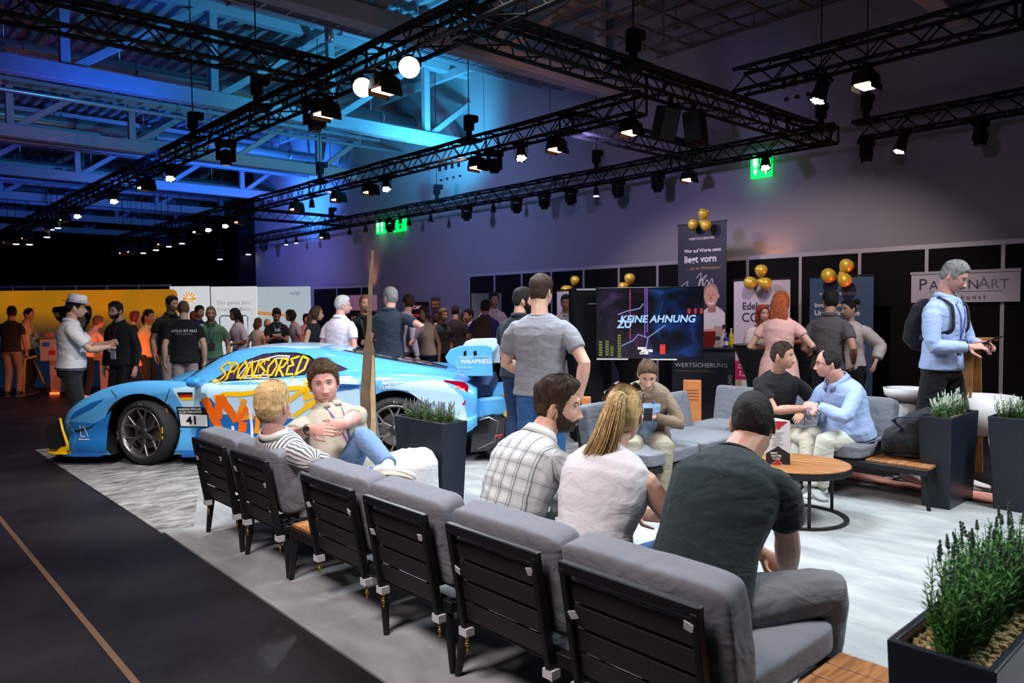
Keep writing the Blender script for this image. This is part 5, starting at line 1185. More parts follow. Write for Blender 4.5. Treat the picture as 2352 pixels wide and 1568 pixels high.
planter_y((3.52, 4.85, 0), .66, .25, .73, 'dark planter of lavender standing in front of the rear wheel of the car', False, 2, .17, LEAF2, BLOOM)
planter((6.60, 2.03, 0), .65, .24, .73, 'dark planter with white blossoms left of the other one at the right of the lounge', False, 3, .19, LEAF2, WBLOOM)
planter_y((6.72, 1.43, 0), .66, .25, .73, 'dark planter with pale blossoms at the right picture edge, behind the carpet', False, 4, .19, LEAF, WBLOOM)
planter((2.35, .63, 0), .70, .25, .73, 'near dark planter of dense green lavender in the bottom right corner', True, 5, .28, mat('lavender_near', (.05, .20, .025), .6, var=.4, vscale=9), mat('bud_green', (.04, .07, .05), .7), nst=52)
# ---- white covered stool behind the crossed leg
so = Solid(); so.loft([((0, 0, 0), (1, 0, 0), (0, 1, 0), .23, .22), ((0, 0, .3), (1, 0, 0), (0, 1, 0), .215, .205), ((0, 0, .56), (1, 0, 0), (0, 1, 0), .21, .2), ((.02, 0, .62), (1, 0, 0), (0, 1, 0), .16, .15)], 20, .1)
V, F, NN = remesh(so.v, so.f, .012, 4); nn = np.array([mnoise.noise(Vector((math.atan2(v[1], v[0]) * 3, v[2] * 2, 0))) for v in V]); V = V + NN * (nn[:, None] * .018)
t = empty('stool', ds(945, 1060, 345) * Vector((1, 1, 0)) if False else (2.88, 4.23, 0), 0, 'white cloth-covered stool behind the raised white shoe', 'stool'); mkmesh('cover', V, F, fabric('white_cover', (.62, .62, .64)), t)
# ---- leaning board in front of the car
S_ = 292; bp_ = ds(858, 708, S_); base = Vector((bp_.x, bp_.y, 0)); rx = RGT
def bxz(u, v): return ((u - 858) / S_, 1.6 + (708 - v) / S_)
poly = [bxz(822, 1150), bxz(858, 1176), bxz(859, 1000), bxz(858, 905), bxz(857, 800), bxz(851, 770), bxz(853, 690), bxz(860, 572), bxz(856, 570), bxz(847, 650), bxz(841, 752), bxz(832, 812), bxz(824, 900), bxz(822, 960)]
mn = min(q[1] for q in poly); poly = [(x, z - mn if z < .05 else z) for x, z in poly]
t = empty('wooden_board', base, 0, 'tall torn wooden board with a thin stick on top, standing in front of the car', 'board')
MB().prism(poly, Vector((0, 0, 0)), rx, (0, 0, 1), -.03).build('board', mat('board_brown', (.16, .10, .06), .7, var=.35, vscale=12), t)
poly2 = [bxz(846, 1172), bxz(858, 1174), bxz(859, 1000), bxz(857, 812), bxz(853, 812), bxz(851, 850), bxz(847, 900), bxz(848, 950), bxz(845, 1000)]
MB().prism(poly2, -Vector((FWD.x, FWD.y, 0)) * -.0, rx, (0, 0, 1), .006).build('raw_wood_edge', mat('board_pale', (.55, .40, .22), .7, var=.2, vscale=14), t)
# ---- backpack lying on the far sofa
t = empty('rucksack', (6.48, 2.28, .36), .3, 'black and navy rucksack slumped on the teak end of the far sofa', 'bag')
so = Solid(); so.loft([((0, .16, .06), (1, 0, 0), (0, 0, 1), .20, .10), ((0, .0, .13), (1, 0, 0), (0, 0, 1), .25, .17), ((.02, -.12, .15), (1, 0, 0), (0, 0, 1), .24, .19), ((.02, -.24, .12), (1, 0, 0), (0, 0, 1), .17, .12)], 18, .5)
V, F, NN = remesh(so.v, so.f, .012, 3); nn = np.array([mnoise.noise(Vector((v[0] * 9, v[1] * 9, v[2] * 9))) for v in V]); V = V + NN * (nn[:, None] * .03); V[:, 2] -= V[:, 2].min(); mkmesh('bag_body', V, F, fabric('rucksack_black', (.010, .011, .014)), t)
st = MB(); st.tube(bez([(-.2, .05, .25), (-.28, .1, .34), (-.2, -.1, .36), (-.05, -.1, .33)], 6), .02, 6, flat=.3); st.tube(bez([(.1, -.2, .3), (.25, -.3, .26), (.3, -.2, .1)], 6), .018, 6, flat=.3); st.build('strap', fabric('rucksack_navy', (.015, .025, .06)), t, smooth=True)
MB().ball((-.02, -.16, .32), (.07, .04, .025), 12).build('logo_patch', mat('pale_patch', (.45, .47, .45), .5), t, smooth=True)
# dark bag beside the plaid shirt
t = empty('handbag', (2.75, 3.05, 0), .4, 'small black bag on the carpet behind the person in plaid', 'bag'); so = Solid(); so.loft([((0, 0, .02), (1, 0, 0), (0, 1, 0), .2, .1), ((0, 0, .2), (1, 0, 0), (0, 1, 0), .19, .1), ((0, 0, .36), (1, 0, 0), (0, 1, 0), .14, .06)], 16, .2)
V, F, NN = remesh(so.v, so.f, .014, 3); V[:, 2] -= V[:, 2].min(); mkmesh('bag_body', V, F, fabric('bag_black', (.012, .012, .014)), t)
# bar stool and wooden high table behind the lounge
t = empty('bar_stool', gs(2086, 252), 0, 'white moulded bar stool on a chrome pole at the right', 'stool')
MB().lathe([(0, .74), (.13, .73), (.185, .77), (.20, .84), (.19, .84), (.165, .785), (.0, .765)], Matrix.Scale(1, 4), 26, close=False).build('seat', WHITE, t, smooth=True)
MB().cyl((0, 0, .02), (0, 0, .4), .028, n=14).build('pole', CHROME, t, smooth=True); MB().cyl((0, 0, .38), (0, 0, .74), .05, .085, n=14).build('column_cover', WHITE, t, smooth=True)
MB().lathe([(0, .03), (.04, .03), (.2, .012), (.2, 0)], n=26).build('base_plate', CHROME, t, smooth=True)
MB().tube([(0, 0, .3), (.14, .05, .29), (.19, 0, .28), (.14, -.05, .29), (0, 0, .3)], .01, 8).build('footrest', CHROME, t, smooth=True)
p = gs(2205, 245); t = empty('high_table', p, 0, 'wooden high table with splayed board legs behind the tall person in blue', 'table')
MB().box((0, 0, 1.27), (.5, .5, .03)).build('tabletop', TEAK, t, bevel=.004)
for s_ in (-1, 1): MB().beam((s_ * .10, 0, 1.255), (s_ * .22, 0, 0), .30, .03, up=(1, 0, 0)).build('leg', TEAK, t)
p2 = gs(2262, 258); t = empty('white_chair', p2, .6, 'white shell chair edge seen above the right planter', 'chair')
so = MB(); so.lathe([(0, .44), (.16, .44), (.24, .55), (.27, .78), (.255, .78), (.225, .56), (.15, .46), (0, .46)], Matrix.Scale(1, 4), 26, close=False); so.build('seat', WHITE, t, smooth=True)
for a in range(4): MB().cyl((.1 * math.cos(a * 1.57 + .8), .1 * math.sin(a * 1.57 + .8), .45), (.22 * math.cos(a * 1.57 + .8), .22 * math.sin(a * 1.57 + .8), 0), .012, n=8).build('leg', CHROME, t)
# ================================================================ RACE CAR  (local: x back along the body, y into the body from the near side, z up)
CAR_F = Vector((2.306, 8.27, 0)); CAR_D = Vector((.7220, -.6919, 0)); CAR_N = Vector((.6919, .7220, 0))
cr_ = empty('race_car', CAR_F, math.atan2(CAR_D.y, CAR_D.x), 'low light blue race car with yellow and orange graffiti and number 41', 'car')
HWC = .965                       # half width; centre line at y = HWC
STN = [ # s, hw, zb, zsh, gw, zg, rw, zr
 (-1.06, .34, .14, .36, .22, .38, .12, .39), (-.98, .66, .11, .44, .4, .45, .22, .455), (-.84, .86, .10, .56, .5, .53, .28, .53), (-.62, .94, .10, .70, .55, .61, .3, .60),
 (-.35, .962, .10, .815, .6, .69, .3, .665), (-.05, .968, .10, .872, .62, .75, .32, .72), (.2, .965, .10, .878, .66, .80, .36, .80), (.45, .955, .10, .862, .70, .85, .42, .99),
 (.66, .945, .10, .85, .735, .86, .45, 1.11), (.9, .938, .10, .85, .75, .87, .47, 1.185), (1.25, .935, .10, .86, .76, .88, .485, 1.212), (1.6, .940, .10, .885, .755, .90, .475, 1.20),
 (1.95, .955, .10, .905, .73, .925, .44, 1.155), (2.3, .972, .10, .925, .69, .94, .40, 1.085), (2.65, .982, .12, .930, .64, .93, .36, 1.01), (2.95, .98, .16, .915, .62, .905, .34, .95),
 (3.2, .97, .22, .885, .6, .87, .33, .895), (3.38, .95, .30, .83, .58, .835, .32, .85), (3.50, .92, .38, .77, .56, .79, .3, .80)]
SA = np.array(STN)
def crm(xs, ys, x):
    i = int(np.clip(np.searchsorted(xs, x) - 1, 0, len(xs) - 2)); t = (x - xs[i]) / (xs[i + 1] - xs[i])
    m = lambda j: (ys[min(j + 1, len(ys) - 1)] - ys[max(j - 1, 0)]) / (xs[min(j + 1, len(xs) - 1)] - xs[max(j - 1, 0)])
    h = xs[i + 1] - xs[i]; t2, t3 = t * t, t ** 3
    return (2 * t3 - 3 * t2 + 1) * ys[i] + (t3 - 2 * t2 + t) * h * m(i) + (-2 * t3 + 3 * t2) * ys[i + 1] + (t3 - t2) * h * m(i + 1)
def section(s):
    hw, zb, zs, gw, zg, rw, zr = [crm(SA[:, 0], SA[:, i], s) for i in range(1, 8)]
    rf = s > 1.9 or s < .3
    P = [(0, zb), (hw * .86, zb), (hw * .97, zb + .03), (hw * .985, zb + .12), (hw * .955, (zb + zs) * .42), (hw * .985, zs - .19), (hw * .995, zs - .11), (hw * .965, zs - .035), (hw * .90, zs), (gw + (hw * .9 - gw) * .35, max(zs, zg) * .5 + min(zs, zg) * .5), (gw, zg + .012)]
    P += [(gw + (rw - gw) * .42, zg + (zr - zg) * .55), (rw + (gw - rw) * .12, zg + (zr - zg) * .90), (rw * .78, zr - (zr - zg) * .015), (rw * .4, zr), (0, zr + .004)]
    return P
NS, NR = 110, 5
def cmr2(P, n):
    out = []; Q = [P[0]] + P + [P[-1]]
    for i in range(1, len(Q) - 2):
        a, b, c, d = [np.array(q) for q in Q[i - 1:i + 3]]
        for k in range(n):
            t = k / n; out.append(tuple(.5 * ((2 * b) + (-a + c) * t + (2 * a - 5 * b + 4 * c - d) * t * t + (-a + 3 * b - 3 * c + d) * t ** 3)))
    out.append(P[-1]); return out
sv = []; ss = np.linspace(-1.06, 3.5, NS)
for s in ss:
    h = cmr2(section(s), NR); half = [(s, HWC - a, b) for a, b in h]; full = half + [(s, HWC + a, b) for a, b in reversed(h[1:-1])]; sv.append(full)
NC = len(sv[0]); V = [p for r in sv for p in r]; F = [(i * NC + j, (i + 1) * NC + j, (i + 1) * NC + (j + 1) % NC, i * NC + (j + 1) % NC) for i in range(NS - 1) for j in range(NC)]
F += [tuple(range(NC)), tuple(reversed(range((NS - 1) * NC, NS * NC)))]
BLUE = mat('wrap_blue', (.10, .42, .84), .28, coat=.6, spec=.5); PALE = mat('wrap_pale_blue', (.50, .72, .88), .28, coat=.6); DBLUE = mat('wrap_deep_blue', (.01, .13, .45), .3, coat=.5)
YEL = mat('wrap_yellow', (.9, .50, .0), .35, coat=.4); ORG = mat('wrap_orange', (.9, .13, .0), .35, coat=.4); WRW = mat('wrap_white', (.75, .78, .82), .3, coat=.4)
BLKG = mat('gloss_black', (.008, .008, .01), .15, coat=.6); CARB = mat('dark_plastic', (.012, .012, .014), .5)
GLASS = mat('tinted_glass', (.05, .03, .07), .06, coat=1., spec=.8)
bm = bmesh.new()
for v in V: bm.verts.new(v)
bm.verts.ensure_lookup_table()
for f in F:
    try: bm.faces.new([bm.verts[i] for i in f])
    except ValueError: pass
bmesh.ops.recalc_face_normals(bm, faces=bm.faces[:])
me = bpy.data.meshes.new('bodywork'); bm.to_mesh(me); bm.free(); me.materials.append(BLUE); me.materials.append(CARB)
body = bpy.data.objects.new('bodywork', me); COL.objects.link(body); body.parent = cr_
CARBVH = BVHTree.FromPolygons([Vector(v.co) for v in me.vertices], [tuple(p.vertices) for p in me.polygons])
WH = [(0, .345, .405), (2.65, .352, .415)]
for s_, z_, r_ in WH:
    c = MB(); c.cyl((s_, -.2, z_), (s_, .30, z_), r_, n=48); c.cyl((s_, 2 * HWC - .30, z_), (s_, 2 * HWC + .2, z_), r_, n=48); co = c.build('cut', CARB)
    md = body.modifiers.new('b', 'BOOLEAN'); md.object = co; md.operation = 'DIFFERENCE'; md.solver = 'EXACT'
    co.parent = cr_
dg = bpy.context.evaluated_depsgraph_get(); nm = bpy.data.meshes.new_from_object(body.evaluated_get(dg)); body.modifiers.clear(); body.data = nm
for o in [o for o in COL.objects if o.name.startswith('cut')]: bpy.data.objects.remove(o)
for p in nm.polygons:
    c = p.center; inner = False
    for s_, z_, r_ in WH:
        if math.hypot(c.x - s_, c.z - z_) < r_ + .004 and (.0 < c.y < .31 or 1.62 < c.y < 1.94) and (abs(p.normal.y) < .35 and math.hypot(c.x - s_, c.z - z_) > r_ - .02 or abs(c.y - .3) < .01 or abs(c.y - 1.63) < .01): inner = True
    p.material_index = 1 if inner else 0; p.use_smooth = not inner
body.name = 'bodywork'
def decal(polys, m, name, parent=body, side='L', off=.003, step=.035, inner=None):
    'polygon(s) in the (x, z) side view, or (x, y) plan view, laid onto the body'
    vs = []; fs = []
    for poly in polys:
        xs = [p[0] for p in poly]; ys = [p[1] for p in poly]; pts = []; n = len(poly); edges = []
        for i in range(n):
            a, b = Vector(poly[i]), Vector(poly[(i + 1) % n]); k = max(1, int((b - a).length / step))
            for q in range(k): pts.append(a.lerp(b, q / k))
        m_ = len(pts); edges = [(i, (i + 1) % m_) for i in range(m_)]
        def inside(x, y):
            c = False; j = m_ - 1
            for i in range(m_):
                if (pts[i].y > y) != (pts[j].y > y) and x < (pts[j].x - pts[i].x) * (y - pts[i].y) / (pts[j].y - pts[i].y) + pts[i].x: c = not c
                j = i
            return c
        gx = np.arange(min(xs) + step * .6, max(xs), step); gy = np.arange(min(ys) + step * .6, max(ys), step)
        for x in gx:
            for y in gy:
                if inside(x, y): pts.append(Vector((float(x), float(y))))
        rv, re, rf, *_ = delaunay_2d_cdt([Vector((p.x, p.y)) for p in pts], edges, [list(range(m_))], 1, 1e-5)
        o = len(vs); ok = {}
        for i, p in enumerate(rv):
            if side == 'L': q = CARBVH.ray_cast(Vector((p.x, -1, p.y)), Vector((0, 1, 0)))
            elif side == 'T': q = CARBVH.ray_cast(Vector((p.x, p.y, 2)), Vector((0, 0, -1)))
            if q[0] is None: q = CARBVH.find_nearest(Vector((p.x, .02, p.y)) if side == 'L' else Vector((p.x, p.y, 1)))
            nn_ = q[1]
            if side == 'L' and nn_.y > 0: nn_ = -nn_
            if side == 'T' and nn_.z < 0: nn_ = -nn_
            vs.append(tuple(q[0] + nn_ * off))
        fs += [tuple(o + i for i in f) for f in rf]
    me = bpy.data.meshes.new(name); me.from_pydata(vs, [], fs); me.materials.append(m); me.polygons.foreach_set('use_smooth', [True] * len(me.polygons)); me.update()
    o = bpy.data.objects.new(name, me); COL.objects.link(o); o.parent = parent; return o
def strokes(lines, w_, m, name, off=.005, parent=body, drip=0, seed=1, side='L'):
    'brush strokes in side view'
    vs = []; fs = []; rnd = random.Random(seed); L = list(lines)
    if drip:
        for ln in lines:
            for p in ln:
                if rnd.random() < drip: L.append([(p[0], p[1]), (p[0] + .002, p[1] - rnd.uniform(.03, .09))])
    for li, ln in enumerate(L):
        ww = w_ * (1 if li < len(lines) else .35); pts = []
        for a, b in zip(ln[:-1], ln[1:]):
            k = max(1, int(math.hypot(b[0] - a[0], b[1] - a[1]) / .02)); pts += [(a[0] + (b[0] - a[0]) * q / k, a[1] + (b[1] - a[1]) * q / k) for q in range(k)]
        pts.append(ln[-1]); o = len(vs)
        for i, p in enumerate(pts):
            a = pts[max(0, i - 1)]; b = pts[min(len(pts) - 1, i + 1)]; dx, dz = b[0] - a[0], b[1] - a[1]; l = math.hypot(dx, dz) or 1; nx, nz = -dz / l, dx / l; w3 = ww / 2 * rnd.uniform(.88, 1.1)
            for sg in (-1, 1):
                x, z = p[0] + nx * w3 * sg, p[1] + nz * w3 * sg
                q = CARBVH.ray_cast(Vector((x, -1, z)), Vector((0, 1, 0))) if side == 'L' else CARBVH.ray_cast(Vector((x, z, 2)), Vector((0, 0, -1)))
                if q[0] is None: q = CARBVH.find_nearest(Vector((x, 0, z)))
                n_ = q[1] if (q[1].y < 0 or side != 'L') else -q[1]
                if side != 'L' and n_.z < 0: n_ = -n_
                vs.append(tuple(q[0] + n_ * (off + .0003 * li)))
        fs += [(o + 2 * i, o + 2 * i + 2, o + 2 * i + 3, o + 2 * i + 1) for i in range(len(pts) - 1)]
    me = bpy.data.meshes.new(name); me.from_pydata(vs, [], fs); me.materials.append(m); o = bpy.data.objects.new(name, me); COL.objects.link(o); o.parent = parent; return o
def car_text(s, x, z, size, m, name='lettering', off=.008, parent=body, **kw):
    vs, fs = text_geo(s, size, **kw); out = []
    for v in vs:
        q = CARBVH.ray_cast(Vector((x + v[0], -1, z + v[1])), Vector((0, 1, 0)))
        p, n_ = (q[0], q[1] if q[1].y < 0 else -q[1]) if q[0] else (Vector((x + v[0], 0, z + v[1])), Vector((0, -1, 0)))
        out.append(p + n_ * off)
    return MB().add(out, fs).build(name, m, parent)
# pale wrap on sills and rear flank, deep blue patches; roof: painted overhead light
decal([[(.35, .80), (.72, .845), (1.3, .87), (1.8, .89), (2.2, .91), (2.3, .86), (2.3, .60), (2.0, .50), (1.4, .45), (.9, .52), (.6, .55), (.45, .6)]], PALE, 'pale_wrap_flank')
decal([[(2.56, .80), (2.9, .86), (3.15, .86), (3.36, .70), (3.40, .45), (3.1, .42), (2.98, .62), (2.8, .76)]], PALE, 'pale_wrap_flank')
decal([[(.9, .52), (1.6, .47), (2.15, .55), (2.2, .40), (2.15, .15), (.8, .15), (.55, .2), (.6, .5)]], DBLUE, 'deep_blue_wrap', off=.004)
decal([[(1.15, .45), (1.95, .45), (2.35, .62), (2.35, 1.5), (1.95, 1.48), (1.15, 1.48)]], PALE, 'pale_roof_light', side='T') if False else None
decal([[(.95, .50), (1.55, .46), (1.75, .52), (1.75, 1.42), (1.55, 1.48), (.95, 1.45)]], PALE, 'pale_roof_light', side='T')
# side window, quarter window, windscreen, engine cover glass
win = [(.70, .865), (.88, .98), (1.02, 1.06), (1.18, 1.115), (1.34, 1.13), (1.52, 1.125), (1.66, 1.095), (1.72, 1.06), (1.66, .92), (1.30, .893), (.95, .872)]
grow = lambda P, k: [((x - 1.25) * (1 + k) + 1.25, (z - .99) * (1 + 2 * k) + .99) for x, z in P]
decal([grow(win, .05)], BLKG, 'window_surround', off=.003)
W1 = decal([win], GLASS, 'side_window', off=.006)
decal([[(1.80, .945), (1.84, 1.05), (1.92, 1.045), (2.12, .965), (2.05, .945)]], GLASS, 'quarter_window', off=.005)
wsx = lambda x, y: (x, y)
decal([[(-.02, .42), (.18, .33), (.45, .42), (.78, .50), (.80, 1.43), (.45, 1.51), (.18, 1.60), (-.02, 1.51)]], BLKG, 'windscreen_surround', side='T', off=.003)
decal([[(.03, .46), (.20, .38), (.45, .46), (.72, .53), (.74, 1.40), (.45, 1.47), (.20, 1.55), (.03, 1.47)]], GLASS, 'windscreen', side='T', off=.006)
decal([[(1.98, .62), (2.3, .58), (2.85, .70), (3.1, .84), (3.1, 1.09), (2.85, 1.23), (2.3, 1.35), (1.98, 1.31)]], mat('engine_glass', (.04, .06, .12), .12, coat=1.), 'engine_cover', side='T', off=.005)
strokes([[(2.0 + .11 * i, .66 + .025 * i + .012 * math.sin(i * 3)), (2.05 + .11 * i, .70 + .02 * i)] for i in range(9)], .035, YEL, 'yellow_dashes', side='T', off=.009)
strokes([[(1.95 + .1 * i, .70 + .022 * i), (2.05 + .1 * i, .69 + .02 * i)] for i in range(0, 9, 2)], .018, WRW, 'white_dashes', side='T', off=.010)
# window net frame
strokes([[(1.0, .90), (1.28, .915), (1.30, .885), (1.02, .88), (1.0, .90)], [(1.08, 1.04), (1.34, 1.105), (1.47, 1.10), (1.47, 1.08), (1.33, 1.08)], [(.96, .89), (1.06, 1.05)]], .012, WRW, 'window_frame_lines', off=.009)
# graffiti 1 : yellow tag on the window
def glyphs(word, x, z, h, w_, slant=.2, rise=0.):
    G = {'S': [[(1, .95), (.5, 1), (.05, .75), (.9, .35), (.5, 0), (-.1, .1)]], 'P': [[(.1, -.1), (.2, 1), (.9, .8), (.7, .5), (.15, .45)]], 'O': [[(.5, 1), (.05, .6), (.2, .1), (.7, .1), (.95, .6), (.5, 1)]],
         'N': [[(0, 0), (.15, 1), (.8, 0), (.95, 1.05)]], 'V': [[(0, .8), (.35, .1), (.9, 1)]], 'R': [[(.1, 0), (.2, 1), (.9, .85), (.6, .5), (.2, .45), (1, -.05)]], 'E': [[(.9, 1), (.1, .9), (.6, .55), (.1, .5), (.15, .05), (.9, .05)]], 'D': [[(.1, 0), (.15, 1), (.9, .8), (.85, .25), (.1, 0)]],
         'B': [[(.1, 0), (.2, 1), (.85, .8), (.3, .55), (.95, .3), (.1, 0)]], 'Y': [[(0, 1), (.4, .5)], [(1, 1.05), (.3, -.1)]], 'M': [[(0, 0), (.1, 1), (.5, .3), (.85, 1), (1, 0)]], 'W': [[(0, 1), (.25, 0), (.5, .8), (.75, 0), (1, 1)]], 'I': [[(.5, 1), (.5, 0)]], '4': [[(.6, 0), (.6, 1), (.05, .35), (1, .35)]], 'T': [[(0, 1), (1, 1)], [(.5, 1), (.5, -.1)]], 'X': [[(0, 0), (1, 1)], [(0, 1), (1, 0)]]}
    out = []
    for i, c in enumerate(word):
        for ln in G[c]: out.append([(x + i * w_ * 1.06 + a * w_ + b * h * slant, z + b * h + rise * (i * w_ + a * w_)) for a, b in ln])
    return out
strokes(glyphs('SPONSORED', .72, .845, .185, .100, .16, .08), .021, YEL, 'yellow_graffiti', off=.012, drip=.25, seed=4)
# graffiti 2 : big lettering along the door
strokes([[(.78, .70), (.92, .74), (1.05, .735), (1.35, .77), (1.7, .80)], [(1.72, .86), (1.9, .87)], [(1.55, .66), (1.78, .82), (1.72, .68), (1.98, .78)], [(2.0, .70), (1.72, .62)], [(1.60, .50), (1.75, .60), (1.98, .66)]], .045, YEL, 'yellow_graffiti', off=.008, drip=.2, seed=9)
strokes([[(.68, .70), (.82, .34)], [(.84, .72), (.80, .48)], [(.84, .72), (1.0, .45)], [(1.0, .45), (1.12, .60)], [(1.06, .44), (1.05, .34)]], .085, ORG, 'orange_graffiti', off=.008, seed=3)
strokes([[(1.10, .68), (1.0, .48), (1.18, .50)], [(1.24, .69), (1.20, .32)], [(1.38, .70), (1.30, .48), (1.42, .52), (1.36, .36)], [(1.55, .72), (1.46, .50), (1.56, .54)]], .050, mat('wrap_amber', (.9, .28, .0), .35, coat=.4), 'amber_graffiti', off=.009, drip=.3, seed=5)
strokes([[(1.14, .60), (1.16, .25)], [(1.30, .62), (1.33, .27)], [(.95, .40), (.98, .24)], [(1.46, .66), (1.44, .36)]], .030, WRW, 'white_graffiti', off=.010, drip=.3, seed=6)
decal([[(.62, .66), (.74, .70), (.86, .52), (.80, .36), (.72, .48), (.66, .52)]], DBLUE, 'deep_blue_wrap', off=.005)
# number plate, flag, badge, letters
NP = decal([[(.40, .395), (.70, .385), (.70, .60), (.38, .61)]], BLKG, 'number_board', off=.006)
decal([[(.415, .405), (.69, .397), (.69, .52), (.405, .535)]], WHITE, 'number_field', off=.009, parent=NP)
car_text('41', .475, .425, .12, BLKG, 'number', .012, NP, bold=.03)
car_text('PASSIONE FERRARI', .40, .575, .028, WHITE, 'lettering', .012, NP, bold=.03); car_text('CLUB CHALLENGE', .405, .545, .028, WHITE, 'lettering', .012, NP, bold=.03)
FLG = [('flag_black', (.01, .01, .01), .735, .76), ('flag_red', (.6, .01, .01), .708, .735), ('flag_gold', (.9, .55, 0), .68, .708)]
fp = empty('flag', (0, 0, 0)); fp.parent = cr_
for n_, c_, z0, z1 in FLG: decal([[(.40 + (.76 - z1) * .3, z1), (.56, z1), (.56, z0), (.40 + (.76 - z0) * .5, z0)]], mat(n_, c_, .4), 'flag_stripe', parent=fp, off=.006)
decal([[(.265, .60), (.285, .595), (.295, .56), (.28, .535), (.265, .56)]], mat('shield_badge', (.35, .12, .03), .4), 'shield_badge', off=.006)
car_text('mietbox-werk', .46, .118, .045, WRW, off=.012, bold=.01, shear=.2)
car_text('IMMO', 2.50, .865, .045, WRW, bold=.03); car_text('MASTER', 2.54, .825, .045, WRW, bold=.03); car_text('CLASS', 2.51, .785, .045, WRW, bold=.03)
strokes([[(-.66, .42), (-.66, .30), (-.60, .30)], [(-.62, .42), (-.60, .36), (-.57, .30)], [(-.68, .27), (-.55, .27)]], .010, WRW, 'white_logo', off=.006)
# seams: door, bonnet, sills
strokes([[(.33, .80), (.27, .66), (.26, .50), (.31, .20), (.36, .12)], [(1.76, .90), (1.83, .70), (1.82, .4), (1.70, .14)], [(-.30, .79), (-.22, .72)]], .006, CARB, 'panel_seams', off=.007)
strokes([[(2.0, .80), (2.3, .80)], [(2.25, .795), (2.05, .77)]], .022, DBLUE, 'side_intake', off=.006)
decal([[(1.97, .80), (2.12, .835), (2.34, .825), (2.2, .79)]], mat('intake_blue', (.004, .05, .18), .4), 'side_intake', off=.007)
MB().ball((2.36, .012, .835), (.028, .02, .035), 12).build('fuel_cap', CHROME, cr_, smooth=True)
# head lamp and fender crease, side canards
decal([[(-.78, .47), (-.5, .60), (-.36, .70), (-.5, .66), (-.7, .56)]], DBLUE, 'headlamp_cover', off=.003)
decal([[(-.80, .46), (-.50, .44), (-.38, .50), (-.3, .58), (-.36, .40), (-.36, .14), (-.80, .16)]], mat('wrap_mid_blue', (.02, .20, .58), .3, coat=.5), 'front_corner_wrap', off=.003)
decal([[(-.74, .36), (-.55, .40), (-.45, .46), (-.55, .385), (-.7, .34)]], CARB, 'canard_slot', off=.006)
# front intake, yellow edge, splitter
MB().prism([(-1.03, .16), (-.83, .14), (-.80, .22), (-.84, .34), (-.90, .47), (-1.00, .44), (-1.06, .38)], (0, .10, 0), (1, 0, 0), (0, 0, 1), -.32).build('front_intake', CARB, cr_, bevel=.01)
y_ = MB(); y_.tube([(-.885, .085, .49), (-.845, .06, .36), (-.80, .05, .24), (-.79, .05, .15)], [.012, .013, .016, .018], 8); y_.build('yellow_edge', YEL, cr_, smooth=True)
sp_ = MB(); sp_.prism([(-1.12, .35), (-1.02, .16), (-.90, .05), (-.70, .0), (-.42, .0), (-.42, .5), (-1.0, .6)], (0, 0, .095), (1, 0, 0), (0, 1, 0), .02); sp_.prism([(-1.12, 1.58), (-1.0, 1.33), (-.42, 1.43), (-.42, 1.93), (-.7, 1.93), (-.9, 1.88), (-1.02, 1.77)], (0, 0, .095), (1, 0, 0), (0, 1, 0), .02)
sp_.box((-.98, HWC, .10), (.28, .95, .022)); sp_.build('front_splitter', DBLUE, cr_, bevel=.004, seg=1)
MB().prism([(-1.135, .30), (-1.05, .10), (-.93, .02), (-.80, .0), (-.78, .14), (-.95, .2), (-1.08, .42)], (0, 0, .117), (1, 0, 0), (0, 1, 0), .014).build('yellow_splitter_tip', YEL, cr_, bevel=.004, seg=1)
MB().prism([(-.92, .13), (-.80, .13), (-.79, .20), (-.86, .19)], (0, .03, 0), (1, 0, 0), (0, 0, 1), -.02).build('yellow_splitter_tip', YEL, cr_)
MB().box((1.33, .03, .11), (1.80, .08, .05)).build('side_sill', DBLUE, cr_, bevel=.01)
# mirror
so = Solid(); so.loft([((.62, -.16, .885), (0, 1, 0), (0, 0, 1), .10, .055), ((.69, -.16, .885), (0, 1, 0), (0, 0, 1), .105, .06), ((.73, -.16, .885), (0, 1, 0), (0, 0, 1), .10, .055)], 18, .25)
so.limb([(.60, .09, .82), (.63, -.04, .835), (.66, -.10, .85)], [(.035, .016)] * 3); V_, F_, _n2 = remesh(so.v, so.f, .010, 3); mr = mkmesh('mirror', V_, F_, mat('wrap_mirror', (.03, .28, .68), .3, coat=.6), cr_)
# rear: tail lamp, wing, diffuser, grille
rl = MB(); rl.prism([(3.16, .868), (3.37, .845), (3.42, .80), (3.40, .66), (3.37, .60), (3.30, .68)], (0, .018, 0), (1, 0, 0), (0, 0, 1), -.03)
rl.v = [(v[0], v[1] + .10 * max(0, (v[0] - 3.28)) ** 1.0, v[2]) for v in rl.v]; tl = rl.build('tail_lamp', mat('tail_red', (.25, .0, .02), .12, coat=1., emit=.25, emcol=(.5, 0, .01, 1)), cr_)
MB().tube([(3.27, .012, .78), (3.32, .012, .80), (3.34, .02, .76), (3.37, .03, .78), (3.38, .03, .73)], .006, 6).build('lamp_filament', mat('tail_glow', (1, .05, .02), .3, emit=6, emcol=(1, .06, .03, 1)), tl)
g_ = MB(); g_.box((3.40, .10, .47), (.10, .05, .26)); g_.build('rear_vent', CARB, cr_, bevel=.03, seg=3)
rb = MB(); rb.prism([(3.40, .60), (3.52, .66), (3.78, .68), (3.86, .62), (3.80, .48), (3.52, .44), (3.44, .30)], (0, .16, 0), (1, 0, 0), (0, 0, 1), -1.62); rb.build('rear_bumper', BLUE, cr_, bevel=.03, seg=3)
MB().prism([(3.76, .70), (3.80, .71), (3.88, .62), (3.80, .46), (3.77, .48), (3.84, .61)], (0, .14, 0), (1, 0, 0), (0, 0, 1), -.10).build('yellow_edge', YEL, cr_)
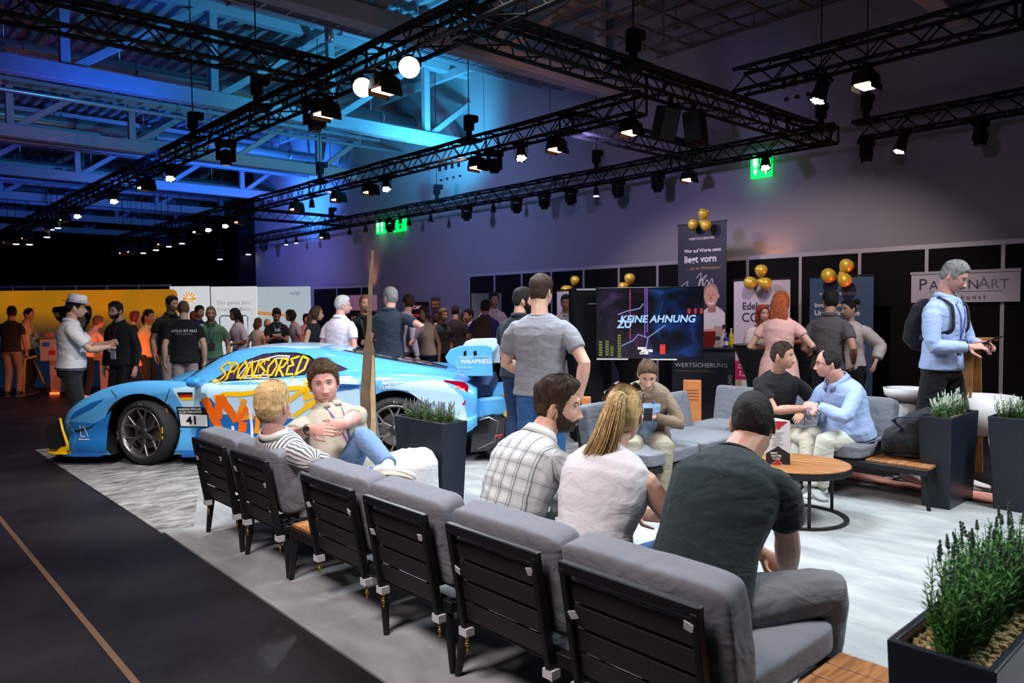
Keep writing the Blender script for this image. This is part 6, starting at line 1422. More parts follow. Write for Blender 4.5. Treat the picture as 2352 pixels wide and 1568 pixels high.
MB().prism([(3.40, .84), (3.62, .80), (3.66, .70), (3.45, .64), (3.38, .70)], (0, .20, 0), (1, 0, 0), (0, 0, 1), -1.54).build('rear_panel', mat('rear_dark_blue', (.004, .03, .09), .3), cr_, bevel=.01)
df = MB(); df.prism([(3.50, .46), (3.66, .50), (3.80, .46), (3.78, .20), (3.62, .12), (3.42, .10), (3.44, .30)], (0, .10, 0), (1, 0, 0), (0, 0, 1), -.10); df.box((3.6, HWC, .22), (.30, 1.5, .12))
for k in range(5): df.box((3.66, .35 + k * .31, .20), (.28, .015, .18))
df.build('diffuser', BLKG, cr_, bevel=.01, seg=1)
MB().tube([(3.52, .09, .44), (3.62, .085, .47), (3.72, .09, .42), (3.68, .09, .22), (3.50, .09, .14)], .008, 6).build('diffuser_trim', ALU, cr_, smooth=True)
MB().tube([(3.68, .085, .27), (3.76, .085, .29), (3.72, .085, .25)], .008, 6).build('tow_strap', mat('tow_red', (.7, .02, .02), .5), cr_)
wg = MB(); wg.prism([(3.18, 1.10), (3.23, 1.175), (3.34, 1.215), (3.60, 1.22), (3.665, 1.19), (3.67, .90), (3.40, .90), (3.30, .985), (3.20, 1.05)], (0, .055, 0), (1, 0, 0), (0, 0, 1), -.022)
ep = wg.build('wing_endplate', BLUE, cr_, bevel=.006); wg2 = MB(); wg2.prism([(3.18, 1.10), (3.23, 1.175), (3.34, 1.215), (3.60, 1.22), (3.665, 1.19), (3.67, .90), (3.40, .90), (3.30, .985), (3.20, 1.05)], (0, 1.89, 0), (1, 0, 0), (0, 0, 1), -.022); wg2.build('wing_endplate', WRW, cr_, bevel=.006)
wb = MB(); wb.prism([(3.34, 1.10), (3.42, 1.125), (3.62, 1.115), (3.66, 1.14), (3.60, 1.09), (3.40, 1.075)], (0, .06, 0), (1, 0, 0), (0, 0, 1), -1.82); wb.build('wing_blade', BLUE, cr_)
for yy in (.55, 1.36): MB().prism([(3.36, .80), (3.46, .80), (3.56, 1.09), (3.44, 1.09)], (0, yy, 0), (1, 0, 0), (0, 0, 1), -.02).build('wing_support', BLKG, cr_)
tx = MB(); text_on(tx, 'WRAPNESS', (3.34, .054, 1.03), (1, 0, 0), (0, 0, 1), .062, off=.003, bold=.02, spacing=1.05); text_on(tx, 'Wrapped by', (3.31, .054, 1.085), (1, 0, 0), (0, 0, 1), .03, off=.003)
tx.box((3.54, .051, 1.10), (.20, .003, .004)); tx.box((3.64, .051, 1.06), (.004, .003, .08)); tx.box((3.305, .051, 1.02), (.004, .003, .08)); tx.box((3.38, .051, .985), (.15, .003, .004)); tx.build('lettering', WRW, ep)
MB().prism([(3.37, 1.15), (3.40, 1.17), (3.40, 1.12), (3.375, 1.11)], (0, .0545, 0), (1, 0, 0), (0, 0, 1), .004).prism([(3.47, 1.15), (3.50, 1.17), (3.51, 1.12), (3.48, 1.11)], (0, .0545, 0), (1, 0, 0), (0, 0, 1), .004).build('dark_marks', BLKG, ep)
# wheels
TYRE = mat('tyre_rubber', (.014, .014, .015), .75, bump=.3, bscale=70); RIM = mat('rim_titanium', (.30, .28, .27), .28, .85); DISC = mat('brake_disc', (.25, .24, .24), .3, .8)
def wheel(sx, z, steer, far=False, label=True):
    y0 = .015 if not far else 2 * HWC - .015; t = empty('wheel', (sx, y0, z), 0); t.parent = cr_
    M = Matrix.Rotation(steer, 4, 'Z') @ Matrix.Rotation(math.radians(90), 4, 'X')   # local z -> -y (outwards on the near side)
    if far: M = Matrix.Rotation(math.radians(-90), 4, 'X')
    R = z; ri = .262; wd = .28
    MB().lathe([(ri, -wd + .01), (R - .03, -wd), (R, -wd + .04), (R, -.03), (R - .028, .0), (R - .06, .004), (ri + .012, -.004), (ri, -.02)], M, 56, close=False).build('tyre', TYRE, t, smooth=True)
    MB().lathe([(ri - .004, -.22), (ri - .012, -.03), (ri + .002, -.006), (ri + .008, .004), (ri - .004, .006), (ri - .016, -.012), (ri - .03, -.05), (ri - .035, -.2)], M, 56, close=False).build('rim', RIM, t, smooth=True)
    sp = MB()
    def bar(r0, a0, r1, a1, w0, w1, z0, z1, th=.022):
        p0 = Vector((r0 * math.cos(a0), r0 * math.sin(a0), z0)); p1 = Vector((r1 * math.cos(a1), r1 * math.sin(a1), z1)); d = (p1 - p0).normalized(); sd = Vector((-d.y, d.x, 0)).normalized(); dn = Vector((0, 0, -th))
        v = [p0 - sd * w0, p0 + sd * w0, p1 + sd * w1, p1 - sd * w1]; v = v + [q + dn for q in v]
        sp.add([M @ q for q in v], [(0, 3, 2, 1), (4, 5, 6, 7), (0, 1, 5, 4), (1, 2, 6, 5), (2, 3, 7, 6), (3, 0, 4, 7)])
    for k in range(6):
        a = math.pi / 2 + k * math.pi / 3
        bar(.045, a, .135, a, .024, .017, -.035, -.038)
        for s_ in (-1, 1): bar(.130, a + s_ * .02, .246, a + s_ * .235, .012, .008, -.038, -.018)
    sp.build('spokes', RIM, t, bevel=.003, seg=1)
    MB().lathe([(0, -.012), (.022, -.012), (.028, -.02), (.048, -.022), (.056, -.034), (.062, -.06)], M, 28).build('hub_nut', mat('hub_dark', (.06, .06, .065), .35, .7), t, smooth=True)
    MB().lathe([(.05, -.10), (.175, -.10), (.175, -.12), (.05, -.12)], M, 40).build('brake_disc', DISC, t)
    cl = MB(); cl.prism([(.10, -.09), (.20, -.10), (.215, 0), (.20, .10), (.10, .09), (.12, 0)], M @ Vector((0, 0, -.085)), (M.to_3x3() @ Vector((1, 0, 0))), (M.to_3x3() @ Vector((0, 1, 0))), -.05); cl.build('brake_caliper', mat('caliper', (.16, .10, .06), .4), t)
    MB().cyl(M @ Vector((0, 0, -.24)), M @ Vector((0, 0, -.26)), .24, n=40).build('wheel_back', CARB, t)
    if not far:
        l = MB(); ex = M.to_3x3() @ Vector((1, 0, 0)); ey = M.to_3x3() @ Vector((0, 1, 0))
        def arc(s, r, a0, da, sz):
            for i, ch in enumerate(s):
                a = a0 - i * da; o = M @ Vector((r * math.cos(a), r * math.sin(a), .0)); er = ex * math.cos(a) + ey * math.sin(a); et = ex * math.sin(a) - ey * math.cos(a); text_on(l, ch, o, et, er, sz, off=.006)
        arc('FL' if sx < 1 else 'RL', .288, math.pi / 2 + .02, .11, .035); arc('DHE', .288, math.pi * 1.08, .11, .035)
        l.build('tyre_marking', mat('tyre_print', (.45, .45, .45), .7), t)
        y = MB(); y.prism([(.283, .01), (.300, .01), (.300, .075), (.283, .072)], M @ Vector((0, 0, .0045)), ex, ey, .002); y.prism([(.283, -.05), (.298, -.05), (.300, -.015), (.283, -.015)], M @ Vector((0, 0, .0045)), ex, ey, .002); y.build('yellow_mark', YEL, t)
wheel(0, .338, -.30); wheel(2.65, .345, 0); wheel(0, .338, 0, True); wheel(2.65, .345, 0, True)
cr_.location.z = .012
# ================================================================ LIGHTING RIG
RZ = 4.3
TRM = mat('truss_black', (.005, .005, .006), .75, .0, spec=.15)
def truss(p0, p1, label, wdt=.26, step=.26):
    p0 = Vector(p0); p1 = Vector(p1); L = (p1 - p0).length; x, y, z = basis(p1 - p0); h = wdt / 2
    t = empty('lighting_truss', p0, 0, label, 'truss', 'black lattice lighting trusses')
    q0 = Vector((0, 0, 0)); q1 = p1 - p0; ch = MB(); la = MB()
    cs = [x * a * h + y * b * h for a, b in ((-1, -1), (1, -1), (1, 1), (-1, 1))]
    for c in cs: ch.cyl(q0 + c, q1 + c, .024, n=8)
    for k in range(0, int(L / 3) + 1):
        for i in range(4):
            s_ = z * min(k * 3., L); ch.cyl(q0 + cs[i] + s_, q0 + cs[(i + 1) % 4] + s_, .016, n=6)
    n = int(L / step)
    for k in range(n):
        a = z * (k * L / n); b = z * ((k + 1) * L / n)
        for i in range(4):
            c0, c1 = cs[i], cs[(i + 1) % 4]
            if k % 2: c0, c1 = c1, c0
            la.cyl(q0 + a + c0, q0 + b + c1, .010, n=5, cap=False)
    ch.build('chords', TRM, t, smooth=True); la.build('lattice', TRM, t)
    # cable bundle lying on top
    cb = MB(); pts = [q0 + z * s_ + y * (h + .03) + x * .04 * math.sin(s_ * 2.3) for s_ in np.arange(0, L, .5)]
    cb.tube(pts, .022, 6); cb.tube([p + x * .06 for p in pts], .014, 5); cb.build('cable', TRM, t)
    return t
truss((4.45, -2, RZ), (4.45, 40, RZ), 'long black lighting truss nearest the camera, carrying two dazzling white lamps')
truss((8.0, 6.2, RZ), (8.0, 40, RZ), 'middle long black lighting truss, hung with orange flood lamps, running to the far left')
truss((11.75, 5.3, RZ), (11.75, 28.0, RZ), 'long black lighting truss closest to the grey wall, hung with many small moving heads')
truss((4.45, 5.55, RZ), (11.9, 5.55, RZ), 'black cross truss at the top centre carrying the two black speakers')
truss((8.0, 7.55, RZ), (11.75, 7.55, RZ), 'short black cross truss joining the middle and wall trusses')
truss((8.0, 20.2, RZ), (11.75, 20.2, RZ), 'far short black cross truss left of the green exit signs')
truss((-2.0, 7.8, RZ), (4.3, 7.8, RZ), 'black cross truss at the upper left of the ceiling')
truss((8.25, -1, RZ + .02), (8.25, 4.9, RZ + .02), 'dark lighting truss at the top right corner with a white lamp and a flood')
truss((11.85, -1, RZ), (11.85, 4.9, RZ), 'dark lighting truss at the right edge near the grey wall')
WARMG = mat('warm_lamp_glass', (1, .5, .25), .3, emit=9, emcol=(1, .42, .2, 1))
WHITEG = mat('white_lamp_glass', (1, 1, 1), .3, emit=14, emcol=(.85, .95, 1, 1))
HOTG = mat('bright_lamp_glass', (1, 1, 1), .3, emit=60, emcol=(.9, .97, 1, 1))
CREAMG = mat('cream_lamp_glass', (1, .85, .6), .3, emit=10, emcol=(1, .8, .5, 1))
OFFG = mat('unlit_lamp_glass', (.06, .06, .07), .15)
def lamp_parts(kind, t, glass):
    y_ = MB(); b = MB(); g = MB()
    if kind == 'moving_head':
        y_.box((0, 0, -.05), (.27, .16, .08)); y_.box((0, 0, 0), (.3, .04, .04))
        for s_ in (-1, 1): y_.box((s_ * .12, 0, -.19), (.03, .09, .22))
        b.ball((0, 0, -.24), (.1, .1, .12), 14); b.cyl((0, 0, -.27), (.0, 0, -.36), .085, .075, 16)
        g.cyl((0, 0, -.352), (0, 0, -.365), .066, n=16)
    elif kind == 'flood':
        y_.box((0, 0, -.04), (.05, .05, .1)); y_.box((0, 0, .005), (.3, .03, .03)); y_.box((0, 0, -.055), (.315, .05, .015))
        for s_ in (-1, 1): y_.box((s_ * .15, 0, -.12), (.015, .05, .14))
        b.box((0, 0, -.15), (.27, .17, .13), taper=1.15); b.box((0, 0, -.07), (.2, .12, .04))
        g.box((0, 0, -.225), (.25, .15, .02))
        for s_ in (-1, 1): b.box((0, s_ * .11, -.24), (.28, .012, .07))
    elif kind == 'par':
        y_.box((0, 0, -.03), (.05, .05, .08)); y_.box((0, 0, .005), (.3, .03, .03)); y_.box((0, 0, -.05), (.21, .04, .012))
        for s_ in (-1, 1): y_.box((s_ * .1, 0, -.12), (.012, .04, .15))
        b.lathe([(.03, -.08), (.065, -.10), (.075, -.2), (.09, -.27), (.095, -.31)], n=18)
        if glass is HOTG: g.cyl((0, 0, -.305), (0, 0, -.314), .088, n=24)
        for i in range(19):
            a = i * 2.4; r = .017 * math.sqrt(i) ; g.ball((r * math.cos(a), r * math.sin(a), -.312), (.013, .013, .008), 8)
    elif kind == 'par_small':
        y_.box((0, 0, -.03), (.04, .04, .08)); y_.box((0, 0, .005), (.3, .03, .03)); b.lathe([(.02, -.07), (.045, -.09), (.06, -.2), (.07, -.25)], n=14); g.cyl((0, 0, -.245), (0, 0, -.256), .055, n=14)
    y_.build('yoke', TRM, t); b.build('housing', TRM, t, smooth=(kind not in ('flood',))); g.build('lens', glass, t)
_lp = {}
def lamp(kind, glass, p, label, grp, tilt=(0, 0), rz=0., cat='lamp', sc=1.):
    nm = {'moving_head': 'moving_head_lamp', 'flood': 'flood_lamp', 'par': 'par_lamp', 'par_small': 'spot_lamp'}[kind]
    key = (kind, glass.name)
    if key not in _lp:
        t = empty(nm, (0, 0, 0)); lamp_parts(kind, t, glass); _lp[key] = t; o = t
    else: o = copy_tree(_lp[key])
    o.location = p; o.rotation_euler = (tilt[0], tilt[1], rz); o.scale = (sc, sc, sc)
    return tag(o, label, cat, grp)
def on_truss(u, X=None, Yc=None, z=RZ - .14):
    'where a pixel column meets a truss: solves for the point of height z on it'
    lo = None
    if X is not None:
        d = RC @ _ray(u, 700); # vertical plane through pixel column meets X = const
        p = CP + d * (X / d[0])
        # account for roll: iterate on height
        v = 700.
        for _ in range(12):
            q = CP + (RC @ _ray(u, v)) * (X / (RC @ _ray(u, v))[0]); v += (q[2] - z) * 60
            if abs(q[2] - z) < .002: break
        return Vector((X, q[1], z))
    v = 700.
    for _ in range(20):
        d = RC @ _ray(u, v); q = CP + d * (Yc / d[1]); v += (q[2] - z) * 60
    return Vector((q[0], Yc, z))
def aimcam(p, k=.5):
    'tilt of a fixture so that its face leans towards the seating area'
    return (0, 0)
G3 = 'small black fixtures under the truss by the grey wall'
w3 = [(1758, 'par', CREAMG), (1583, 'flood', WARMG), (1510, 'moving_head', OFFG), (1419, 'moving_head', OFFG), (1369, 'par_small', WHITEG), (1311, 'moving_head', OFFG), (1250, 'moving_head', OFFG), (1186, 'moving_head', OFFG), (1133, 'par_small', OFFG), (1071, 'moving_head', OFFG), (989, 'par_small', OFFG), (939, 'par_small', OFFG), (896, 'moving_head', OFFG), (840, 'par_small', OFFG), (803, 'par_small', OFFG), (745, 'flood', WARMG), (680, 'par_small', WHITEG), (657, 'par_small', WHITEG), (605, 'moving_head', OFFG)]
w2 = [(1450, 'flood', WARMG), (1280, 'flood', WARMG), (1197, 'par', WHITEG), (1135, 'moving_head', OFFG), (1098, 'flood', WARMG), (887, 'par', WHITEG), (851, 'flood', WARMG), (777, 'flood', WARMG), (765, 'par_small', OFFG), (716, 'par_small', OFFG), (681, 'flood', WARMG), (552, 'flood', WARMG), (517, 'par', WHITEG), (478, 'par', WHITEG), (455, 'flood', CREAMG)]
w1 = [(940, 'par', HOTG), (884, 'flood', WARMG), (833, 'par', HOTG), (748, 'flood', WARMG), (722, 'moving_head', OFFG), (518, 'moving_head', OFFG), (390, 'par', CREAMG), (335, 'flood', CREAMG), (261, 'par', CREAMG), (177, 'par', WHITEG)]
nmk = {'moving_head': 'round black moving-head lamp', 'flood': 'boxy flood lamp glowing orange', 'par': 'round LED par lamp', 'par_small': 'small black conical spot lamp'}
def glow(g): return {'warm_lamp_glass': 'orange glowing', 'white_lamp_glass': 'white glowing', 'bright_lamp_glass': 'dazzling white', 'cream_lamp_glass': 'cream glowing', 'unlit_lamp_glass': 'unlit black'}[g.name]
ordn = ['first', 'second', 'third', 'fourth', 'fifth', 'sixth', 'seventh', 'eighth', 'ninth', 'tenth', 'eleventh', 'twelfth']
def rigrow(rows, X, where, grp):
    cnt = {}
    for u, k, g in rows:
        key = (k, g.name); cnt[key] = cnt.get(key, 0) + 1
    seen = {}
    for u, k, g in rows:
        p = on_truss(u, X=X)
        key = (k, g.name); i = seen.get(key, 0); seen[key] = i + 1
        base = {'moving_head': 'moving-head lamp', 'flood': 'flood lamp', 'par': 'round LED lamp', 'par_small': 'conical spot lamp'}[k]
        lab = '%s %s %s%s' % ('the' if cnt[key] == 1 else ordn[i], glow(g), base, (' from the right, ' if cnt[key] > 1 else ', ') + where)
        o = lamp(k, g, p, lab, grp, (0, 0), 0 if k != 'flood' else .1, sc=1.15 if g is HOTG else 1.0)
        if k == 'par' and g is not OFFG:      # leans towards the lounge in front
            q = .8 if g is HOTG else .45; dv = (Vector((0, 0, -1)) * (1 - q) + (Vector(CP) - p).normalized() * q); o.rotation_euler = dv.to_track_quat('-Z', 'Y').to_euler()
rigrow(w3, 11.75, 'on the truss by the grey wall', G3)
rigrow(w2, 8.0, 'on the middle long truss', 'lamps under the middle long truss')
rigrow(w1, 4.45, 'on the nearest long truss', 'lamps under the nearest long truss')
lamp('par', WHITEG, on_truss(1898, X=8.25), 'round LED par lamp glowing cold white under the dark truss at the top right', 'lamps at the right', (.2, .3))
lamp('flood', CREAMG, on_truss(1990, X=8.25), 'boxy flood lamp with a cream glowing strip at the top right', 'lamps at the right')
lamp('moving_head', OFFG, on_truss(1990, X=11.85), 'round moving-head lamp switched off at the left end of the right-edge truss', 'lamps at the right')
lamp('par', CREAMG, on_truss(2080, X=11.85), 'round LED par lamp glowing cream under the right-edge truss', 'lamps at the right', (.2, .3))
lamp('moving_head', OFFG, on_truss(2252, X=11.85), 'round moving-head lamp switched off near the right picture edge', 'lamps at the right')
# far little lamps at the left end of the hall
far = [(20, 558, WARMG), (37, 556, WHITEG), (62, 549, WARMG), (68, 557, WHITEG), (110, 527, WARMG), (118, 523, WHITEG), (108, 540, WHITEG), (133, 519, WHITEG), (150, 507, CREAMG), (285, 583, WARMG), (304, 580, WARMG), (329, 577, WHITEG), (358, 570, WHITEG), (373, 563, WARMG), (388, 562, WHITEG), (418, 555, WHITEG), (505, 591, WHITEG), (570, 580, WHITEG)]
fc_ = {}
for i, (u, v, g) in enumerate(sorted(far, key=lambda q: q[0])):
    s_ = 62 if u < 200 else 58
    p = ds(u, v, s_); p.z += .3
    cn = {'warm_lamp_glass': 'orange', 'white_lamp_glass': 'white', 'cream_lamp_glass': 'cream'}[g.name]; ky = (cn, u < 200); k_ = fc_.get(ky, 0); fc_[ky] = k_ + 1
    o = lamp('par' if g is WHITEG else 'flood', g, p, '%s tiny %s lamp from the left, in the dark %s' % (ordn[k_], cn, 'far left corner' if u < 200 else 'left of the grey wall'), 'tiny far lamps in the dark', (0, 0), 0, sc=1.2)
    M_ = (Matrix.LocRotScale(o.location, o.rotation_euler, o.scale)).inverted()
    MB().cyl(M_ @ p, M_ @ Vector((p.x, p.y, 8.0)), .01, n=5).build('hanging_rod', TRM, o)
# thin black pipe carrying the far lamps
for (u0, v0, u1, v1, s_) in ((5, 552, 185, 492, 62), (270, 574, 590, 574, 58)):
    a = ds(u0, v0, s_); c = ds(u1, v1, s_)
    a.z = c.z = max(a.z, c.z) + .35
# hoists with chains
def hoist(p, label):
    t = empty('chain_hoist', p, 0, label, 'hoist', 'black chain hoists on the trusses')
    MB().box((0, 0, .42), (.14, .14, .26)).box((.1, 0, .5), (.14, .12, .12)).build('motor', TRM, t, bevel=.02)
    MB().cyl((0, 0, .1), (0, 0, .3), .05, n=10).box((0, 0, .12), (.3, .34, .05)).build('hook_block', TRM, t)
    MB().cyl((0, 0, .5), (0, 0, 7.9 - p[2]), .009, n=5).build('chain', TRM, t)
for X, us in ((11.75, (1370, 1004, 762)), (8.0, (1078, 736)), (4.45, (592, 445))):
    for u in us:
        p = on_truss(u, X=X); p.z = RZ
        hoist(p, 'black chain hoist standing on the %s, %s' % ({11.75: 'truss by the grey wall', 8.0: 'middle long truss', 4.45: 'nearest long truss'}[X], {1370: 'above the television', 1004: 'right of the exit signs', 762: 'left of the exit signs', 1078: 'above an orange flood', 736: 'far down its length', 592: 'left of the first moving head', 445: 'furthest along it'}[u]))
for u, nm in ((1885, 'at the outer corner near the right'), ):
    p = on_truss(u, Yc=5.55); p.z = RZ; hoist(p, 'black chain hoist at the outer right corner of the rig')
p = on_truss(1990, X=11.85); p.z = RZ; hoist(p, 'black chain hoist on the left end of the right-edge truss')
p = on_truss(1455, Yc=5.55); p.z = RZ; hoist(p, 'large black chain hoist on the top centre cross truss')
# loudspeakers
for (u, r_, lb) in ((1540, .35, 'left of the two hanging black speaker boxes under the cross truss'), (1592, -.45, 'right of the two hanging black speaker boxes under the cross truss')):
    p = on_truss(u, Yc=5.55); p.z = RZ - .15
    t = empty('loudspeaker', p, math.radians(-48) + r_, lb, 'speaker', 'hanging speakers')
    M = Matrix.Rotation(.25 if r_ > 0 else -.1, 4, 'X') @ Matrix.Rotation(.12 if r_ > 0 else -.14, 4, 'Y')
    MB().box((0, 0, -.28), (.24, .24, .42), M).build('cabinet', TRM, t, bevel=.015)
    MB().box((0, -.125, -.28), (.2, .01, .38), M).build('grille', mat('speaker_grille', (.02, .02, .02), .8), t)
    MB().box((0, 0, -.02), (.05, .05, .14)).build('bracket', TRM, t)
# exit signs on the grey wall
GRN = mat('exit_green', (.0, .35, .06), .4, emit=1.6, emcol=(.0, .75, .12, 1)); GRW = mat('exit_white', (.8, 1, .85), .4, emit=3.2, emcol=(.75, 1, .85, 1))
def exit_sign(p, wd, hg, lab, arrows=True, bright=True):
    t = empty('exit_sign', p, 0, lab, 'exit sign', 'green exit signs')
    MB().box((-.06, 0, 0), (.08, wd, hg)).build('light_box', GRN, t, bevel=.01)
    g = MB(); X = -.103
    def q(y, z, a, c): g.box((X, y, z), (.006, a, c))
    n = max(1, int(round(wd / hg)))
    for sy in (-wd / 4, wd / 4):
        q(sy, hg * .18, wd * .2, hg * .34)          # running figure / door leaf
        g.prism([(-.5 * wd * .18, .0), (.0, -hg * .2), (.5 * wd * .18, .0)], (X - .003, sy, -hg * .18), (0, -1, 0), (0, 0, 1), -.006)
        q(sy, -hg * .12, wd * .05, hg * .2)
    g.build('pictogram', GRW if bright else mat('exit_dark', (.0, .1, .02), .5), t)
    pt = bpy.data.lights.new('exit_glow', 'POINT'); pt.energy = 2.2 if bright else 1.0; pt.color = (.3, 1, .5) if bright else (.1, 1, .1); pt.shadow_soft_size = .15
    o = bpy.data.objects.new('exit_glow', pt); COL.objects.link(o); o.location = (p[0] - .3, p[1], p[2] - .25)
p = ax(1753, 382, 12.6); exit_sign(p, .40, .42, 'green and white lit exit sign with arrows high on the grey wall at the right')
p = ax(879, 521, 12.6); exit_sign(p, .46, .42, 'left of the two far exit signs, white pictograms on green', True)
p = ax(917, 516, 12.6); exit_sign(p, .85, .42, 'right of the two far exit signs, bright green with dark figures', True, False)
# wall hooks
for (u, v, n_, st_, dz, lab) in ((1010, 385, 4, .28, -.35, 'row of small dark hooks and plates high on the grey wall'), (1800, 190, 4, .2, -.3, 'small dark hooks high on the wall behind the upper right truss')):
    p = ax(u, v, 12.57); t = empty('wall_hooks', p, 0, lab, 'hooks')
    MB().box((.02, -(n_ - 1) * st_ / 2, .08), (.02, n_ * st_, .02)).build('rail', TRM, t)
    for i in range(n_): MB().box((0, -i * st_, 0), (.05, .06, .2)).build('hook', TRM, t); MB().box((0, -i * st_ - .05, dz), (.05, .05, .05)).build('plate', TRM, t)
# ================================================================ BOOTHS, BANNERS, SCREENS
ALUM = mat('booth_aluminium', (.42, .42, .44), .5, .3); PANEL = mat('booth_panel_black', (.006, .006, .007), .85, spec=.12)
def partition(o, ex, n, step, H, label, panel=PANEL, rail=.07):
    'row of framed panels; o = left end on the ground, ex = direction'
    o = Vector(o); ex = Vector(ex).normalized(); t = empty('partition_wall', o, 0, label, 'partition')
    for i in range(n): MB().beam(ex * (step * i) + Vector((0, 0, H / 2)), ex * (step * (i + 1)) + Vector((0, 0, H / 2)), .03, H - .04).build('panel', panel, t)
    for i in range(n + 1): MB().beam(ex * (step * i), ex * (step * i) + Vector((0, 0, H)), .05, .05).build('post', ALUM, t)
    MB().beam(Vector((0, 0, H - rail / 2)), ex * (step * n) + Vector((0, 0, H - rail / 2)), .055, rail).build('rail', ALUM, t)
    return t
partition((12.15, 14.9, 0), (0, -1, 0), 15, .985, 2.5, 'long black panelled booth wall with aluminium posts along the grey hall wall')
def flat_text(parent, o, ex, s, size, m, off=.004, name='lettering', **kw):
    g = MB(); text_on(g, s, o, ex, (0, 0, 1), size, off=off, **kw); return g.build(name, m, parent)
NAVY = mat('banner_navy', (.018, .022, .040), .55); WBAN = mat('banner_white', (.55, .52, .58), .55); BBLUE = mat('banner_blue', (.035, .085, .17), .55); TXTW = mat('text_white', (.75, .75, .75), .5); TXTD = mat('text_dark', (.03, .03, .06), .5); TXTB = mat('text_bronze', (.45, .24, .10), .5)
EX = Vector((0, -1, 0))
def banner(X, y0, y1, H, m, label):
    t = empty('roll_up_banner', (X, y0, 0), 0, label, 'banner'); Wd = y0 - y1
    MB().box((0, -Wd / 2, H / 2), (.012, Wd, H - .06)).build('banner_sheet', m, t)
    MB().box((0, -Wd / 2, .04), (.2, Wd + .04, .08)).box((0, -Wd / 2, H - .01), (.03, Wd + .02, .03)).build('stand', BLK, t)
    MB().cyl((.05, -Wd / 2, .05), (.03, -Wd / 2, H), .012, n=8).build('pole', ALUM, t)
    return t, Wd
def BL(t, x, z): return Vector((-.006, -x, z))
def quadp(t, pts, m, name, off=.003):
    v = [Vector((-.006 - off, -x, z)) for x, z in pts]; return MB().add(v, [tuple(range(len(v)))]).build(name, m, t)
# tall dark banner with portrait
t, Wd = banner(11.5, 8.06, 7.06, 3.1, NAVY, 'tall dark navy banner with a printed smiling sportsman portrait')
flat_text(t, BL(t, .24, 2.80), EX, 'WERTSICHERUNG', .062, TXTW, spacing=1.05)
flat_text(t, BL(t, .14, 2.58), EX, 'Wer auf Werte setzt', .088, TXTW, bold=.015); flat_text(t, BL(t, .14, 2.40), EX, 'liegt vorn', .175, TXTW, bold=.02)
flat_text(t, BL(t, .18, 2.27), EX, '... wie ein Weltmeister!', .075, TXTB, shear=.3)
g = MB()
for ln in ([(.08, 1.98), (.22, 2.06), (.16, 1.90)], [(.18, 1.96), (.20, 1.90), (.24, 1.98), (.27, 1.90), (.30, 1.97), (.33, 1.91), (.37, 1.97), (.40, 1.92)], [(.40, 2.12), (.50, 2.2), (.44, 1.95)], [(.46, 2.06), (.62, 2.17), (.52, 2.04), (.56, 1.98), (.62, 2.08), (.66, 2.0), (.72, 2.1), (.74, 2.02)], [(.40, 1.86), (.52, 2.10), (.54, 1.9)]):
    g.tube([Vector((-.012, -x, z)) for x, z in bez([Vector((a, b, 0)) for a, b in ln], 5) for x, z in [(x, z)]] if False else [Vector((-.012, -p.x, p.y)) for p in bez([Vector((a, b, 0)) for a, b in ln], 5)], .006, 5)
g.build('signature', TXTW, t)
flat_text(t, BL(t, .08, 1.76), EX, 'Thomas', .035, TXTW); 
SKP = mat('print_skin', (.55, .30, .22), .5); SKP2 = mat('print_skin_dark', (.36, .16, .12), .5); SHP = mat('print_shirt', (.62, .60, .60), .5); HRP = mat('print_hair', (.30, .20, .14), .5)
quadp(t, [(.48, .75), (.98, .75), (.98, 1.48), (.93, 1.56), (.78, 1.62), (.66, 1.60), (.52, 1.52), (.48, 1.40)], SHP, 'print_shirt')
quadp(t, [(.64, 1.50), (.80, 1.50), (.80, 1.66), (.64, 1.66)], SKP2, 'print_neck', .005)
el = lambda cx, cz, rx, rz, n=20: [(cx + rx * math.cos(2 * math.pi * i / n), cz + rz * math.sin(2 * math.pi * i / n)) for i in range(n)]
quadp(t, el(.70, 1.83, .155, .19), HRP, 'print_hair', .006); quadp(t, el(.70, 1.78, .138, .185), SKP, 'print_face', .008); quadp(t, el(.855, 1.79, .02, .04), SKP, 'print_ear', .009)
quadp(t, [(.63, 1.69), (.70, 1.665), (.77, 1.69), (.75, 1.655), (.70, 1.635), (.65, 1.655)], TXTW, 'print_smile', .010)
for x in (.65, .75): quadp(t, el(x, 1.81, .016, .007, 8), TXTD, 'print_eye', .010)
quadp(t, [(.69, 1.80), (.715, 1.80), (.725, 1.735), (.68, 1.735)], SKP2, 'print_nose', .0095)
quadp(t, [(.48, 1.12), (.60, 1.10), (.90, 1.08), (.97, 1.14), (.97, 1.24), (.80, 1.22), (.55, 1.20), (.48, 1.26)], SKP, 'print_arms', .007)
quadp(t, [(.93, 1.28), (.98, 1.29), (.98, 1.22), (.93, 1.20)], BLKM, 'print_sleeve_stripe', .008)
for k in range(3): quadp(t, [(.86 + k * .0, 1.60 - k * .016), (.98, 1.545 - k * .016), (.98, 1.538 - k * .016), (.86, 1.593 - k * .016)], BLKM, 'print_shoulder_stripe', .007)
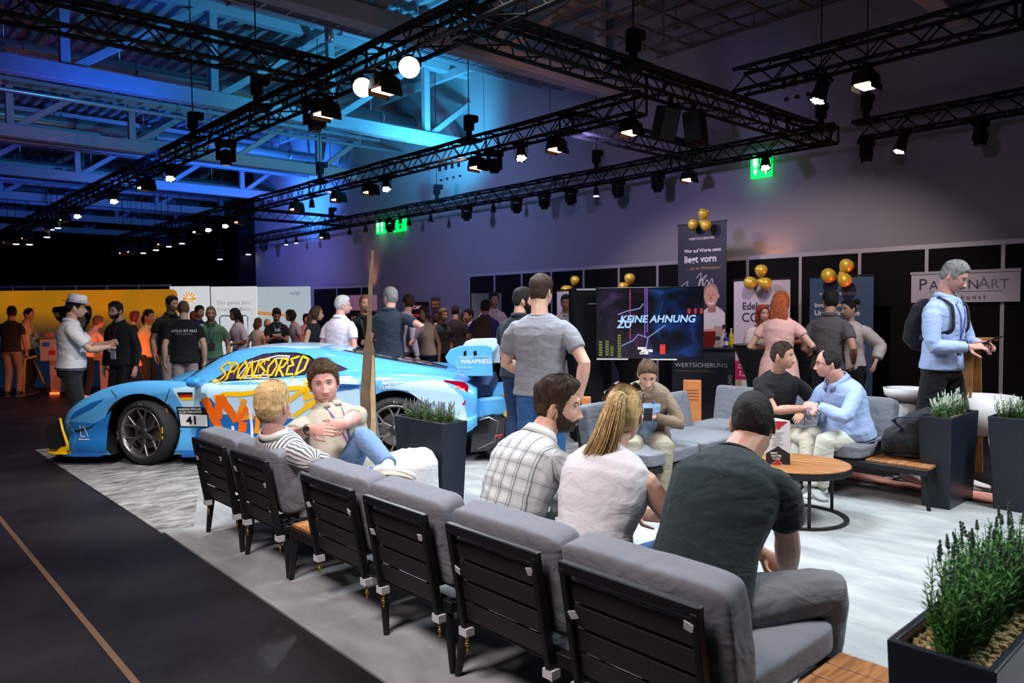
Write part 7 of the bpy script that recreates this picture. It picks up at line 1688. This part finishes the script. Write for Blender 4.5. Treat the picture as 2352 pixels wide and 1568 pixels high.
# white banner
t, Wd = banner(11.5, 6.91, 5.89, 2.06, WBAN, 'white banner printed Edelmetall Coach with a pink field')
flat_text(t, BL(t, .16, 1.55), EX, 'Edelmetall', .17, TXTD, bold=.02); flat_text(t, BL(t, .15, 1.34), EX, 'COACH', .22, TXTD, bold=.012)
n = 26; arc = [(.60 + .42 * math.cos(a), .80 + .42 * math.sin(a)) for a in np.linspace(math.pi * .35, math.pi * 1.2, n)] + [(.60 + .36 * math.cos(a), .80 + .36 * math.sin(a)) for a in np.linspace(math.pi * 1.2, math.pi * .35, n)]
g = MB(); N_ = len(arc) // 2; vv = [Vector((-.010, -x, z)) for x, z in arc]; g.add(vv, [(i, i + 1, 2 * N_ - 2 - i, 2 * N_ - 1 - i) for i in range(N_ - 1)]); g.build('blue_ring', mat('ring_blue', (.03, .10, .18), .5), t)
quadp(t, [(0, .04), (1.0, .04), (1.0, .36), (0, .36)], mat('print_sand', (.5, .38, .24), .5), 'sand_field', .003)
quadp(t, [(0, .34), (.5, .38), (.5, .74), (0, .66)], mat('print_pink', (.5, .015, .10), .5), 'pink_field', .006)
flat_text(t, BL(t, .08, .54), EX, 'Zusatz', .10, TXTW, off=.012); flat_text(t, BL(t, .10, .41), EX, '1.500', .13, TXTW, off=.012, bold=.02); quadp(t, [(.16, .2), (.36, .2), (.36, .34), (.16, .34)], TXTW, 'white_label', .008)
# blue banner
t, Wd = banner(11.5, 5.56, 4.58, 2.06, BBLUE, 'blue banner with white lettering about lasting investment')
flat_text(t, BL(t, .16, 1.76), EX, 'WERTSICHERUNG', .065, TXTW, spacing=1.05); flat_text(t, BL(t, .08, 1.58), EX, 'Investieren in das', .095, TXTW, bold=.02); flat_text(t, BL(t, .08, 1.45), EX, 'Unvergängliche', .115, TXTW, bold=.02)
quadp(t, el(.14, 1.08, .07, .09), TXTW, 'white_disc'); quadp(t, [(.55, .50), (.86, .50), (.86, 1.0), (.55, 1.0)], mat('print_pale', (.35, .36, .38), .5), 'pale_field')
# sign at the right
a = ax(2094, 632, 12.08); c = ax(2345, 616, 12.08); t = empty('shop_sign', (12.08, a.y, 1.62), 0, 'white sign board lettered PassionArt Silberkunst hung on the black booth wall', 'sign'); Wd = a.y - c.y
MB().box((0, -Wd / 2, .22), (.02, Wd, .42)).build('board', mat('sign_white', (.52, .50, .55), .5), t); MB().box((0, -Wd / 2, .45), (.05, Wd + .02, .04)).build('rail', ALUM, t)
def ST(x, z): return Vector((-.011, -x, z))
flat_text(t, ST(.10, .20), EX, 'P', .24, TXTD); flat_text(t, ST(.25, .20), EX, 'ASSION', .19, TXTD); flat_text(t, ST(.88, .20), EX, 'A', .24, mat('text_grey', (.2, .2, .23), .5)); flat_text(t, ST(1.04, .20), EX, 'RT', .19, mat('text_grey', (.2, .2, .23), .5))
flat_text(t, ST(.30, .05), EX, 'silberkunst', .10, TXTD, spacing=1.5); MB().box((-.013, -.72, .165), (.002, .95, .006)).build('underline', TXTD, t)
# ---- balloons
GOLD = mat('gold_balloon', (.80, .56, .06), .32, .25, coat=.3)
BSTR = mat('balloon_string', (.6, .5, .3), .7)
def balloon(p, r, d, label, grp, anc=None):
    t = empty('balloon', p, 0, label, 'balloon', grp); q = Vector(d).normalized().to_track_quat('Z', 'Y').to_matrix().to_4x4(); M = q
    prof = [(0, -1.32 * r), (.06 * r, -1.30 * r), (.05 * r, -1.22 * r), (.16 * r, -1.14 * r), (.45 * r, -.86 * r), (.74 * r, -.50 * r), (.93 * r, -.12 * r), (1. * r, .22 * r), (.95 * r, .52 * r), (.76 * r, .82 * r), (.42 * r, 1.02 * r), (0, 1.08 * r)]
    MB().lathe([(float(a), float(b)) for a, b in prof], M, 24, close=False).build('balloon_skin', GOLD, t, smooth=True)
    n0 = M @ Vector((0, 0, -1.3 * r)); MB().tube([n0, n0 * .5 + (anc - Vector(p)) * .5 + Vector((0, 0, -.01)), anc - Vector(p)], .003, 5).build('string', BSTR, t)
def cluster(cs, s_, grp, where):
    um = sum(c[0] for c in cs) / len(cs); vm = max(c[1] for c in cs)
    anc = ax(um, vm - 4, 11.497) if s_ > 150 else ds(um, vm + 6, s_ - 1)
    for i, (u, v, r, du, dv, nm) in enumerate(cs):
        p = ds(u, v, s_)
        if s_ > 150: p = ax(u, v, 11.40 - .05 * i); r *= s_ * Vector((p.x, p.y, 0)).dot(FWD) / FPX
        dd = RGT * du + Vector((0, 0, 1)) * dv - Vector((FWD.x, FWD.y, 0)) * .25
        balloon(p, r, dd, 'gold balloon, %s' % nm + ' ' + where, grp, anc)
cluster([(1616, 493, .085, .1, 1, 'top one of the three'), (1594, 515, .080, -1, -.3, 'left one of the three'), (1620, 516, .082, .6, -.5, 'right one of the three')], 156, 'balloons on the tall navy banner', 'on the tall navy banner')
cluster([(1748, 623, .088, .0, 1, 'top one of the three'), (1725, 649, .092, -1, -.2, 'left one of the three'), (1756, 650, .088, .8, -.4, 'right one of the three')], 163, 'balloons on the white banner', 'on the white Edelmetall banner')
cluster([(1943, 612, .095, .5, 1, 'top one of the three'), (1905, 633, .100, -1, .1, 'left one of the three'), (1939, 641, .095, .4, -.8, 'right one of the three')], 170, 'balloons on the blue banner', 'on the blue banner')
cluster([(1320, 645, .090, .2, 1, 'upper of the two'), (1301, 666, .105, -.6, -.4, 'lower of the two')], 120, 'balloons left of the television', 'left of the television')
cluster([(1446, 641, .098, .1, 1, 'large one'), (1432, 658, .085, -1, -.3, 'mostly hidden one')], 128, 'balloons above the television', 'above the television')
for (u, v, s_, H, m_, lab) in ((1311, 692, 124, 1.95, WBAN, 'pale banner with yellow print behind the bearded person'), (1440, 670, 130, 1.84, NAVY, 'dark banner hidden behind the television')):
    p = gs(u, s_); t, Wd = banner(p.x, p.y + .35, p.y - .35, H, m_, lab)
# ---- television
pc = gs(1491, 200); t = empty('television', pc, face(pc, 0), 'large flat television on a stand showing dark blue and purple graphics', 'television')
TW, T0, T1 = 1.215, 1.015, 1.835; zc = (T0 + T1) / 2; hT = T1 - T0
MB().box((0, 0, zc), (TW, .05, hT)).build('bezel', BLKG, t, bevel=.006)
m, nt, b = _nt('screen_image'); b.inputs['Base Color'].default_value = (.005, .005, .008, 1); b.inputs['Roughness'].default_value = .2; m.cycles.emission_sampling = 'NONE'
tc = N(nt, 'ShaderNodeTexCoord'); sx = N(nt, 'ShaderNodeSeparateXYZ'); nt.links.new(tc.outputs['Object'], sx.inputs[0])
no = N(nt, 'ShaderNodeTexNoise', i_Scale=3.2, i_Detail=8., i_Distortion=1.2); nt.links.new(tc.outputs['Object'], no.inputs['Vector'])
ns = N(nt, 'ShaderNodeTexNoise', i_Scale=1.4, i_Detail=1.); nt.links.new(tc.outputs['Object'], ns.inputs['Vector'])
def ramp(src, st):
    c = N(nt, 'ShaderNodeValToRGB'); e = c.color_ramp.elements
    while len(e) < len(st): e.new(.5)
    for i, (p, q) in enumerate(st): e[i].position = p; e[i].color = q + (1,)
    nt.links.new(src, c.inputs[0]); return c.outputs[0]
mr = N(nt, 'ShaderNodeMapRange'); mr.inputs[1].default_value = TW / 2; mr.inputs[2].default_value = -TW / 2; nt.links.new(sx.outputs[0], mr.inputs[0])
cc = ramp(mr.outputs[0], [(0, (.03, .02, .07)), (.28, (.07, .03, .10)), (.45, (.06, .01, .06)), (.56, (.005, .07, .26)), (.85, (.003, .03, .18)), (1, (.01, .01, .03))])
kk = ramp(no.outputs['Fac'], [(.42, (.03, .03, .03)), (.56, (.35, .35, .35)), (.7, (1.6, 1.6, 1.6))])
mx = N(nt, 'ShaderNodeMix', data_type='RGBA', blend_type='MULTIPLY'); mx.inputs[0].default_value = 1; nt.links.new(cc, mx.inputs[6]); nt.links.new(kk, mx.inputs[7])
nt.links.new(mx.outputs[2], b.inputs['Emission Color']); b.inputs['Emission Strength'].default_value = .75
sc_ = MB().box((0, .0265, zc), (TW - .03, .002, hT - .035)).build('screen', m, t)
def gl(n_, c, e): return mat(n_, c, .5, emit=e)
SXv = lambda u, v: (-(u - 1491) / 200., T1 - (v - 657) / 200.)
def strk(lines, w_, m_, name):
    g = MB()
    for ln in lines:
        pts = [Vector((SXv(u, v)[0], .0285, SXv(u, v)[1])) for u, v in ln]; g.tube(pts, w_, 4, flat=.2, up=(0, 1, 0))
    g.build(name, m_, sc_)
strk([[(1428, 792), (1454, 780), (1466, 766), (1488, 773), (1527, 745)], [(1488, 773), (1484, 800)], [(1420, 720), (1440, 712), (1470, 706), (1478, 695)]], .006, gl('scr_line', (.12, .13, .3), 1.), 'chart_line')
strk([[(1448, 662), (1448, 780)]], .006, gl('scr_red', (.18, .02, .06), 1.), 'red_beam'); strk([[(1482, 660), (1481, 775)], [(1486, 660), (1487, 760)]], .005, gl('scr_violet', (.12, .06, .3), 1.), 'violet_beam')
g = MB()
for (u, v0, w2) in ((1380, 783, 8), (1395, 782, 8), (1406, 795, 7), (1423, 768, 8)):
    for v in np.arange(v0, 817, 6): x, z = SXv(u, v); g.box((x, .028, z), (w2 / 200., .002, .022))
g.build('green_coins', gl('scr_green', (.07, .085, .01), 1.), sc_)
g = MB(); x, z = SXv(1521, 800); g.box((x, .028, z), (.06, .002, .11)); g.build('red_glow', gl('scr_red2', (.4, .02, .01), 1.), sc_)
g = MB()
for u in (1580, 1594, 1607): x, z = SXv(u, 713); g.box((x, .028, z), (.03, .002, .06))
g.build('red_digits', gl('scr_red3', (.25, .01, .005), .8), sc_)
g = MB(); x, z = SXv(1424, 738); text_on(g, 'KEINE AHNUNG', (x, .027, z), (-1, 0, 0), (0, 0, 1), .115, off=.003, bold=.025, shear=.2); x, z = SXv(1418, 750); text_on(g, 'ZU', (x, .027, z), (-1, 0, 0), (0, 0, 1), .12, off=.004, bold=.03, shear=.1)
g.build('screen_text', gl('scr_text', (.22, .36, .55), 1.), sc_)
g = MB()
for i, (s_, u) in enumerate((('IMMO', 1465), ('MASTER', 1473), ('CLASS', 1469))): x, z = SXv(u, 800 + i * 5.5); text_on(g, s_, (x, .027, z), (-1, 0, 0), (0, 0, 1), .036, off=.003, bold=.03)
g.build('screen_logo', gl('scr_white', (.8, .8, .85), 1.3), sc_)
MB().cyl((0, -.06, .02), (0, -.06, 1.4), .03, n=12).box((0, -.06, .02), (.7, .45, .04)).build('stand', BLK, t)
MB().box((.42, .0, 1.008), (.36, .12, .012)).box((-.12, .0, 1.005), (.38, .12, .012)).build('lower_shelf', WHITE, t)
# black cabinet left of the television
pc = gs(1345, 190); t = empty('cabinet', pc, face(pc, 12), 'tall black cabinet standing left of the television', 'cabinet')
MB().box((0, 0, .92), (.34, .4, 1.84)).build('body', PANEL, t, bevel=.01); MB().box((0, .205, 1.82), (.30, .01, .02)).box((0, .205, .35), (.30, .01, .01)).box((-.05, .205, 1.65), (.12, .01, .01)).build('lit_edge_strips', ALUM, t)  # thin bright strips stand in for light catching the cabinet edges
# draped high tables
def draped(u, s_, H, lab, stuff=()):
    p = gs(u, s_); t = empty('high_table', p, 0, lab, 'table', 'high tables with black stretch covers')
    MB().lathe([(.28, H), (.28, H - .02), (.24, H - .10), (.12, H * .62), (.10, H * .45), (.16, H * .25), (.34, .02), (.34, 0)], None, 28).build('cover', fabric('stretch_black', (.010, .010, .012)), t, smooth=True)
    MB().cyl((0, 0, H), (0, 0, H + .012), .29, n=32).build('tabletop', mat('table_black', (.02, .018, .02), .3), t); return p
draped(1440, 158, 1.02, 'black covered high table below the television'); pa = draped(1738, 186, 1.12, 'black covered high table in front of the auburn haired person'); pb = draped(1852, 182, 1.12, 'black covered high table between the two banners')
# counter with lettering
pc = gs(1616, 170); rz = face(pc, -3); t = empty('counter', pc, rz, 'dark navy promotion counter lettered Wertsicherung, right of the television', 'counter')
MB().box((0, 0, .52), (.82, .4, 1.04)).build('body', NAVY, t, bevel=.02); MB().box((0, 0, 1.05), (.92, .48, .025)).build('top', mat('counter_top', (.03, .03, .035), .3), t)
flat_text(t, Vector((.36, .203, .80)), Vector((-1, 0, 0)), 'WERTSICHERUNG', .080, TXTW, spacing=1.05); flat_text(t, Vector((.34, .203, .74)), Vector((-1, 0, 0)), 'investieren Sie in das Unvergängliche', .034, TXTB)
g = MB(); text_on(g, 'WERTSICHERUNG', Vector((-.37, .203, .15)), Vector((0, 0, 1)), Vector((1, 0, 0)), .065, off=.004, spacing=1.05); g.build('lettering', TXTW, t)
def W(x, y, z): return Matrix.Translation(pc) @ Matrix.Rotation(rz, 4, 'Z') @ Vector((x, y, z))
def bottle(p, c, H, lab):
    t = empty('bottle', p, 0, lab, 'bottle', 'drinks bottles on the navy counter'); MB().lathe([(0, 0), (.032, 0), (.034, .01), (.034, H * .6), (.014, H * .8), (.012, H * .95), (0, H * .95)], None, 16, close=False).build('glass', mat('bottle_%d' % int(c[0] * 999), c, .1, coat=.5), t, smooth=True); MB().cyl((0, 0, H * .94), (0, 0, H), .015, n=12).build('cap', WHITE, t); MB().lathe([(.035, H * .15), (.035, H * .45)], None, 16, close=False).build('label', WHITE if c[2] > .1 else YEL, t)
bottle(W(-.36, .05, 1.0625), (.5, .4, .05), .25, 'bottle of yellow drink at the right end of the navy counter'); bottle(W(-.29, .08, 1.0625), (.02, .05, .35), .18, 'small bottle with blue cap beside the yellow drink')
tt = empty('leaflet_stand', W(-.19, .1, 1.0625), rz, 'tall pink leaflet stand on the navy counter', 'stand'); MB().box((0, 0, .14), (.10, .06, .28)).build('card', mat('card_pink', (.62, .38, .36), .5), tt); MB().box((0, .031, .12), (.06, .002, .05)).build('print', TXTD, tt)
tt = empty('laptop', W(.03, .06, 1.0625), rz + .3, 'dark laptop with red-lit edge on the navy counter', 'laptop'); MB().box((0, 0, .01), (.32, .22, .015)).build('keyboard', PANEL, tt); MB().box((0, .11, .12), (.32, .01, .21), Matrix.Rotation(-.1, 4, 'X')).build('lid', mat('laptop_lid_red_lit', (.25, .01, .01), .4), tt)  # red light falling on the dark lid is put into its colour
for (u, s_, H, w2, lab) in ((1590, 205, .78, .20, 'orange cardboard box standing in front of the navy counter'), (1345, 222, .68, .10, 'narrow orange box beside the legs of the person in grey')):
    p = gs(u, s_); t = empty('cardboard_box', p, face(p, 0), lab, 'box'); MB().box((0, 0, H / 2), (w2, .10, H)).build('carton', mat('carton_orange', (.62, .22, .06), .7, var=.15, vscale=8), t, bevel=.012)
    g = MB(); text_on(g, 'FRAGILE', (w2 * .42, .051, H * .8), (-1, 0, 0), (0, 0, 1), w2 * .2) if False else None
    for k in range(4): g.box((0, .0515, H * (.86 - k * .045)), (w2 * .7, .002, .006))
    g.build('print', mat('carton_print', (.2, .05, .01), .7), t)
t = empty('purse', Vector((pb.x - .1, pb.y + .05, 1.132)), .4, 'red-lit folded leather purse on the high table between the banners', 'purse'); MB().box((0, 0, .02), (.26, .12, .04)).build('leather', mat('purse_red', (.5, .08, .03), .5), t, bevel=.015)
t = empty('cup', Vector((pb.x + .02, pb.y - .12, 1.132)), 0, 'small pale cup on the high table between the banners', 'cup'); MB().lathe([(0, 0), (.03, 0), (.036, .09), (.032, .09), (.027, .01), (0, .01)], None, 16, close=False).build('cup_body', WHITE, t, smooth=True); MB().tube([(.034, 0, .07), (.055, 0, .06), (.055, 0, .035), (.031, 0, .025)], .005, 6).build('handle', WHITE, t)
# ---- far booths --------------------------------------------------
def board(u0, u1, s_, z0, z1, m_, label, name='booth_board', cat='board', th=.05):
    a = gs(u0, s_); c = gs(u1, s_); ex = (c - a); L = ex.length; ex.normalize(); t = empty(name, a, 0, label, cat)
    M = Matrix((tuple(ex) + (0,), tuple(Vector((0, 0, 1)).cross(ex)) + (0,), (0, 0, 1, 0), (0, 0, 0, 1))).transposed()
    b_ = MB().box((L / 2, th / 2, (z0 + z1) / 2), (L, th, z1 - z0), M).build('panel', m_, t)
    if z0 > .3:
        for q in (.08, .92): MB().beam(M @ Vector((L * q, th / 2, 0)), M @ Vector((L * q, th / 2, z0)), .04, .04).build('leg', ALUM, t)
    return t, ex, L
def btext(t, ex, x, z, s, size, m_, **kw): g = MB(); text_on(g, s, ex * x, ex, (0, 0, 1), size, off=.012, **kw); g.v = [(v[0], v[1], v[2] + z) for v in g.v]; return g.build('lettering', m_, t)
LIT = mat('lit_fabric_wall', (.7, .72, .74), .6, emit=.62, emcol=(.86, .92, .95, 1)); LIT2 = mat('lit_fabric_sky', (.5, .62, .68), .6, emit=.5, emcol=(.72, .86, .92, 1))
t, ex, L = board(391, 481, 76, 0, 2.38, LIT, 'white illuminated wall panel with an orange sun logo'); g = MB(); cz = 2.02; cx_ = L * .5
for k in range(7):
    a = math.pi * (k + .0) / 6; 
    r0, r1 = .08, .20; g.beam(ex * (cx_ + r0 * math.cos(a)) + Vector((0, -.0, cz + r0 * math.sin(a))), ex * (cx_ + r1 * math.cos(a)) + Vector((0, 0, cz + r1 * math.sin(a))), .022, .03)
g.beam(ex * (cx_ - .2) + Vector((0, 0, cz - .03)), ex * (cx_ + .2) + Vector((0, 0, cz - .03)), .02, .03)
for s_ in (-1, 1): g.tube([ex * (cx_ + s_ * .07 + .06 * math.cos(a)) + Vector((0, 0, cz - .14 + .06 * math.sin(a))) for a in np.linspace(0, math.pi, 8)], .014, 5)
off_ = Vector((0, 0, 1)).cross(ex) * -.015; g.v = [tuple(Vector(v) + off_) for v in g.v]; g.build('sun_logo', mat('sun_orange', (.9, .4, .0), .5, emit=.5, emcol=(1, .45, 0, 1)), t)
t, ex, L = board(485, 590, 76, 0, 2.36, LIT, 'white illuminated wall panel with pale German slogan'); TP = mat('pale_text', (.45, .47, .5), .6, emit=.25); btext(t, ex, .18, 1.82, 'Das ganze Jahr.', .17, TP); btext(t, ex, .18, 1.62, 'Smart im Blick.', .17, TP)
g = MB(); q = [ex * x + Vector((0, 0, z)) for x, z in ((.25, .5), (.25, 1.42), (.30, 1.48), (1.05, 1.48), (1.1, 1.42), (1.1, .5))]; g.tube([p - Vector((0, 0, 1)).cross(ex) * .012 for p in q], .016, 5); g.build('black_outline', BLKM, t)
t, ex, L = board(591, 713, 76, 0, 2.34, LIT2, 'pale blue illuminated wall panel with a printed orange beam'); g = MB(); g.prism([(0, 1.62), (1.02, 1.50), (1.02, 1.42), (.0, 1.50)], -Vector((0, 0, 1)).cross(ex) * .012, ex, (0, 0, 1), -.004); g.build('orange_beam', mat('beam_orange', (.7, .35, .12), .5, emit=.5, emcol=(.9, .45, .15, 1)), t)
btext(t, ex, 1.0, 2.1, 'viessmann' if False else 'solar', .16, TXTW)
partition(gs(-40, 70), gs(392, 70) - gs(-40, 70), 6, (gs(392, 70) - gs(-40, 70)).length / 6, 2.52, 'dark panelled booth wall with aluminium rail behind the orange banner')
# orange banner wall
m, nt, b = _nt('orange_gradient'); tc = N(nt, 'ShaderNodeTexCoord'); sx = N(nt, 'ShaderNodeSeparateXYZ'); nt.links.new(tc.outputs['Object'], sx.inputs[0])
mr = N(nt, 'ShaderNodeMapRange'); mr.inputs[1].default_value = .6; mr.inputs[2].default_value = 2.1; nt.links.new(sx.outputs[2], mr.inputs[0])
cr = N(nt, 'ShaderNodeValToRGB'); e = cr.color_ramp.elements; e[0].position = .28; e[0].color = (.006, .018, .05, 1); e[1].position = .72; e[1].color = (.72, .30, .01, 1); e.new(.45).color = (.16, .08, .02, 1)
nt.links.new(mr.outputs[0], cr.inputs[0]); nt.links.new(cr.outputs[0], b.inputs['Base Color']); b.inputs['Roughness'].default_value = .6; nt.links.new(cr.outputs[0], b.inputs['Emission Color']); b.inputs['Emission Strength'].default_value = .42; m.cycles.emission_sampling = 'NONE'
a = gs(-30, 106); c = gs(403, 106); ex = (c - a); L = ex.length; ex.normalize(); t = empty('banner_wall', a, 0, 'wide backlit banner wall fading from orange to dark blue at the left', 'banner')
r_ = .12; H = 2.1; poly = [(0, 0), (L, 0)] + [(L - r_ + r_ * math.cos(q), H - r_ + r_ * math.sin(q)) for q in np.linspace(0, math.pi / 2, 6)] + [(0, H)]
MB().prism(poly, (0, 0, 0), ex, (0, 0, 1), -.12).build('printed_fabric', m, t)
sx_ = lambda u: (u + 30) / 433. * L; sz = lambda v: 1.6 + (715 - v) / 106.
nrm = -Vector((0, 0, 1)).cross(ex)
def opoly(pts, m_, name, k=1): MB().add([ex * sx_(u) + Vector((0, 0, sz(v))) + nrm * .004 * k for u, v in pts], [tuple(reversed(range(len(pts))))]).build(name, m_, t)
DB = mat('emblem_navy', (.01, .02, .05), .5); CY = mat('emblem_cream', (.55, .6, .66), .5); YY = mat('emblem_yellow', (.85, .6, .02), .5)
opoly([(119, 708), (123, 700), (160, 697), (206, 698), (211, 706), (210, 722), (203, 740), (196, 760), (184, 778), (168, 770), (148, 745), (128, 728)], DB, 'emblem_outline', 1)
opoly(list(zip([182 + 15 * math.cos(q) for q in np.linspace(0, 6.2, 18)], [732 + 19 * math.sin(q) for q in np.linspace(0, 6.2, 18)])), CY, 'emblem_face', 2)
opoly(list(zip([183 + 8 * math.cos(q) for q in np.linspace(0, 6.2, 14)], [726 + 6 * math.sin(q) for q in np.linspace(0, 6.2, 14)])), YY, 'emblem_eye', 3); opoly(list(zip([181 + 3 * math.cos(q) for q in np.linspace(0, 6.2, 10)], [725 + 3 * math.sin(q) for q in np.linspace(0, 6.2, 10)])), DB, 'emblem_pupil', 4)
opoly([(196, 748), (203, 738), (205, 750), (200, 762), (195, 757)], YY, 'emblem_beak', 3); opoly([(122, 716), (134, 712), (138, 722), (128, 722)], YY, 'emblem_mark', 3); opoly([(203, 705), (208, 712), (203, 720)], YY, 'emblem_mark', 3)
g = MB(); text_on(g, 'DU', ex * sx_(214) + Vector((0, 0, sz(779))), ex, (0, 0, 1), .26, off=.012, bold=.03); text_on(g, 'KL', ex * sx_(73) + Vector((0, 0, sz(795))), ex, (0, 0, 1), .30, off=.012, bold=.03); g.build('lettering', TXTW, t)
# white counters with coloured prints
CW = mat('counter_white', (.55, .40, .38), .5)
def wcounter(u0, u1, s_, logos, lab):
    a = gs(u0, s_); c = gs(u1, s_); ex = c - a; L = ex.length; ex.normalize(); t = empty('counter', a, 0, lab, 'counter'); M = Matrix((tuple(ex) + (0,), tuple(Vector((0, 0, 1)).cross(ex)) + (0,), (0, 0, 1, 0), (0, 0, 0, 1))).transposed()
    MB().box((L / 2, .2, .89), (L, .42, .42), M).build('upper_box', CW, t, bevel=.01); MB().box((L / 2 + .05, .24, .36), (L - .16, .32, .64), M).build('base', CW, t); MB().box((L / 2 + .05, .07, .03), (L - .14, .02, .03), M).build('light_strip', mat('led_red', (1, .1, .02), .5, emit=5, emcol=(1, .10, .02, 1)), t)
    MB().box((L * .3, .2, 1.16), (L * .35, .2, .11), M).build('display_blocks', mat('block_red', (.5, .16, .1), .5), t)
    for (x, z, m_) in logos: g = MB(); g.prism([(x, z), (x + .14, z + .015), (x + .14, z + .10), (x, z + .085)], M @ Vector((0, -.012, 0)), ex, (0, 0, 1), .002); g.build('print', m_, t)
wcounter(88, 126, 118, [(.06, .95, mat('logo_blue', (.02, .2, .6), .5)), (.17, .79, mat('logo_red', (.5, .03, .03), .5))], 'white counter with blue and red prints under the orange wall, left of the hat wearer')
wcounter(204, 242, 118, [(.16, .95, mat('logo_navy', (.03, .04, .12), .5)), (.05, .80, mat('logo_green', (.15, .3, .03), .5))], 'white counter with navy and green prints, between the hat wearer and the black jacket')
p = gs(72, 117); t = empty('yellow_stand', p, 0, 'yellow tubular folding stand left of the white counter', 'stand'); g = MB(); R_ = lambda x, z, y=0: RGT * x + Vector((0, 0, z)) + FWD * y
g.tube([R_(-.22, .02), R_(-.16, .72), R_(.14, .78)], .022, 8); g.build('front_tube', mat('yellow_tube', (.6, .45, .02), .4), t, smooth=True); MB().tube([R_(.16, .02, .2), R_(-.14, .68, .2), R_(.14, .76, .2)], .022, 8).build('rear_tube', mat('yellow_tube', (.6, .45, .02), .4), t, smooth=True)
# booths behind the car, right of the lit walls
a = gs(722, 68); c = gs(955, 76); partition(a, c - a, 4, (c - a).length / 4, 2.40, 'aluminium framed booth with black panels right of the lit white walls')
t, ex, L = board(776, 862, 96, .55, 1.58, PANEL, 'black board with white lettering about ten coaches'); 
for i, s_ in enumerate(('Ab 10. Coaching', 'gebucht und', 'bei ...')): btext(t, ex, .1 + .1 * i, 1.36 - i * .19, s_, .14, TXTW, bold=.01)
board(780, 866, 92, 1.60, 1.98, mat('grey_board', (.3, .3, .33), .6), 'pale grey upper board above the black lettered board')
t, ex, L = board(936, 985, 92, .0, 1.80, PANEL, 'black panel with white and red lettering behind the striped grey shirt'); btext(t, ex, .05, 1.62, 'DOMM', .12, TXTW, bold=.03); btext(t, ex, .05, 1.42, 'AKTIV', .10, mat('text_red', (.7, .05, .02), .5, emit=.3), bold=.02); btext(t, ex, .05, 1.28, 'FIRMA', .09, TXTW, bold=.02)
t, ex, L = board(990, 1011, 88, .0, 1.92, mat('board_dark_green', (.01, .02, .02), .6), 'dark upright panel with yellow lettering'); btext(t, ex, .03, 1.76, 'IMMO', .075, YEL, bold=.02); btext(t, ex, .03, 1.68, 'SCOUT', .06, YEL, bold=.02)
MB_ = MB
board(1018, 1042, 76, 0, 1.92, mat('board_blue', (.005, .012, .09), .6), 'plain dark blue booth panel'); board(1044, 1078, 74, 0, 1.90, mat('board_navy', (.012, .02, .04), .6), 'navy booth panel right of the dark blue one'); board(1058, 1072, 80, .8, 1.55, mat('board_lit', (.5, .55, .58), .5, emit=.4), 'small glowing poster on the navy booth panel')
t, ex, L = board(1083, 1152, 110, 0, 1.93, mat('board_grey_green', (.16, .22, .22), .6), 'pale grey-green banner behind the tall white shirt')
